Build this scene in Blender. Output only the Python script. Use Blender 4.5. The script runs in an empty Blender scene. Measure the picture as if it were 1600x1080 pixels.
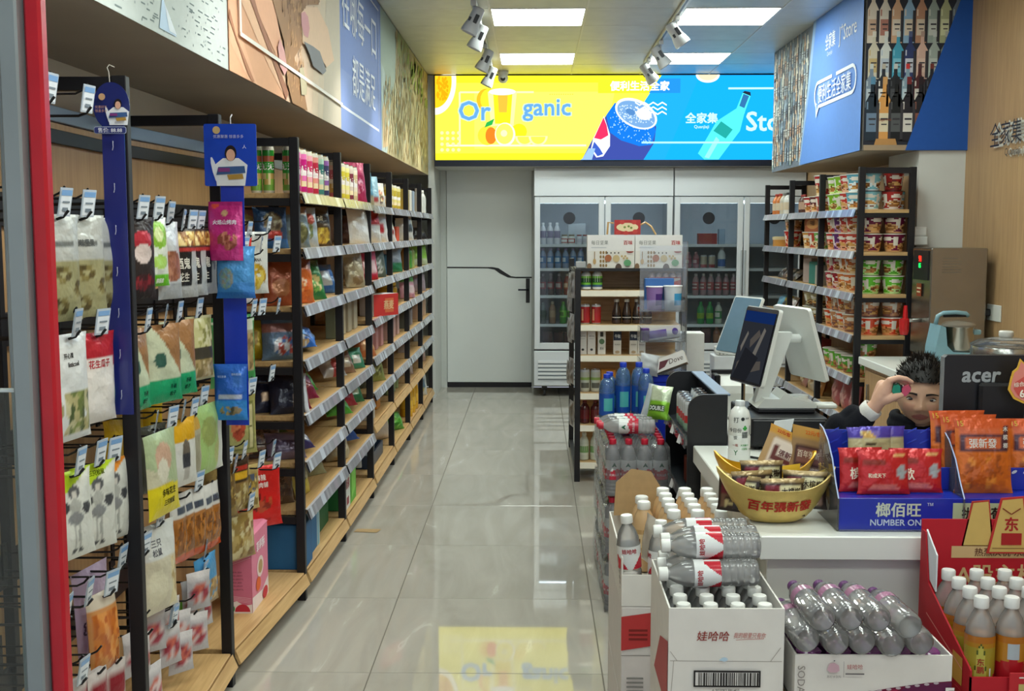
import bpy, math, random
from math import sin, cos, pi, radians as R
from mathutils import Matrix, Vector, Euler
SC = bpy.context.scene
COL = SC.collection
random.seed(7)
# ---------------------------------------------------------------- camera
cam = bpy.data.cameras.new('camera'); cam.sensor_width = 36.0; cam.lens = 1780/1600*36; cam.clip_start = .05
camo = bpy.data.objects.new('camera', cam); COL.objects.link(camo)
camo.location = (0, 0, 1.53)
camo.rotation_euler = Euler((R(90-5.774), 0, R(1.089)), 'XYZ')
SC.camera = camo
# ---------------------------------------------------------------- light of the place, exposure
SC.view_settings.view_transform = 'Standard'; SC.view_settings.look = 'None'
SC.view_settings.exposure = 0.0; SC.view_settings.gamma = 1.0; SC.view_settings.use_curve_mapping = False
SC.cycles.max_bounces = 10; SC.cycles.diffuse_bounces = 4; SC.cycles.glossy_bounces = 3
SC.cycles.transparent_max_bounces = 20; SC.cycles.transmission_bounces = 10
SC.cycles.caustics_reflective = False; SC.cycles.caustics_refractive = False
SC.cycles.sample_clamp_indirect = 6.0; SC.cycles.use_denoising = True; SC.cycles.use_adaptive_sampling = True; SC.cycles.adaptive_threshold = .025
W = bpy.data.worlds.new('daylight'); SC.world = W; W.use_nodes = True
W.node_tree.nodes['Background'].inputs[0].default_value = (.80, .88, 1.0, 1)
W.node_tree.nodes['Background'].inputs[1].default_value = 1.0
PANEL = 18.5      # strength of the ceiling light panels
SIGN = 1.5      # strength of the light box sign
# ---------------------------------------------------------------- colour and materials
_hc = {}
def H(s):
    if not isinstance(s, str): return tuple(s)[:3]
    if s not in _hc:
        c = [int(s[i:i+2], 16)/255 for i in (0, 2, 4)]
        _hc[s] = tuple(x/12.92 if x <= .04045 else ((x+.055)/1.055)**2.4 for x in c)
    return _hc[s]
def newmat(name):
    m = bpy.data.materials.new(name); m.use_nodes = True
    nt = m.node_tree; b = nt.nodes['Principled BSDF']
    return m, nt, b
def node(nt, t, **k):
    n = nt.nodes.new(t)
    for a, v in k.items(): setattr(n, a, v)
    return n
MAT = {}
def vmat(name, rough=.5, metal=0., spec=.5, bump=0., bscale=60., coat=0., alpha=1., var=.06):
    """a printed or painted surface: its own colour comes with the mesh, grain and crinkle from noise"""
    m, nt, b = newmat(name); L = nt.links.new
    a = node(nt, 'ShaderNodeVertexColor', layer_name='Col')
    src = a.outputs[0]
    if var:
        tc = node(nt, 'ShaderNodeTexCoord'); nz = node(nt, 'ShaderNodeTexNoise'); nz.inputs['Scale'].default_value = 35.; nz.inputs['Detail'].default_value = 3.
        L(tc.outputs['Object'], nz.inputs['Vector'])
        mr = node(nt, 'ShaderNodeMapRange'); mr.inputs[3].default_value = 1-var; mr.inputs[4].default_value = 1+var
        L(nz.outputs[0], mr.inputs[0])
        mx = node(nt, 'ShaderNodeVectorMath', operation='SCALE'); L(src, mx.inputs[0]); L(mr.outputs[0], mx.inputs['Scale']); src = mx.outputs[0]
    L(src, b.inputs['Base Color'])
    b.inputs['Roughness'].default_value = rough; b.inputs['Metallic'].default_value = metal
    b.inputs['Specular IOR Level'].default_value = spec; b.inputs['Coat Weight'].default_value = coat
    b.inputs['Alpha'].default_value = alpha
    if bump:
        tc = node(nt, 'ShaderNodeTexCoord'); nz = node(nt, 'ShaderNodeTexNoise'); nz.inputs['Scale'].default_value = bscale; nz.inputs['Detail'].default_value = 2.
        bp = node(nt, 'ShaderNodeBump'); bp.inputs['Strength'].default_value = bump; bp.inputs['Distance'].default_value = .01
        L(tc.outputs['Object'], nz.inputs['Vector']); L(nz.outputs[0], bp.inputs['Height']); L(bp.outputs[0], b.inputs['Normal'])
    MAT[name] = m; return m
vmat('matte', .6, spec=.3)
vmat('paint', .38, spec=.4, var=.03)
vmat('gloss', .2, spec=.5, coat=.15)
vmat('foil', .3, metal=.25, spec=.6, bump=.5, bscale=38)
vmat('film', .22, spec=.6, bump=.35, bscale=30, alpha=.78)
vmat('black', .45, spec=.35, var=.1)
vmat('chrome', .22, metal=1.0, var=.03)
vmat('skin', .48, spec=.35, var=.04)
vmat('cloth', .85, spec=.15, bump=.3, bscale=500, var=.1)
vmat('hair', .5, spec=.3, var=.2)
def thin(name, tint=(1,1,1), gl=1.45, rough=.04, white=.05, bump=0., bscale=50, tr=1.0, lucent=False):
    """thin clear plastic or glass: lets light through, mirrors at grazing angles, a little body"""
    m, nt, b = newmat(name); L = nt.links.new; nt.nodes.remove(b)
    out = nt.nodes['Material Output']
    t = node(nt, 'ShaderNodeBsdfTransparent'); t.inputs[0].default_value = (*[x*tr for x in tint], 1)
    g = node(nt, 'ShaderNodeBsdfGlossy'); g.inputs['Roughness'].default_value = rough
    d = node(nt, 'ShaderNodeBsdfDiffuse'); d.inputs[0].default_value = (*[.85*x for x in tint], 1)
    if lucent:
        tl = node(nt, 'ShaderNodeBsdfTranslucent'); tl.inputs[0].default_value = (*[.95*x for x in tint], 1); mm = node(nt, 'ShaderNodeMixShader'); mm.inputs[0].default_value = .5; L(d.outputs[0], mm.inputs[1]); L(tl.outputs[0], mm.inputs[2]); d = mm
    f = node(nt, 'ShaderNodeFresnel'); f.inputs[0].default_value = gl
    m1 = node(nt, 'ShaderNodeMixShader'); m1.inputs[0].default_value = white; L(t.outputs[0], m1.inputs[1]); L(d.outputs[0], m1.inputs[2])
    m2 = node(nt, 'ShaderNodeMixShader'); L(f.outputs[0], m2.inputs[0]); L(m1.outputs[0], m2.inputs[1]); L(g.outputs[0], m2.inputs[2])
    if bump:
        tc = node(nt, 'ShaderNodeTexCoord'); nz = node(nt, 'ShaderNodeTexNoise'); nz.inputs['Scale'].default_value = bscale
        bp = node(nt, 'ShaderNodeBump'); bp.inputs['Strength'].default_value = bump; bp.inputs['Distance'].default_value = .01
        L(tc.outputs['Object'], nz.inputs['Vector']); L(nz.outputs[0], bp.inputs['Height']); L(bp.outputs[0], g.inputs['Normal']); L(bp.outputs[0], f.inputs['Normal'])
    L(m2.outputs[0], out.inputs[0]); MAT[name] = m; return m
thin('glass', (.93,.97,.96), 1.4, .02, .015)
thin('fridge_glass', (.88,.92,.94), 1.35, .02, .015)
thin('acrylic', (.95,.97,1.), 1.5, .03, .10)
thin('pet', (1.,1.,1.), 1.42, .05, .33, bump=.2, bscale=26, lucent=True)
thin('pet_blue', (.25,.5,.9), 1.6, .06, .25, bump=.3)
thin('wrap', (.97,.97,1.), 1.5, .12, .10, bump=1., bscale=22)
def emat(name, strength):
    m, nt, b = newmat(name); L = nt.links.new; nt.nodes.remove(b)
    a = node(nt, 'ShaderNodeVertexColor', layer_name='Col'); e = node(nt, 'ShaderNodeEmission'); e.inputs[1].default_value = strength
    L(a.outputs[0], e.inputs[0]); L(e.outputs[0], nt.nodes['Material Output'].inputs[0]); MAT[name] = m
emat('panel_light', PANEL); emat('sign_light', SIGN); emat('screen', .5); emat('added_fridge_light', 20.0); emat('led', 3.)
def wood(name, c1, c2, axis=1, rough=.4, sc=1.0):
    m, nt, b = newmat(name); L = nt.links.new
    tc = node(nt, 'ShaderNodeTexCoord'); mp = node(nt, 'ShaderNodeMapping')
    s = [28*sc]*3; s[axis] = 1.6*sc; mp.inputs['Scale'].default_value = s
    nz = node(nt, 'ShaderNodeTexNoise'); nz.inputs['Scale'].default_value = 1.6; nz.inputs['Detail'].default_value = 6.; nz.inputs['Distortion'].default_value = 1.2
    cr = node(nt, 'ShaderNodeValToRGB'); e = cr.color_ramp.elements
    e[0].position = .3; e[0].color = (*H(c1), 1); e[1].position = .72; e[1].color = (*H(c2), 1)
    bp = node(nt, 'ShaderNodeBump'); bp.inputs['Strength'].default_value = .08; bp.inputs['Distance'].default_value = .004
    L(tc.outputs['Object'], mp.inputs[0]); L(mp.outputs[0], nz.inputs['Vector']); L(nz.outputs[0], cr.inputs[0]); L(cr.outputs[0], b.inputs['Base Color'])
    L(nz.outputs[0], bp.inputs['Height']); L(bp.outputs[0], b.inputs['Normal'])
    b.inputs['Roughness'].default_value = rough; MAT[name] = m
wood('oak', 'b08a58', 'd0ac78', 1)
wood('oak_back', 'a88256', 'c09a6c', 2)
wood('oak_wall', 'a5835c', 'b8966c', 2, .45)
wood('oak_x', 'b08a58', 'd2b07e', 0)
def tilemat():
    m, nt, b = newmat('floor_tile'); L = nt.links.new
    tc = node(nt, 'ShaderNodeTexCoord'); oi = node(nt, 'ShaderNodeObjectInfo')
    ad = node(nt, 'ShaderNodeVectorMath', operation='ADD'); sc = node(nt, 'ShaderNodeVectorMath', operation='SCALE'); sc.inputs['Scale'].default_value = 9.
    cb = node(nt, 'ShaderNodeCombineXYZ'); L(oi.outputs['Random'], cb.inputs[0]); L(oi.outputs['Random'], cb.inputs[1]); L(cb.outputs[0], sc.inputs[0])
    L(tc.outputs['Object'], ad.inputs[0]); L(sc.outputs[0], ad.inputs[1])
    mp = node(nt, 'ShaderNodeMapping'); mp.inputs['Scale'].default_value = (2.6, .55, 1); mp.inputs['Rotation'].default_value = (0, 0, .5); L(ad.outputs[0], mp.inputs[0])
    nz = node(nt, 'ShaderNodeTexNoise'); nz.inputs['Scale'].default_value = 2.2; nz.inputs['Detail'].default_value = 8.; nz.inputs['Distortion'].default_value = 1.6; L(mp.outputs[0], nz.inputs['Vector'])
    cr = node(nt, 'ShaderNodeValToRGB'); e = cr.color_ramp.elements
    e[0].position = .3; e[0].color = (*H('a8a298'), 1); e[1].position = .66; e[1].color = (*H('b6b0a6'), 1)
    x = cr.color_ramp.elements.new(.7); x.color = (*H('c4bfb7'), 1)
    x = cr.color_ramp.elements.new(.74); x.color = (*H('b5afa5'), 1)
    L(nz.outputs[0], cr.inputs[0]); L(cr.outputs[0], b.inputs['Base Color'])
    b.inputs['Roughness'].default_value = .025; b.inputs['Specular IOR Level'].default_value = .7
    MAT['floor_tile'] = m
tilemat()
def plain(name, c, rough=.6, spec=.4, metal=0., nscale=8., var=.05, bump=0., bscale=200., stretch=None):
    m, nt, b = newmat(name); L = nt.links.new
    tc = node(nt, 'ShaderNodeTexCoord'); nz = node(nt, 'ShaderNodeTexNoise'); nz.inputs['Scale'].default_value = nscale; nz.inputs['Detail'].default_value = 4.
    L(tc.outputs['Object'], nz.inputs['Vector'])
    cr = node(nt, 'ShaderNodeValToRGB'); e = cr.color_ramp.elements; h = H(c)
    e[0].position = .3; e[0].color = (*[x*(1-var) for x in h], 1); e[1].position = .7; e[1].color = (*[min(1, x*(1+var)) for x in h], 1)
    L(nz.outputs[0], cr.inputs[0]); L(cr.outputs[0], b.inputs['Base Color'])
    b.inputs['Roughness'].default_value = rough; b.inputs['Specular IOR Level'].default_value = spec; b.inputs['Metallic'].default_value = metal
    if bump:
        n2 = node(nt, 'ShaderNodeTexNoise'); n2.inputs['Scale'].default_value = bscale
        mp = node(nt, 'ShaderNodeMapping'); mp.inputs['Scale'].default_value = stretch or (1, 1, 1)
        bp = node(nt, 'ShaderNodeBump'); bp.inputs['Strength'].default_value = bump; bp.inputs['Distance'].default_value = .004
        L(tc.outputs['Object'], mp.inputs[0]); L(mp.outputs[0], n2.inputs['Vector']); L(n2.outputs[0], bp.inputs['Height']); L(bp.outputs[0], b.inputs['Normal'])
    MAT[name] = m
plain('wall_white', 'd2d4d0', .7, nscale=3)
plain('soffit', '9e968a', .8, nscale=3)
plain('ceiling_metal', 'd2d3cc', .45, .5, .6, bump=.4, bscale=60, stretch=(1, 6, 1))
plain('door_white', 'e2e6e4', .35, nscale=2, var=.02)
plain('laminate', 'dedfd9', .3, nscale=5, var=.02)
plain('fridge_white', 'd4d9de', .2, nscale=3, var=.02)
plain('fridge_in', '9aa2a8', .5, nscale=3)
plain('steel', '9a9388', .25, .5, .9, var=.06, bump=.1, bscale=40, stretch=(1, 1, 30))
plain('black_metal', '151417', .42, .4, 0, 30, .2)
plain('grout', '6d665c', .9)
plain('kraft', 'a98a62', .8, .2, 0, 40, .08)
plain('carton', 'dcd8d2', .6, .3, 0, 20, .03)
plain('red_paint', 'b81d2c', .25, .5, 0, 14, .08)
plain('alu', '8f979a', .35, .5, .3, 10, .05)
plain('rail_blue', '7d92ac', .35, .5, 0, 8, .04)
plain('blue_plastic', '1a2c9e', .28, .5, 0, 10, .06)
plain('white_plastic', 'd9dcd8', .32, .4, 0, 10, .02)
plain('dark_plastic', '1a1a1e', .4, .4, 0, 30, .1)
plain('gold', 'cdb366', .38, .5, .3, 20, .12, bump=.3, bscale=60)
plain('gold_in', 'd8a21c', .3, .6, .35, 20, .1)
# ---------------------------------------------------------------- mesh building
_txt = {}
def text_geo(s, bold=0.):
    k = (s, bold)
    if k not in _txt:
        c = bpy.data.curves.new('lettering', 'FONT'); c.body = s; c.align_x = 'CENTER'; c.align_y = 'CENTER'; c.offset = bold; c.resolution_u = 2; c.size = 1
        o = bpy.data.objects.new('lettering', c); COL.objects.link(o)
        dg = bpy.context.evaluated_depsgraph_get(); dg.update()
        m = bpy.data.meshes.new_from_object(o.evaluated_get(dg))
        v = [(p.co.x, p.co.y) for p in m.vertices]; f = [tuple(p.vertices) for p in m.polygons]
        bpy.data.objects.remove(o); bpy.data.curves.remove(c); bpy.data.meshes.remove(m)
        if v:
            x0, x1 = min(a for a, _ in v), max(a for a, _ in v); y0, y1 = min(b for _, b in v), max(b for _, b in v)
            v = [(a-(x0+x1)/2, b-(y0+y1)/2) for a, b in v]
            _txt[k] = (v, f, x1-x0, y1-y0)
        else: _txt[k] = ([], [], 1, 1)
    return _txt[k]
def rect(u0, v0, u1, v1): return [(u0, v0), (u1, v0), (u1, v1), (u0, v1)]
def ell(cu, cv, ru, rv, n=20, rot=0., a0=0., a1=2*pi):
    full = abs(a1-a0-2*pi) < 1e-6; k = n if full else n+1
    pts = [(ru*cos(a0+(a1-a0)*i/n), rv*sin(a0+(a1-a0)*i/n)) for i in range(k)]
    return [(cu+x*cos(rot)-y*sin(rot), cv+x*sin(rot)+y*cos(rot)) for x, y in pts]
def rrect(u0, v0, u1, v1, r, n=4):
    o = []
    for cx, cy, a in ((u1-r, v1-r, 0), (u0+r, v1-r, pi/2), (u0+r, v0+r, pi), (u1-r, v0+r, 1.5*pi)):
        o += [(cx+r*cos(a+pi/2*i/n), cy+r*sin(a+pi/2*i/n)) for i in range(n+1)]
    return o
class MB:
    def __init__(s): s.v = []; s.f = []; s.c = []; s.m = []
    def _add(s, vs, fs, col, mi=0):
        b = len(s.v); s.v += [tuple(p) for p in vs]
        for k, f in enumerate(fs):
            s.f.append(tuple(b+i for i in f)); cc = col[k] if isinstance(col, list) else col; s.c.append(cc if isinstance(cc, list) else H(cc)); s.m.append(mi)
        return s
    def box(s, x0, x1, y0, y1, z0, z1, col='ffffff', mi=0, M=None, top=None):
        vs = [(x0,y0,z0),(x1,y0,z0),(x1,y1,z0),(x0,y1,z0),(x0,y0,z1),(x1,y0,z1),(x1,y1,z1),(x0,y1,z1)]
        if M is not None: vs = [M @ Vector(p) for p in vs]
        return s._add(vs, [(3,2,1,0),(4,5,6,7),(0,1,5,4),(1,2,6,5),(2,3,7,6),(3,0,4,7)], [col, top or col, col, col, col, col], mi)
    def bbox(s, x0, x1, y0, y1, z0, z1, col='ffffff', b=.004, mi=0, M=None):
        """a box with a chamfer on every edge"""
        X, Y, Z = (x0, x1), (y0, y1), (z0, z1); vs = []; ix = {}
        def V(i, j, k, a):
            p = [X[i], Y[j], Z[k]]
            for t, sg in ((0, i), (1, j), (2, k)):
                if t != a: p[t] += b if sg == 0 else -b
            key = (i, j, k, a)
            if key not in ix: ix[key] = len(vs); vs.append(p)
            return ix[key]
        fs = []
        for a in range(3):
            o = [t for t in range(3) if t != a]
            for sd in (0, 1):
                q = []
                for e, g in ((0,0),(1,0),(1,1),(0,1)):
                    t = [0,0,0]; t[a] = sd; t[o[0]] = e; t[o[1]] = g; q.append(V(*t, a))
                if (sd == 0) != (a == 1): q.reverse()
                fs.append(q)
        for a in range(3):       # edges along axis a
            o = [t for t in range(3) if t != a]
            for e in (0, 1):
                for g in (0, 1):
                    t0 = [0,0,0]; t0[o[0]] = e; t0[o[1]] = g; t1 = list(t0); t1[a] = 1
                    q = [V(*t0, o[0]), V(*t1, o[0]), V(*t1, o[1]), V(*t0, o[1])]
                    fs.append(q)
        for i in (0, 1):
            for j in (0, 1):
                for k in (0, 1): fs.append([V(i,j,k,0), V(i,j,k,1), V(i,j,k,2)])
        c = Vector(((x0+x1)/2, (y0+y1)/2, (z0+z1)/2))
        for q in fs:             # outward facing
            p = [Vector(vs[i]) for i in q]; n = (p[1]-p[0]).cross(p[2]-p[0])
            if n.dot(sum(p, Vector())/len(p)-c) < 0: q.reverse()
        if M is not None: vs = [M @ Vector(p) for p in vs]
        return s._add(vs, fs, col, mi)
    def poly(s, pts, col, mi=0): return s._add(pts, [tuple(range(len(pts)))], col, mi)
    def prism(s, pts, axis, a0, a1, col, mi=0, side=None):
        """outline pts in the two other axes, pulled along axis from a0 to a1"""
        n = len(pts)
        def P(p, a):
            q = list(p); q.insert(axis, a); return q
        vs = [P(p, a0) for p in pts]+[P(p, a1) for p in pts]
        fs = [tuple(range(n-1, -1, -1)), tuple(range(n, 2*n))]+[(i, (i+1) % n, n+(i+1) % n, n+i) for i in range(n)]
        ar = sum(pts[i][0]*pts[(i+1) % n][1]-pts[(i+1) % n][0]*pts[i][1] for i in range(n))
        if (ar < 0) != (axis == 1): fs = [tuple(reversed(f)) for f in fs]
        return s._add(vs, fs, [col, col]+[side or col]*n, mi)
    def tube(s, pts, r, col, seg=6, mi=0, closed=False):
        pts = [Vector(p) for p in pts]; n = len(pts); vs = []; fs = []; up = None
        for i, p in enumerate(pts):
            if closed: t = pts[(i+1) % n]-pts[i-1]
            else: t = pts[min(i+1, n-1)]-pts[max(i-1, 0)]
            t.normalize()
            if up is None: up = t.orthogonal().normalized()
            up = (up-t*up.dot(t)).normalized(); b = t.cross(up); rr = r[i] if isinstance(r, (list, tuple)) else r
            vs += [p+(up*cos(2*pi*k/seg)+b*sin(2*pi*k/seg))*rr for k in range(seg)]
        for i in range(n if closed else n-1):
            j = (i+1) % n
            fs += [(i*seg+k, i*seg+(k+1) % seg, j*seg+(k+1) % seg, j*seg+k) for k in range(seg)]
        if not closed: fs += [tuple(range(seg-1, -1, -1)), tuple((n-1)*seg+k for k in range(seg))]
        return s._add(vs, fs, col, mi)
    def lathe(s, prof, col, seg=16, mi=0, cap0=True, cap1=True, M=None, colf=None, wob=None):
        vs = []; fs = []; cs = []
        for j, (r, z) in enumerate(prof):
            for k in range(seg):
                a = 2*pi*(k+.5)/seg; rr = r*(wob(a, z) if wob else 1); vs.append((rr*cos(a), rr*sin(a), z))
        n = len(prof)
        for j in range(n-1):
            for k in range(seg):
                fs.append((j*seg+k, j*seg+(k+1) % seg, (j+1)*seg+(k+1) % seg, (j+1)*seg+k))
                cs.append(colf(j, (k+1)/seg) if colf else (col[j] if isinstance(col, list) else col))
        c0 = col[0] if isinstance(col, list) else col; c1 = col[-1] if isinstance(col, list) else col
        if cap0: fs.append(tuple(range(seg-1, -1, -1))); cs.append(c0)
        if cap1: fs.append(tuple((n-1)*seg+k for k in range(seg))); cs.append(c1)
        if M is not None: vs = [M @ Vector(p) for p in vs]
        return s._add(vs, fs, cs, mi)
    def grid(s, fn, nu, nv, colf, mi=0, flip=False, soft=False):
        vs = [fn(i/nu, j/nv) for j in range(nv+1) for i in range(nu+1)]; fs = []; cs = []
        vc = [H(colf(i/nu, j/nv)) for j in range(nv+1) for i in range(nu+1)] if soft else None
        for j in range(nv):
            for i in range(nu):
                a = j*(nu+1)+i; q = (a, a+1, a+nu+2, a+nu+1); q = q[::-1] if flip else q; fs.append(q); cs.append([vc[k] for k in q] if soft else colf((i+.5)/nu, (j+.5)/nv) if callable(colf) else colf)
        return s._add(vs, fs, cs, mi)
    def text(s, t, col, fn, h, cu=0., cv=0., bold=.0, maxw=None, mi=0, rot=0., sx=1.0, shear=0.):
        """lettering laid on a surface: fn maps flat (u, v) to a point; h is the height of the letters"""
        v, f, w, hh = text_geo(t)
        if not v: return s
        if bold > 0:      # heavier strokes: the same letters set again a hair aside
            k = bold*.75; n = len(v); v2, f2 = [], []
            for dx, dy in ((-k, -k), (k, -k), (k, k), (-k, k), (0, 0)):
                f2 += [tuple(i+len(v2) for i in q) for q in f]; v2 += [(x+dx, y+dy) for x, y in v]
            v, f = v2, f2
        k = h/max(hh, .3); kx = k*sx
        if maxw and w*kx > maxw: kx = maxw/w
        ps = [((x+shear*y)*kx, y*k) for x, y in v]
        ps = [(cu+x*cos(rot)-y*sin(rot), cv+x*sin(rot)+y*cos(rot)) for x, y in ps]
        out = [Vector(fn(*p)) for p in ps]
        if bold > 0:      # each setting lies a hair above the last
            n = len(out)//5; e = 1e-4; c = Vector(fn(cu, cv)); nr = (Vector(fn(cu+e, cv))-c).cross(Vector(fn(cu, cv+e))-c)
            nr = nr.normalized() if nr.length > 0 else Vector((0, 0, 0))
            out = [q+nr*(.00011*(i//n)) for i, q in enumerate(out)]
        return s._add(out, f, col, mi)
    def mesh(s, name, mats, smooth=False):
        me = bpy.data.meshes.new(name); me.from_pydata(s.v, [], s.f)
        for m in (mats if isinstance(mats, (list, tuple)) else [mats]): me.materials.append(MAT[m])
        me.polygons.foreach_set('material_index', s.m)
        at = me.color_attributes.new('Col', 'FLOAT_COLOR', 'CORNER'); buf = []
        for f, c in zip(s.f, s.c):
            if isinstance(c, list):
                for k in c: buf += [k[0], k[1], k[2], 1.]
            else: buf += [c[0], c[1], c[2], 1.]*len(f)
        at.data.foreach_set('color', buf)
        if smooth:
            me.polygons.foreach_set('use_smooth', [True]*len(me.polygons))
            if smooth is not True: me.set_sharp_from_angle(angle=R(smooth))
        me.update(); return me
    def obj(s, name, mats, parent=None, loc=(0,0,0), rot=(0,0,0), smooth=False):
        return put(name, s.mesh(name, mats, smooth), parent, loc, rot)
def put(name, me, parent=None, loc=(0,0,0), rot=(0,0,0)):
    o = bpy.data.objects.new(name, me); COL.objects.link(o)
    o.location = loc; o.rotation_euler = rot
    if parent: o.parent = parent
    return o
_seen = {}
def tag(o, label, cat, group=None):
    label = ' '.join(label.split()); o['label'] = label; o['category'] = cat
    if group: o['group'] = group
    g = _seen.setdefault(label, group)
    if label in _seen and _seen[label] != group: print('LABEL CLASH', label)
    if o.name.split('.')[0] == '': print('?')
    _cnt[label] = _cnt.get(label, 0)+1
    if _cnt[label] > 1 and not group: print('LABEL TWICE', label)
    if not 4 <= len(label.split()) <= 16: print('LABEL LENGTH', len(label.split()), label)
    return o
_cnt = {}
def thing(name, label, cat, loc=(0,0,0), rot=(0,0,0), group=None):
    o = bpy.data.objects.new(name, None); COL.objects.link(o); o.empty_display_size = .05
    o.location = loc; o.rotation_euler = rot if isinstance(rot, (tuple, list)) else (0, 0, rot)
    return tag(o, label, cat, group)
def struct(o): o['kind'] = 'structure'; return o
_mc = {}
def cached(key, fn):
    if key not in _mc: _mc[key] = fn()
    return _mc[key]
def frame(o, ux, uy, n):
    """a flat surface: (u, v) and a layer number become a point"""
    o, ux, uy, n = Vector(o), Vector(ux), Vector(uy), Vector(n)
    def at(layer=1): return lambda u, v: o+ux*u+uy*v+n*(.0006*layer)
    return at
class Art(MB):
    """flat print: shapes laid on a frame, each a hair above the one before"""
    def __init__(s, fr): super().__init__(); s.fr = fr; s.k = 1
    def shape(s, pts, col, mi=0):
        f = s.fr(s.k); s.k += 1; s.poly([f(*p) for p in pts], col, mi); return s
    def shapes(s, lst, col, mi=0):
        f = s.fr(s.k); s.k += 1
        for pts in lst: s.poly([f(*p) for p in pts], col, mi)
        return s
    def line(s, a, b, w, col, mi=0):
        dx, dy = b[0]-a[0], b[1]-a[1]; l = math.hypot(dx, dy) or 1; nx, ny = -dy/l*w/2, dx/l*w/2
        return s.shape([(a[0]-nx, a[1]-ny), (b[0]-nx, b[1]-ny), (b[0]+nx, b[1]+ny), (a[0]+nx, a[1]+ny)], col, mi)
    def write(s, t, cu, cv, h, col, bold=0., maxw=None, mi=0, rot=0., sx=1., shear=0.):
        f = s.fr(s.k); s.k += 1; return s.text(t, col, f, h, cu, cv, bold, maxw, mi, rot, sx, shear)
# ---------------------------------------------------------------- print designs for packaging
def paint(layers, seed=1):
    """print of a package: layers laid over one another, food pictures as blobs"""
    rg = random.Random(seed); blobs = {}
    for n, L in enumerate(layers):
        if L[0] in ('s', 'o'):
            bx = (L[1], L[2], L[3], L[4]) if L[0] == 's' else (L[1]-L[3], L[2]-L[4], L[1]+L[3], L[2]+L[4])
            k = max(6, min(60, int(150*(bx[2]-bx[0])*(bx[3]-bx[1]))))
            pr = L[6] if len(L) > 6 else 1.
            blobs[n] = [(rg.uniform(bx[0], bx[2]), rg.uniform(bx[1], bx[3]), rg.choice(L[5]) if rg.random() < pr else None) for _ in range(k)]
    def near(n, u, v): return min(blobs[n], key=lambda q: (q[0]-u)**2+(q[1]-v)**2)[2]
    def f(u, v):
        c = 'ffffff'
        for n, L in enumerate(layers):
            k = L[0]
            if k == 'b': c = L[1]
            elif k == 'r':
                if L[1] <= u <= L[3] and L[2] <= v <= L[4]: c = L[5]
            elif k == 'e':
                if ((u-L[1])/L[3])**2+((v-L[2])/L[4])**2 <= 1: c = L[5]
            elif k == 'g':
                if v > L[1]*u+L[2]: c = L[3]
            elif k == 's':
                if L[1] <= u <= L[3] and L[2] <= v <= L[4]: c = near(n, u, v) or c
            elif k == 'o':
                if ((u-L[1])/L[3])**2+((v-L[2])/L[4])**2 <= 1: c = near(n, u, v) or c
        return c
    return f
def bag_surf(w, h, d, style, seed, amp=1.):
    ph = random.Random(seed).random()*6
    def t(u, v):
        a = max(0., 1-abs(2*u-1)**2.6)
        if style == 'stand': b = max(0., min(1., (1.04-v)*1.5))*min(1., .55+v*3) ; b = b**.8
        elif style == 'flat': b = max(0., 1-abs(2*v-1)**4)
        else: b = max(0., 1-abs(2*v-1)**3.2)
        wr = 1+amp*(.10*sin(9*u+ph)*cos(7*v+ph*2)+.07*sin(17*v+5*u+ph))
        return d/2*(a**.7)*b*wr
    def side(u, v):
        if style == 'stand': return (u-.5)*w*(1-.05*v)
        k = 1-.07*(1-abs(2*v-1)**6)
        return (u-.5)*w*k
    return t, side
_bagn = [0]
def bag_mesh(w, h, d, layers, style='pillow', mat='foil', seed=1, texts=(), nu=12, nv=16):
    t, side = bag_surf(w, h, d, style, seed); pf = paint(layers, seed)
    bg = [L for L in layers if L[0] == 'b'][0][1]
    m = MB()
    m.grid(lambda u, v: (side(u, v), -t(u, v)-.0004, v*h), nu, nv, pf, soft=True)
    m.grid(lambda u, v: (side(u, v), t(u, v)*.8+.0004, v*h), max(4, nu//2), max(5, nv//2), bg, flip=True)
    me = m.mesh('bag_body', mat, True)
    tm = None
    if texts:
        q = MB()
        for (s, cu, cv, hh, col, *r) in texts:
            mw = r[0] if r else .8
            def on(x, y):
                u, v = min(.999, max(0, x/w+.5)), min(.999, max(0, y/h)); i, j = int(u*nu), int(v*nv); a, b = u*nu-i, v*nv-j
                T = lambda i, j: t(i/nu, j/nv)
                q4 = [T(i, j), T(i+1, j), T(i, j+1), T(i+1, j+1)]; z = max((q4[0]*(1-a)+q4[1]*a)*(1-b)+(q4[2]*(1-a)+q4[3]*a)*b, q4[0]+(q4[1]-q4[0])*a+(q4[3]-q4[1])*b if a > b else q4[0]+(q4[3]-q4[2])*a+(q4[2]-q4[0])*b)
                return (side(u, v), -z-.0012, y)
            q.text(s, col, on, hh*h, (cu-.5)*w, cv*h, .02, mw*w)
        tm = q.mesh('lettering', 'gloss')
    return me, tm
def bag(label, loc, w, h, d, layers, rot=(0,0,0), style='pillow', mat='foil', texts=(), seed=None, group=None, name='snack_bag', cat='bag', nu=12, nv=16):
    if seed is None: _bagn[0] += 1; seed = _bagn[0]
    key = ('bag', round(w, 3), round(h, 3), round(d, 3), repr(layers), style, mat, repr(texts), seed % 5, nu, nv)
    me, tm = cached(key, lambda: bag_mesh(w, h, d, layers, style, mat, seed, texts, nu, nv))
    rot = rot if isinstance(rot, (tuple, list)) else (0, 0, rot)
    o = put(name, me, None, loc, rot); o.rotation_mode = 'XYZ'
    tag(o, label, cat, group)
    if tm: put('lettering', tm, o)
    return o
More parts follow.
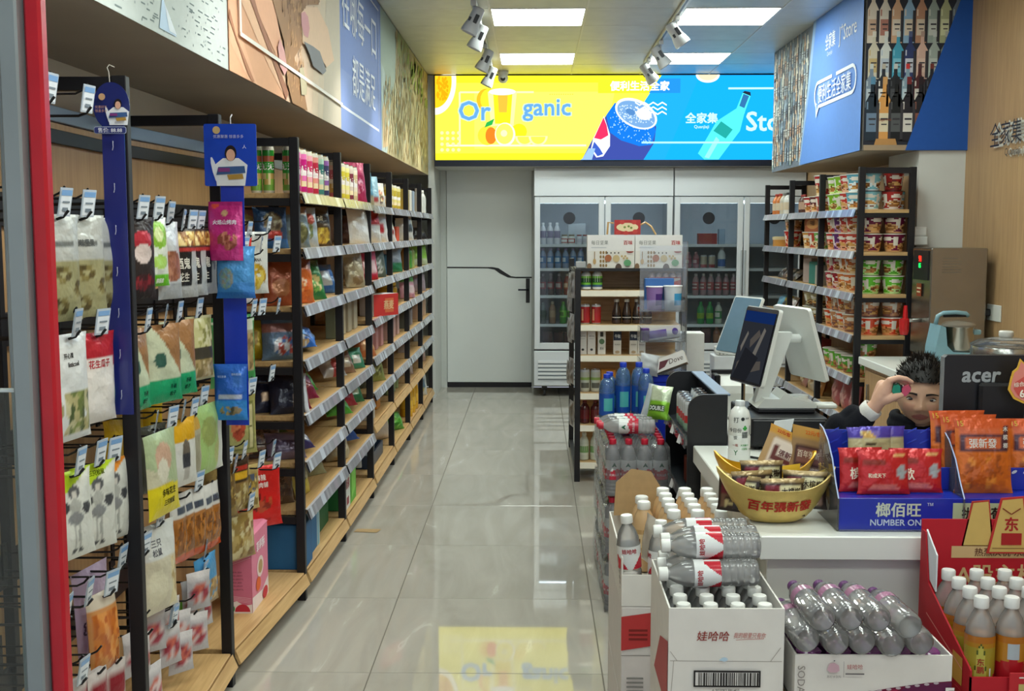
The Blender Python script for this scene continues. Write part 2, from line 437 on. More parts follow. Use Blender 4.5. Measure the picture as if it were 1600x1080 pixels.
def carton(label, loc, w, d, h, cols, rz=0., art=None, group=None, name='carton_box', cat='box', mat='matte', sideart=None):
    """closed cardboard box; origin at the middle of its base, printed front towards -Y"""
    key = ('ctn', w, d, h, repr(cols))
    def mk():
        m = MB(); c = cols if isinstance(cols, (list, tuple)) else [cols]*3
        m.bbox(-w/2, w/2, -d/2, d/2, 0, h, c[0], .0025)
        return m.mesh('box_body', mat)
    o = put(name, cached(key, mk), None, loc, (0, 0, rz)); tag(o, label, cat, group)
    if art:
        def mka():
            a = Art(frame((-w/2, -d/2-.0003, 0), (1,0,0), (0,0,1), (0,-1,0))); art(a, w, h); return a.mesh('front_print', mat)
        put('front_print', cached(('ctna', art.__name__, w, h), mka), o)
    if sideart:
        def mkb():
            a = Art(frame((w/2+.0003, -d/2, 0), (0,1,0), (0,0,1), (1,0,0))); sideart(a, d, h); return a.mesh('side_print', mat)
        put('side_print', cached(('ctns', sideart.__name__, d, h), mkb), o)
    return o
# bottle outline: fractions of radius and height
BOT = {
 'water': [(.72,0),(.93,.012),(1,.04),(1,.085),(.94,.10),(1,.115),(1,.15),(.94,.165),(1,.18),(1,.215),(.94,.23),(1,.245),(1,.28),(.94,.295),(1,.31),(1,.345),(.95,.36),(1,.38),(1,.66),(.93,.74),(.7,.83),(.45,.885),(.42,.90),(.42,.93)],
 'pop': [(.75,0),(.98,.02),(1,.08),(.96,.25),(1,.36),(1,.62),(.94,.70),(.68,.80),(.45,.865),(.42,.885),(.42,.92)],
 'big': [(.75,0),(.97,.01),(1,.04),(1,.2),(.95,.22),(1,.24),(1,.42),(.95,.44),(1,.46),(1,.66),(.97,.74),(.8,.84),(.5,.9),(.40,.915),(.40,.94)],
 'tea': [(.75,0),(.98,.02),(1,.08),(.96,.25),(1,.36),(1,.62),(.96,.72),(.8,.82),(.6,.875),(.57,.89),(.57,.91)],
 'jar': [(.85,0),(1,.03),(1,.7),(.92,.8),(.8,.84),(.8,.86)],
 'coffee': [(.8,0),(1,.03),(1,.40),(.9,.5),(.62,.72),(.5,.84),(.5,.9)],
}
CAPH = {'tea': (.62,.895,1.), 'water': (.46,.905,1.), 'pop': (.47,.89,1.), 'big': (.45,.915,1.), 'jar': (.88,.85,1.), 'coffee': (.56,.88,1.)}
def bottle_meshes(kind, r, h, body, bmat, lab, cap, seg, liquid):
    p = [(a*r, b*h) for a, b in BOT[kind]]
    m = MB(); m.lathe(p, body, seg); bm = m.mesh('bottle_body', bmat, 40)
    lm = None
    if lab:
        z0, z1, layers = lab; pf = paint(layers, 3); q = MB(); nz = 5
        rr = r*1.012
        q.lathe([(rr, (z0+(z1-z0)*i/nz)*h) for i in range(nz+1)], 'ffffff', max(seg, 16), cap0=False, cap1=False, colf=lambda j, u: pf(u, (j+.5)/nz))
        lm = q.mesh('bottle_label', 'gloss', True)
    a, b, c = CAPH[kind]; q = MB()
    q.lathe([(a*r*.98, b*h), (a*r, b*h+.002), (a*r, c*h-.003), (a*r*.88, c*h)], cap, max(8, seg*3//4)); cm = q.mesh('bottle_cap', 'paint', 40)
    lq = None
    if liquid:
        lc, top = liquid; pp = [(x*.965, z+.002) for x, z in p if z < top*h]; pp.append((pp[-1][0], top*h)); q = MB(); q.lathe(pp, lc, seg); lq = q.mesh('drink', 'gloss', 40)
    return bm, lm, cm, lq
def bottle(label, loc, kind, r, h, body, cap, lab=None, bmat='gloss', rot=(0,0,0), group=None, seg=14, liquid=None, name='drink_bottle', cat='bottle', spin=None):
    bm, lm, cm, lq = cached(('bot', kind, r, h, body, bmat, repr(lab), cap, seg, repr(liquid)), lambda: bottle_meshes(kind, r, h, body, bmat, lab, cap, seg, liquid))
    t = thing(name, label, cat, loc, rot, group)
    s = (0, 0, random.uniform(-.3, .3) if spin is None else spin)
    put('bottle_body', bm, t, rot=s)
    if lm: put('bottle_label', lm, t, rot=s)
    put('cap', cm, t, rot=s)
    if lq: put('drink', lq, t, rot=s)
    return t
def ring_label(r, z0, z1, colf, seg=48, nz=16):
    """paper sleeve round a bottle, its print given by (arc fraction, height fraction); the front is at .75"""
    q = MB(); q.lathe([(r, z0+(z1-z0)*i/nz) for i in range(nz+1)], 'ffffff', seg, cap0=False, cap1=False, colf=lambda j, u: colf(u % 1., (j+.5)/nz)); return q.mesh('label', 'gloss', True)
def round_text(r, items):
    """lettering round a bottle: (text, angle from the front, height, letter height, colour)"""
    q = MB()
    for s, a0, z, h, c in items: q.text(s, c, lambda u, v: (r*sin(a0+u/r), -r*cos(a0+u/r), v), h, 0, z, .03)
    return q.mesh('lettering', 'matte')
def can(label, loc, r, h, layers, group=None, name='drink_can', cat='can', top='b9bcc0', rz=0., seg=14):
    def mk():
        pf = paint(layers, 5); m = MB(); n = 7
        m.lathe([(r*.85, 0), (r, h*.05)]+[(r, h*(.05+.85*i/n)) for i in range(1, n+1)]+[(r*.86, h)], 'ffffff', seg, colf=lambda j, u: top if j in (0, n+1) else pf(u, (j-.5)/n))
        return m.mesh('can_body', 'gloss', 40)
    def mt():
        m = MB(); m.lathe([(r*.87, h-.001), (r*.87, h+.003), (r*.8, h+.003), (r*.78, h+.0005)], top, seg); return m.mesh('can_lid', 'chrome', 40)
    t = thing(name, label, cat, loc, (0, 0, rz), group)
    put('can_body', cached(('can', r, h, repr(layers), top), mk), t); put('can_lid', cached(('canl', r, h, top), mt), t); return t
def cup(label, loc, r, h, layers, lid='d8d4ca', group=None, name='noodle_cup', rz=0., taper=.76, seg=28, cat='cup', lidmat='gloss'):
    def mk():
        pf = paint(layers, 9); m = MB(); n = 14
        m.lathe([(r*(taper+(1-taper)*i/n), h*.96*i/n) for i in range(n+1)], 'ffffff', seg, colf=lambda j, u: pf(u, (j+.5)/n)); return m.mesh('cup_body', 'gloss', 40)
    def ml():
        m = MB(); m.lathe([(r*.99, h*.95), (r*1.05, h*.955), (r*1.05, h*.98), (r*.98, h)], lid, seg); return m.mesh('lid', lidmat, 40)
    t = thing(name, label, cat, loc, (0, 0, rz), group)
    put('cup_body', cached(('cup', r, h, repr(layers), taper), mk), t); put('lid', cached(('cupl', r, h, lid, taper), ml), t); return t
# ================================================================ the room
XL, XR, YB, ZC, YF = -1.40, 2.47, 11.10, 2.91, -1.0
fl = MB().box(XL, XR, YF, YB, -.06, -.004, '6d665c').obj('floor', 'grout'); struct(fl)
tile = MB().bbox(0, .8025, 0, .8025, -.012, 0, 'ffffff', .0012).mesh('tile', 'floor_tile')
for i in range(-1, 4):
    for j in range(-3, 9):
        put('tile', tile, fl, (-.566+.806*i+.0018, 3.816+.806*j+.0018, 0))
w = struct(MB().box(XL-.1, XL, YF, YB+.1, 0, ZC+.1).obj('wall_left', 'wall_white'))
w = struct(MB().box(XR, XR+.1, YF, YB+.1, 0, ZC+.1).obj('wall_right', 'oak_wall'))
w = struct(MB().box(XL, XR, YB, YB+.1, 0, ZC+.1).obj('wall_back', 'wall_white'))
# ceiling: metal panels .61 x .604; the row over the entrance is one slab
CX = [-.95, -.28, .33, .94, 1.55, 2.16, 2.47]; CY = [7.294+.604*k for k in range(5)]+[10.35]
LCOL = (1, 3)
ce = MB(); ce.box(XL, XR, YF, YB, ZC+.02, ZC+.1, 'ffffff'); ce = struct(ce.obj('ceiling', 'wall_white'))
for i in range(6):
    for j in range(-14, 5):
        y0 = 7.294+.604*j; y1 = min(y0+.604, 10.35)
        if j < -1 and y0 > 0 and i in LCOL and j % 3 == 0: pass
        elif j < -1: continue
        if i in LCOL and j % 3 == 0: continue
        MB().bbox(CX[i]+.003, CX[i+1]-.003, y0+.003, y1-.003, ZC, ZC+.018, 'ffffff', .003).obj('ceiling_panel', 'ceiling_metal', ce)
for i in range(6):     # the run of ceiling towards the entrance, above the frame
    if i in LCOL:
        for a in range(-4, 0):
            y0 = 7.294+.604*3*a
            MB().box(CX[i], CX[i+1], y0+.604, y0+1.812-(.604 if a == -1 else 0), ZC, ZC+.018).obj('ceiling_panel', 'ceiling_metal', ce)
    else: MB().box(CX[i], CX[i+1], YF, 7.294-.604, ZC, ZC+.018).obj('ceiling_panel', 'ceiling_metal', ce)
for x in CX[1:6]:
    MB().box(x-.006, x+.006, YF, 10.35, ZC-.004, ZC+.004, 'd8d8d0').obj('ceiling_rail', 'paint', ce)
LN = {(1, 0): 'square lit ceiling panel above the aisle, between the two spotlight tracks', (1, 3): 'square lit ceiling panel beside the yellow half of the light box sign',
      (3, 0): 'square lit ceiling panel near the blue bottle mural, further from the sign', (3, 3): 'square lit ceiling panel just before the blue half of the sign'}
for i in LCOL:
    for j in (-12, -9, -6, -3, 0, 3):
        y0 = 7.294+.604*j; x0, x1 = CX[i], CX[i+1]
        t = thing('ceiling_light', LN.get((i, j), 'square lit ceiling panel towards the entrance, above the camera'), 'ceiling light', ((x0+x1)/2, y0+.302, ZC), 0, 'ceiling light panels')
        a, b = (x1-x0)/2, .302; m = MB()
        for q in ((-a, a, -b, -b+.012), (-a, a, b-.012, b), (-a, -a+.012, -b+.012, b-.012), (a-.012, a, -b+.012, b-.012)): m.box(*q, -.003, .016, 'e4e4e0')
        m.obj('light_frame', 'paint', t)
        MB().box(-a+.012, a-.012, -b+.012, b-.012, 0, .012, 'f0fbf2').obj('diffuser', 'panel_light', t)
# spotlight tracks
def track(label, x, y0, y1):
    t = thing('spotlight_track', label, 'track', (x, (y0+y1)/2, ZC)); l = (y1-y0)/2
    MB().bbox(-.016, .016, -l, l, -.022, -.0005, 'c9cac6', .003).obj('track_rail', 'paint', t)
    MB().box(-.006, .006, -l+.01, l-.01, -.0225, -.0215, '55565a').obj('track_slot', 'paint', t)
track('slim white spotlight track on the ceiling near the snack wall', -.36, 2.0, 9.75)
track('slim white spotlight track on the ceiling near the bottle mural', .91, 6.2, 9.55)
SPOTW = 34
def spot(label, x, y, tilt, turn, lit=False):
    t = thing('track_spotlight', label, 'spotlight', (x, y, ZC-.0235), 0, 'white track spotlights')
    MB().bbox(-.017, .017, -.05, .05, -.03, 0, 'c4c5c2', .003).obj('adapter', 'paint', t)
    m = MB(); m.tube([(0,0,-.03), (0,0,-.085)], .008, 'c9cac8', 8); m.obj('stem', 'paint', t)
    Mx = Matrix.Translation((0,0,-.115)) @ Matrix.Rotation(turn, 4, 'Z') @ Matrix.Rotation(tilt, 4, 'Y')
    m = MB(); m.lathe([(.028,.085), (.034,.08), (.036,.05), (.038,.0), (.046,-.03), (.052,-.06), (.052,-.075), (.046,-.076), (.04,-.05)], 'b9bbbc', 18, M=Mx, cap1=False); h = m.obj('lamp_head', 'paint', t, smooth=35)
    m = MB(); m.lathe([(.0395,-.05), (.03,-.045)], 'e8e8e2', 18, M=Mx); m.obj('lens', 'screen' if lit else 'gloss', h)
    if lit:
        l = bpy.data.lights.new('spot', 'SPOT'); l.energy = SPOTW; l.spot_size = R(66); l.spot_blend = .8; l.shadow_soft_size = .04; l.color = (1, .97, .92)  # lamp added inside the head to brighten the snack wall
        lo = bpy.data.objects.new('added_lamp', l); COL.objects.link(lo); lo.parent = t; lo.matrix_local = Mx @ Matrix.Translation((0, 0, -.08))
    for s in (-1, 1):
        m = MB(); m.bbox(-.012, .012, -.003, .003, -.024, .03, '2e2f33', .002, M=Mx @ Matrix.Translation((.012, s*.039, .01))); m.obj('vent', 'black', h)
        m = MB(); m.bbox(-.008, .008, -.002, .002, -.012, .012, '2e2f33', .002, M=Mx @ Matrix.Translation((-.024, s*.034, .0))); m.obj('vent', 'black', h)
spot('white track spotlight nearest the top edge, aimed at the snack wall', -.36, 6.95, R(25), 0, True)
spot('white track spotlight in front of the bright panel, aimed at snack wall', -.36, 7.55, R(25), 0, True)
spot('middle white spotlight of the cluster before the yellow sign', -.36, 8.55, R(25), 0, True)
spot('last white spotlight of the cluster, overlapping the yellow sign', -.36, 9.45, R(25), 0, True)
for k, y in enumerate((2.4, 3.5, 4.6, 5.7)): spot(f'added unseen track spotlight above the {["first", "second", "third", "fourth"][k]} snack bay, out of the picture', -.36, y, R(25), 0, True)  # unseen spotlights, added to brighten the near snack bays
spot('white track spotlight beside the bright panel near bottle mural', .91, 7.45, R(-35), 0)
spot('middle white spotlight of the track near the bottle mural', .91, 8.4, R(-35), 0)
spot('last white spotlight of the track before the blue sign half', .91, 9.25, R(-40), .4)
t = thing('security_camera', 'small round white security camera above the yellow sign', 'camera', (-.27, 10.1, ZC))
m = MB(); m.lathe([(.045,-.03), (.05,-.015), (.05,0)], 'd2d2c8', 16); m.obj('mount', 'paint', t, smooth=40)
m = MB(); m.lathe([(.0,-.105), (.025,-.10), (.042,-.08), (.045,-.06), (.04,-.03)], 'c8c8be', 16, cap0=False); b = m.obj('housing', 'paint', t, smooth=50)
m = MB(); m.lathe([(.022,.0), (.02,.004)], '25272c', 12, M=Matrix.Translation((0,-.04,-.07)) @ Matrix.Rotation(R(75), 4, 'X')); m.obj('lens', 'gloss', b)
# ---------------------------------------------------------------- soffit over the snack wall, with its murals
sf = struct(MB().box(XL, -.952, YF, 10.34, 2.025, ZC).obj('trim_1', 'soffit'))
def mural(label, o, ux, uy, n, art, name='wall_mural', mat='matte'):
    fr = frame(o, ux, uy, n); a = Art(fr); art(a)
    t = thing(name, label, 'mural', o)
    a.v = [tuple(Vector(p)-Vector(o)) for p in a.v]; a.obj('print', mat, t); return t
rg = random.Random(3)
def art_script(a):
    a.shape(rect(-2.4, 0, 1.18, .88), 'bcc6c3')
    a.shapes([rect(x, z, x+rg.uniform(.01, .05), z+.004) for x, z in ((rg.uniform(-.6, 1.12), rg.uniform(.01, .4)) for _ in range(420)) if rg.random() < .8], '6f7f80')
    a.shapes([rect(x, z, x+.006, z+.006) for x, z in ((rg.uniform(-.6, 1.12), rg.uniform(.01, .4)) for _ in range(260))], '8a989a')
    a.shape([(.52, .015), (.66, .015), (.55, .10)], 'bcd4ec'); a.shape([(.60, .02), (.66, .02), (.56, .09)], 'dfe9f2')
mural('white mural of tiny grey script near the entrance end', (-.95, 2.41, 2.025), (0,1,0), (0,0,1), (1,0,0), art_script)
def art_hand(a):
    S = lambda pts, c: a.shape([(y-3.59, z) for y, z in pts], c)
    a.shape(rect(0, 0, 2.07, .885), 'd6b79a')
    for k in range(5): a.shape([(1.1+.12*k, 0), (2.07, 0), (2.07, .885), (1.3+.12*k, .885)], ['d9bda2', 'd8c0a6', 'd6c3aa', 'cfc0a9', 'c3b9a6'][k])
    S([(3.59,0),(3.59,.885),(3.95,.885),(4.12,.35),(4.3,.07),(4.42,0)], 'd9a37e')
    S([(3.6,.30),(3.6,.088),(3.83,.0),(3.95,0),(3.73,.137),(3.66,.30)], 'e0ac88')
    S([(3.62,.6),(3.74,.243),(4.12,.086),(4.41,0),(4.36,.077),(4.06,.203),(3.9,.33),(3.85,.6)], 'e3b592')
    S([(3.8,.885),(3.9,.273),(4.2,.157),(4.36,.084),(4.41,.127),(4.32,.217),(4.19,.36),(4.15,.885)], 'dfa886')
    S([(3.59,.16),(3.81,.021),(3.87,0),(3.90,.005),(3.67,.12),(3.6,.19)], 'a9714f')
    S([(3.80,.30),(4.05,.174),(4.25,.075),(4.39,.0),(4.44,.03),(4.2,.139),(3.97,.248),(3.84,.34)], '9a6549')
    S([(4.19,.332),(4.37,.214),(4.42,.066),(4.5,0),(4.80,.0),(4.76,.043),(4.7,.115),(4.55,.179),(4.72,.263),(4.69,.377),(4.83,.437),(5.09,.487),(5.16,.885),(4.2,.885)], '98704a')
    a.shapes([[(x-3.59, z), (x+.012-3.59, z+rg.uniform(.02, .06)), (x+.022-3.59, z+.01)] for x, z in ((rg.uniform(4.28, 5.1), rg.uniform(.28, .55)) for _ in range(110)) if z > .30 or 4.4 < x < 4.7], '7c5636')
    a.shapes([[(x-3.59, z), (x+.012-3.59, z+rg.uniform(.02, .05)), (x+.022-3.59, z+.01)] for x, z in ((rg.uniform(4.4, 4.72), rg.uniform(.02, .4)) for _ in range(70))], 'b98f62')
    S([(4.72,.263),(4.69,.377),(4.80,.42),(5.05,.47),(5.3,.42),(5.45,.30),(5.25,.24),(5.0,.285),(4.85,.262)], 'dcbc9e')
    S([(4.25,.176),(4.28,.109),(4.36,.087),(4.41,.115),(4.36,.181),(4.29,.21)], 'd7a09c')
    S([(4.69,.377),(4.69,.331),(4.74,.299),(4.82,.30),(4.86,.347),(4.83,.389),(4.76,.397)], 'c98f94')
    S([(4.73,.272),(4.85,.237),(4.92,.199),(5.15,.196),(5.23,.222),(5.08,.285),(4.93,.283)], '7d7f84')
    S([(4.63,.15),(4.70,.165),(4.78,.10),(4.76,.06),(4.66,.05)], 'b5ab8c')
    a.line((.12, .885), (.12, .136), .022, 'e6e3dc'); a.line((.11, .13), (2.07, .118), .014, 'e6e3dc')
mural('mural of a hand holding an almond, skin tones and brown', (-.95, 3.59, 2.025), (0,1,0), (0,0,1), (1,0,0), art_hand)
def art_blue(a):
    a.shape(rect(0, 0, 1.52, .885), '7088c2'); a.shape(rect(0, .0, 1.52, .3), '7a90c4')
    a.line((0, .118), (1.40, .112), .014, 'e2e8f2'); a.line((1.40, .10), (1.41, .84), .02, 'a9b6dc'); a.line((1.05, .833), (1.42, .833), .012, 'dfe6f4')
    a.write('在哪每一口', .68, .64, .25, 'e6ecf6', .0, 1.22); a.write('都是满足', .80, .315, .21, 'e6ecf6', .0, .86)
mural('pale blue mural panel with large white Chinese lettering', (-.95, 5.66, 2.025), (0,1,0), (0,0,1), (1,0,0), art_blue)
def art_nuts(a):
    a.shape(rect(0, 0, 3.16, .885), 'b2a67e')
    a.shape([(0,.3),(.4,.28),(.75,.55),(.8,.885),(0,.885)], '9fb0a4'); a.shape([(0,.0),(.25,.0),(.45,.3),(.2,.5),(0,.55)], 'aebfba')
    a.shape([(.9,.885),(1.6,.885),(1.7,.55),(1.2,.6),(.85,.75)], '8f9a62'); a.shape([(.05,.02),(.3,.05),(.32,.2),(.12,.32),(.03,.25)], 'd0b48c')
    for c, n in (('a58c5c', 260), ('c4b088', 260), ('8c7346', 160), ('cfc9a0', 160), ('9db0a0', 60)):
        L = []
        for _ in range(n):
            x, z = rg.uniform(.1, 3.1), rg.uniform(.0, .80)
            if x < .7 and z > .45: continue
            h = rg.uniform(.03, .11); L.append([(x, z), (x+.03, z+h*.3), (x+.035, z+h), (x+.008, z+h*.8)])
        a.shapes(L, c)
    a.shapes([[(x, z), (x+.10, z+.02), (x+.16, z+.1), (x+.05, z+.08)] for x, z in ((rg.uniform(1.4, 3.0), rg.uniform(.55, .78)) for _ in range(22))], '7e9440')
mural('mural of nuts and grain texture beside the yellow sign', (-.95, 7.18, 2.025), (0,1,0), (0,0,1), (1,0,0), art_nuts)
# ---------------------------------------------------------------- bulkhead over the noodle shelves
struct(MB().box(1.882, XR, 6.632, 9.13, 1.985, ZC).obj('trim_2', 'soffit'))
BOTC = ['cfc6b4', 'a9bccb', '8fa0a0', 'd8b28a', '6d7f92', 'c0c8c0', 'a88a72', 'e0dccb', '93a7b8']
def flatbottle(a, x, z, w, h, c, lab, cap):
    a.shape([(x-w/2, z), (x+w/2, z), (x+w/2, z+h*.62), (x+w*.17, z+h*.76), (x+w*.15, z+h), (x-w*.15, z+h), (x-w*.17, z+h*.76), (x-w/2, z+h*.62)], c)
    a.shapes([rect(x-w*.42, z+h*.14, x+w*.42, z+h*.44), rect(x-w*.42, z+h*.50, x-w*.30, z+h*.62)], lab)
    a.shapes([rect(x-w*.17, z+h*.9, x+w*.17, z+h*1.02)], cap); a.shapes([rect(x-w*.26, z+h*.33, x+w*.26, z+h*.36), rect(x-w*.20, z+h*.25, x+w*.20, z+h*.27), rect(x+w*.3, z+h*.02, x+w*.5, z+h*.6)], '3c3a40')
def art_rside(a):
    a.shape(rect(0, 0, 1.28, .925), '6f7884')
    for row in range(5):
        n = 15
        for k in range(n):
            x = .05+1.13*(k+rg.uniform(-.2, .2))/n; z = .70-.165*row+rg.uniform(-.02, .02)
            flatbottle(a, x, max(.005, z), rg.uniform(.05, .085), rg.uniform(.17, .24), rg.choice(BOTC), rg.choice(['d8d6cc', 'b8c4c8', '7d8790', 'c9a184']), rg.choice(['4a5058', 'd0cfc8', '8a6a58'])); a.k = 2+row
    a.k = 30
    a.shape([(1.03, 0), (2.5, 0), (2.5, .925), (1.40, .925), (1.26, .5)], '5f8fdc')
    a.shape([(1.0, 0), (1.03, 0), (1.26, .5), (1.40, .925), (1.33, .925), (1.2, .5)], '8fb0d8')
    u = lambda y: 9.13-y
    a.write('全家集', u(7.353), .735, .10, 'eef4fb', .012, .24); a.write('Quanjiaji', u(7.36), .655, .035, 'dfe9f8', 0, .24); a.write("J⁺Store", u(6.95), .72, .13, 'eef4fb', .004, .50)
    L, Rr, B, T = u(7.70), u(6.74), .35, .475
    for p, q in (((L+.10, B), (Rr-.08, B)), ((L+.08, T+.03), (L+.42, T+.03)), ((L+.52, T+.03), (Rr-.08, T+.03))): a.line(p, q, .022, 'eef4fb')
    for c, a0, a1 in (((Rr-.08, (B+T+.03)/2), -pi/2, pi/2), ((L+.08, (B+T+.03)/2), pi/2, 1.45*pi)):
        pts = [(c[0]+.085*cos(a0+(a1-a0)*i/10), c[1]+.0775*sin(a0+(a1-a0)*i/10)) for i in range(11)]
        f = a.fr(a.k); a.k += 1
        for p, q in zip(pts, pts[1:]):
            d = Vector((q[0]-p[0], q[1]-p[1])); nn = Vector((-d.y, d.x)).normalized()*.011
            a.poly([f(p[0]-nn.x, p[1]-nn.y), f(q[0]-nn.x, q[1]-nn.y), f(q[0]+nn.x, q[1]+nn.y), f(p[0]+nn.x, p[1]+nn.y)], 'eef4fb')
    a.shape([(L+.03, B+.03), (L+.045, B-.07), (L+.13, B)], 'eef4fb'); a.shape([(L+.05, B+.02), (L+.06, B-.035), (L+.10, B+.01)], '5f8fdc')
    a.write('便利生活全家集', u(7.22), .425, .115, 'eef4fb', .008, .78)
mural('blue mural with white speech bubble and blurred bottles, facing the aisle', (1.88, 9.13, 1.985), (0,-1,0), (0,0,1), (-1,0,0), art_rside)
def art_rfront(a):
    a.shape(rect(0, 0, .59, .925), '2c2e38')
    rows = [(.60, .30, [('d8cdbd','c8a890','e8e4da'), ('d9d2c4','b07a6c','e8e4da'), ('d0a888','ddd0c0','9a3030'), ('8fb0cc','d9cbb8','b9c0c8'), ('b88a70','d9c8b4','dcd8d0'), ('9aa8a0','c8ccc4','d8d4c8'), ('b0b48c','d6d8b0','d2c69a'), ('707a84','a0a8a8','a8b0b4')]),
            (.40, .26, [('cfc8b4','c8b07c','ddd8cc'), ('d6dad6','b8c4d0','d8d8d0'), ('4aa0bc','7cc0d4','d0d8d8'), ('34406c','c8ccd8','5a6488'), ('d8b4a4','e0c4b4','b89a8c'), ('a8b4ac','c4ccc4','c8ccc8'), ('90988c','b0b49c','c0c0b0')]),
            (.24, .24, [('7a8a9a','b0bcc4','c8ccc8'), ('30343c','d8d8d4','c0b8a8'), ('2a2c30','4a4c50','c8ccc8'), ('8aa4b4','c0d0d8','d04040'), ('542c30','cfccc4','58383c'), ('2c2c34','50525c','804038')]),
            (.055, .35, [('24303c','6a7f96','5888a8'), ('d89c58','d8ccb0','d0a068'), ('1c1e20','565a5c','24262a'), ('26242a','d8d4cc','7a3034'), ('26242a','8a5a4c','30242a')])]
    for j, (z, h, L) in enumerate(rows):
        k0 = a.k
        for i, (c, l, cp) in enumerate(L):
            a.k = k0; flatbottle(a, .035+.068*i+(.01 if j % 2 else 0), z, .062 if j < 3 else .078, h, c, l, cp)
            if j == 3: pass
        a.k = k0+3
    a.shape(rect(0, 0, .45, .03), 'a08c74'); a.shape([(.06, .03), (.19, .03), (.18, .065), (.07, .065)], 'b98a54')
    a.shape([(.238, 0), (.59, 0), (.59, .925), (.55, .925)], '2356a8')
    a.write('Sugar Hub', .118, .17, .018, '8a4a34', 0, .07)
mural('mural of stacked liquor bottles cut off by a dark blue slant', (1.88, 6.63, 1.985), (1,0,0), (0,0,1), (0,-1,0), art_rfront)
# white pillar and wooden wall lettering
struct(MB().box(2.205, XR, 6.64, 7.2, 0, 1.985).obj('wall_pillar', 'wall_white'))
t = thing('wall_lettering', 'dark raised shop name lettering on the wooden side wall', 'sign', (XR, 5.85, 1.99))
def letter3d(s, cu, cv, h, col, edge, name, maxw=None):
    q = MB(); fr = lambda n: (lambda u, v: (-n, -u, v))
    q.text(s, edge, fr(.014), h, cu, cv, .012, maxw); f0 = list(q.f); nv = len(q.v)
    p = MB(); p.text(s, edge, fr(.001), h, cu, cv, .03, maxw, mi=0); p.text(s, col, fr(.022), h, cu, cv, .0, maxw); 
    return p.obj(name, 'paint', t)
for k, ch in enumerate('全家集'): letter3d(ch, -.33+.135*k, .045, .125, '20242e', 'd6d2c6', 'letter')
letter3d('Quanjiaji', -.10, -.06, .05, '20242e', 'd6d2c6', 'letter', .62)
# ---------------------------------------------------------------- back wall: door, pilaster, light box sign
struct(MB().box(-.952, -.90, 10.36, YB, 0, 2.1).obj('trim_3', 'wall_white'))
d = MB(); d.box(-.90, -.845, YB-.05, YB-.001, 0, 2.17, 'c9ccc8'); d.box(-.015, .0, YB-.05, YB-.001, 0, 2.17, 'c9ccc8'); d.box(-.90, 0, YB-.05, YB-.001, 2.17, 2.22, 'c9ccc8')
dr = struct(MB().bbox(-.842, -.018, YB-.045, YB-.002, .05, 2.165, 'd6d8d4', .003).obj('door_1', 'door_white'))
d.obj('door_frame', 'paint', dr)
MB().bbox(-.842, -.018, YB-.046, YB-.003, .002, .05, '1e1c20', .002).obj('kick_plate', 'black', dr)
pts = [(-.84, 1.178), (-.40, 1.176), (-.34, 1.165), (-.28, 1.125), (-.22, 1.088), (-.18, 1.082), (-.018, 1.082), (-.018, 1.07), (-.17, 1.068), (-.25, 1.075), (-.33, 1.115), (-.38, 1.152), (-.44, 1.163), (-.84, 1.165)]
m = MB(); m.prism(pts, 1, YB-.048, YB-.044, '202024'); m.obj('inlay_stripe', 'black', dr)
m = MB(); m.bbox(-.075, -.038, YB-.056, YB-.044, .83, 1.066, '2a2a2e', .003); h = m.obj('handle_plate', 'black', dr)
m = MB(); m.tube([(-.055, YB-.056, .958), (-.055, YB-.095, .958), (-.07, YB-.1, .958), (-.15, YB-.1, .958)], .009, '34343a', 8); m.obj('lever', 'chrome', h)
struct(MB().box(-.952, 2.47, 10.355, YB, 2.10, ZC-.001).obj('trim_4', 'wall_white'))
sg = thing('light_box_sign', 'long glowing light box sign, yellow and blue, over door and fridges', 'sign', (-.8827, 10.35, 2.157))
m = MB(); 
for q in ((-.01, 3.345, -.055, 0), (-.01, 3.345, .742, .75)): m.box(q[0], q[1], -.035, .0, q[2], q[3], '1b2030')
m.box(-.01, 0, -.035, 0, 0, .742, '1b2030'); m.box(3.335, 3.345, -.035, 0, 0, .742, '1b2030'); m.obj('sign_frame', 'black', sg)
a = Art(frame((0, -.03, 0), (1,0,0), (0,0,1), (0,-1,0)))
a.shape(rect(0, 0, 3.335, .742), 'f7ee28'); a.shape(rect(0, .06, 3.335, .68), 'faf34a')
a.shape([(.35,.1),(1.5,.1),(1.6,.6),(.35,.6)], 'fbf562')
a.shape([(1.30,0),(3.335,0),(3.335,.742),(2.014,.742),(1.86,.508),(1.6,.2)], '1ea0f2'); a.shape([(2.05,.0),(3.335,.0),(3.335,.742),(2.35,.742)], '14a2f4')
a.shape(ell(.0, .70, .19, .30, 24, 0, -pi/2, pi/2*.15)+[(0, .742)], 'fffbd8'); a.shape([(0,.742)]+[(0,.46)]+ell(.0, .70, .15, .24, 16, 0, -pi/2, .17), 'f7c21c')
a.shapes([rect(.17*rg.random()**.7*.85, .5+.24*rg.random(), .0, 0) if 0 else ell(x, z, .010, .016, 6) for x, z in ((rg.uniform(.01, .12), rg.uniform(.52, .73)) for _ in range(60)) if x < .13*(1-((.72-z)/.26)**2)**.5], 'e8a010')
a.line((.22,.597), (.88,.597), .016, 'fffcae'); a.line((.22,.597), (.22,.13), .016, 'fffcae'); a.line((.1,.128), (1.35,.128), .016, 'fffdc6')
a.shapes([ell(.06+.05*i, .09+.05*j, .016, .016, 10) for i in range(4) for j in range(4)], 'fdf9a0')
a.shape(ell(.46, .53, .09, .10, 20), 'f8b024'); a.shape(ell(.49, .53, .085, .10, 20), 'f9de30')
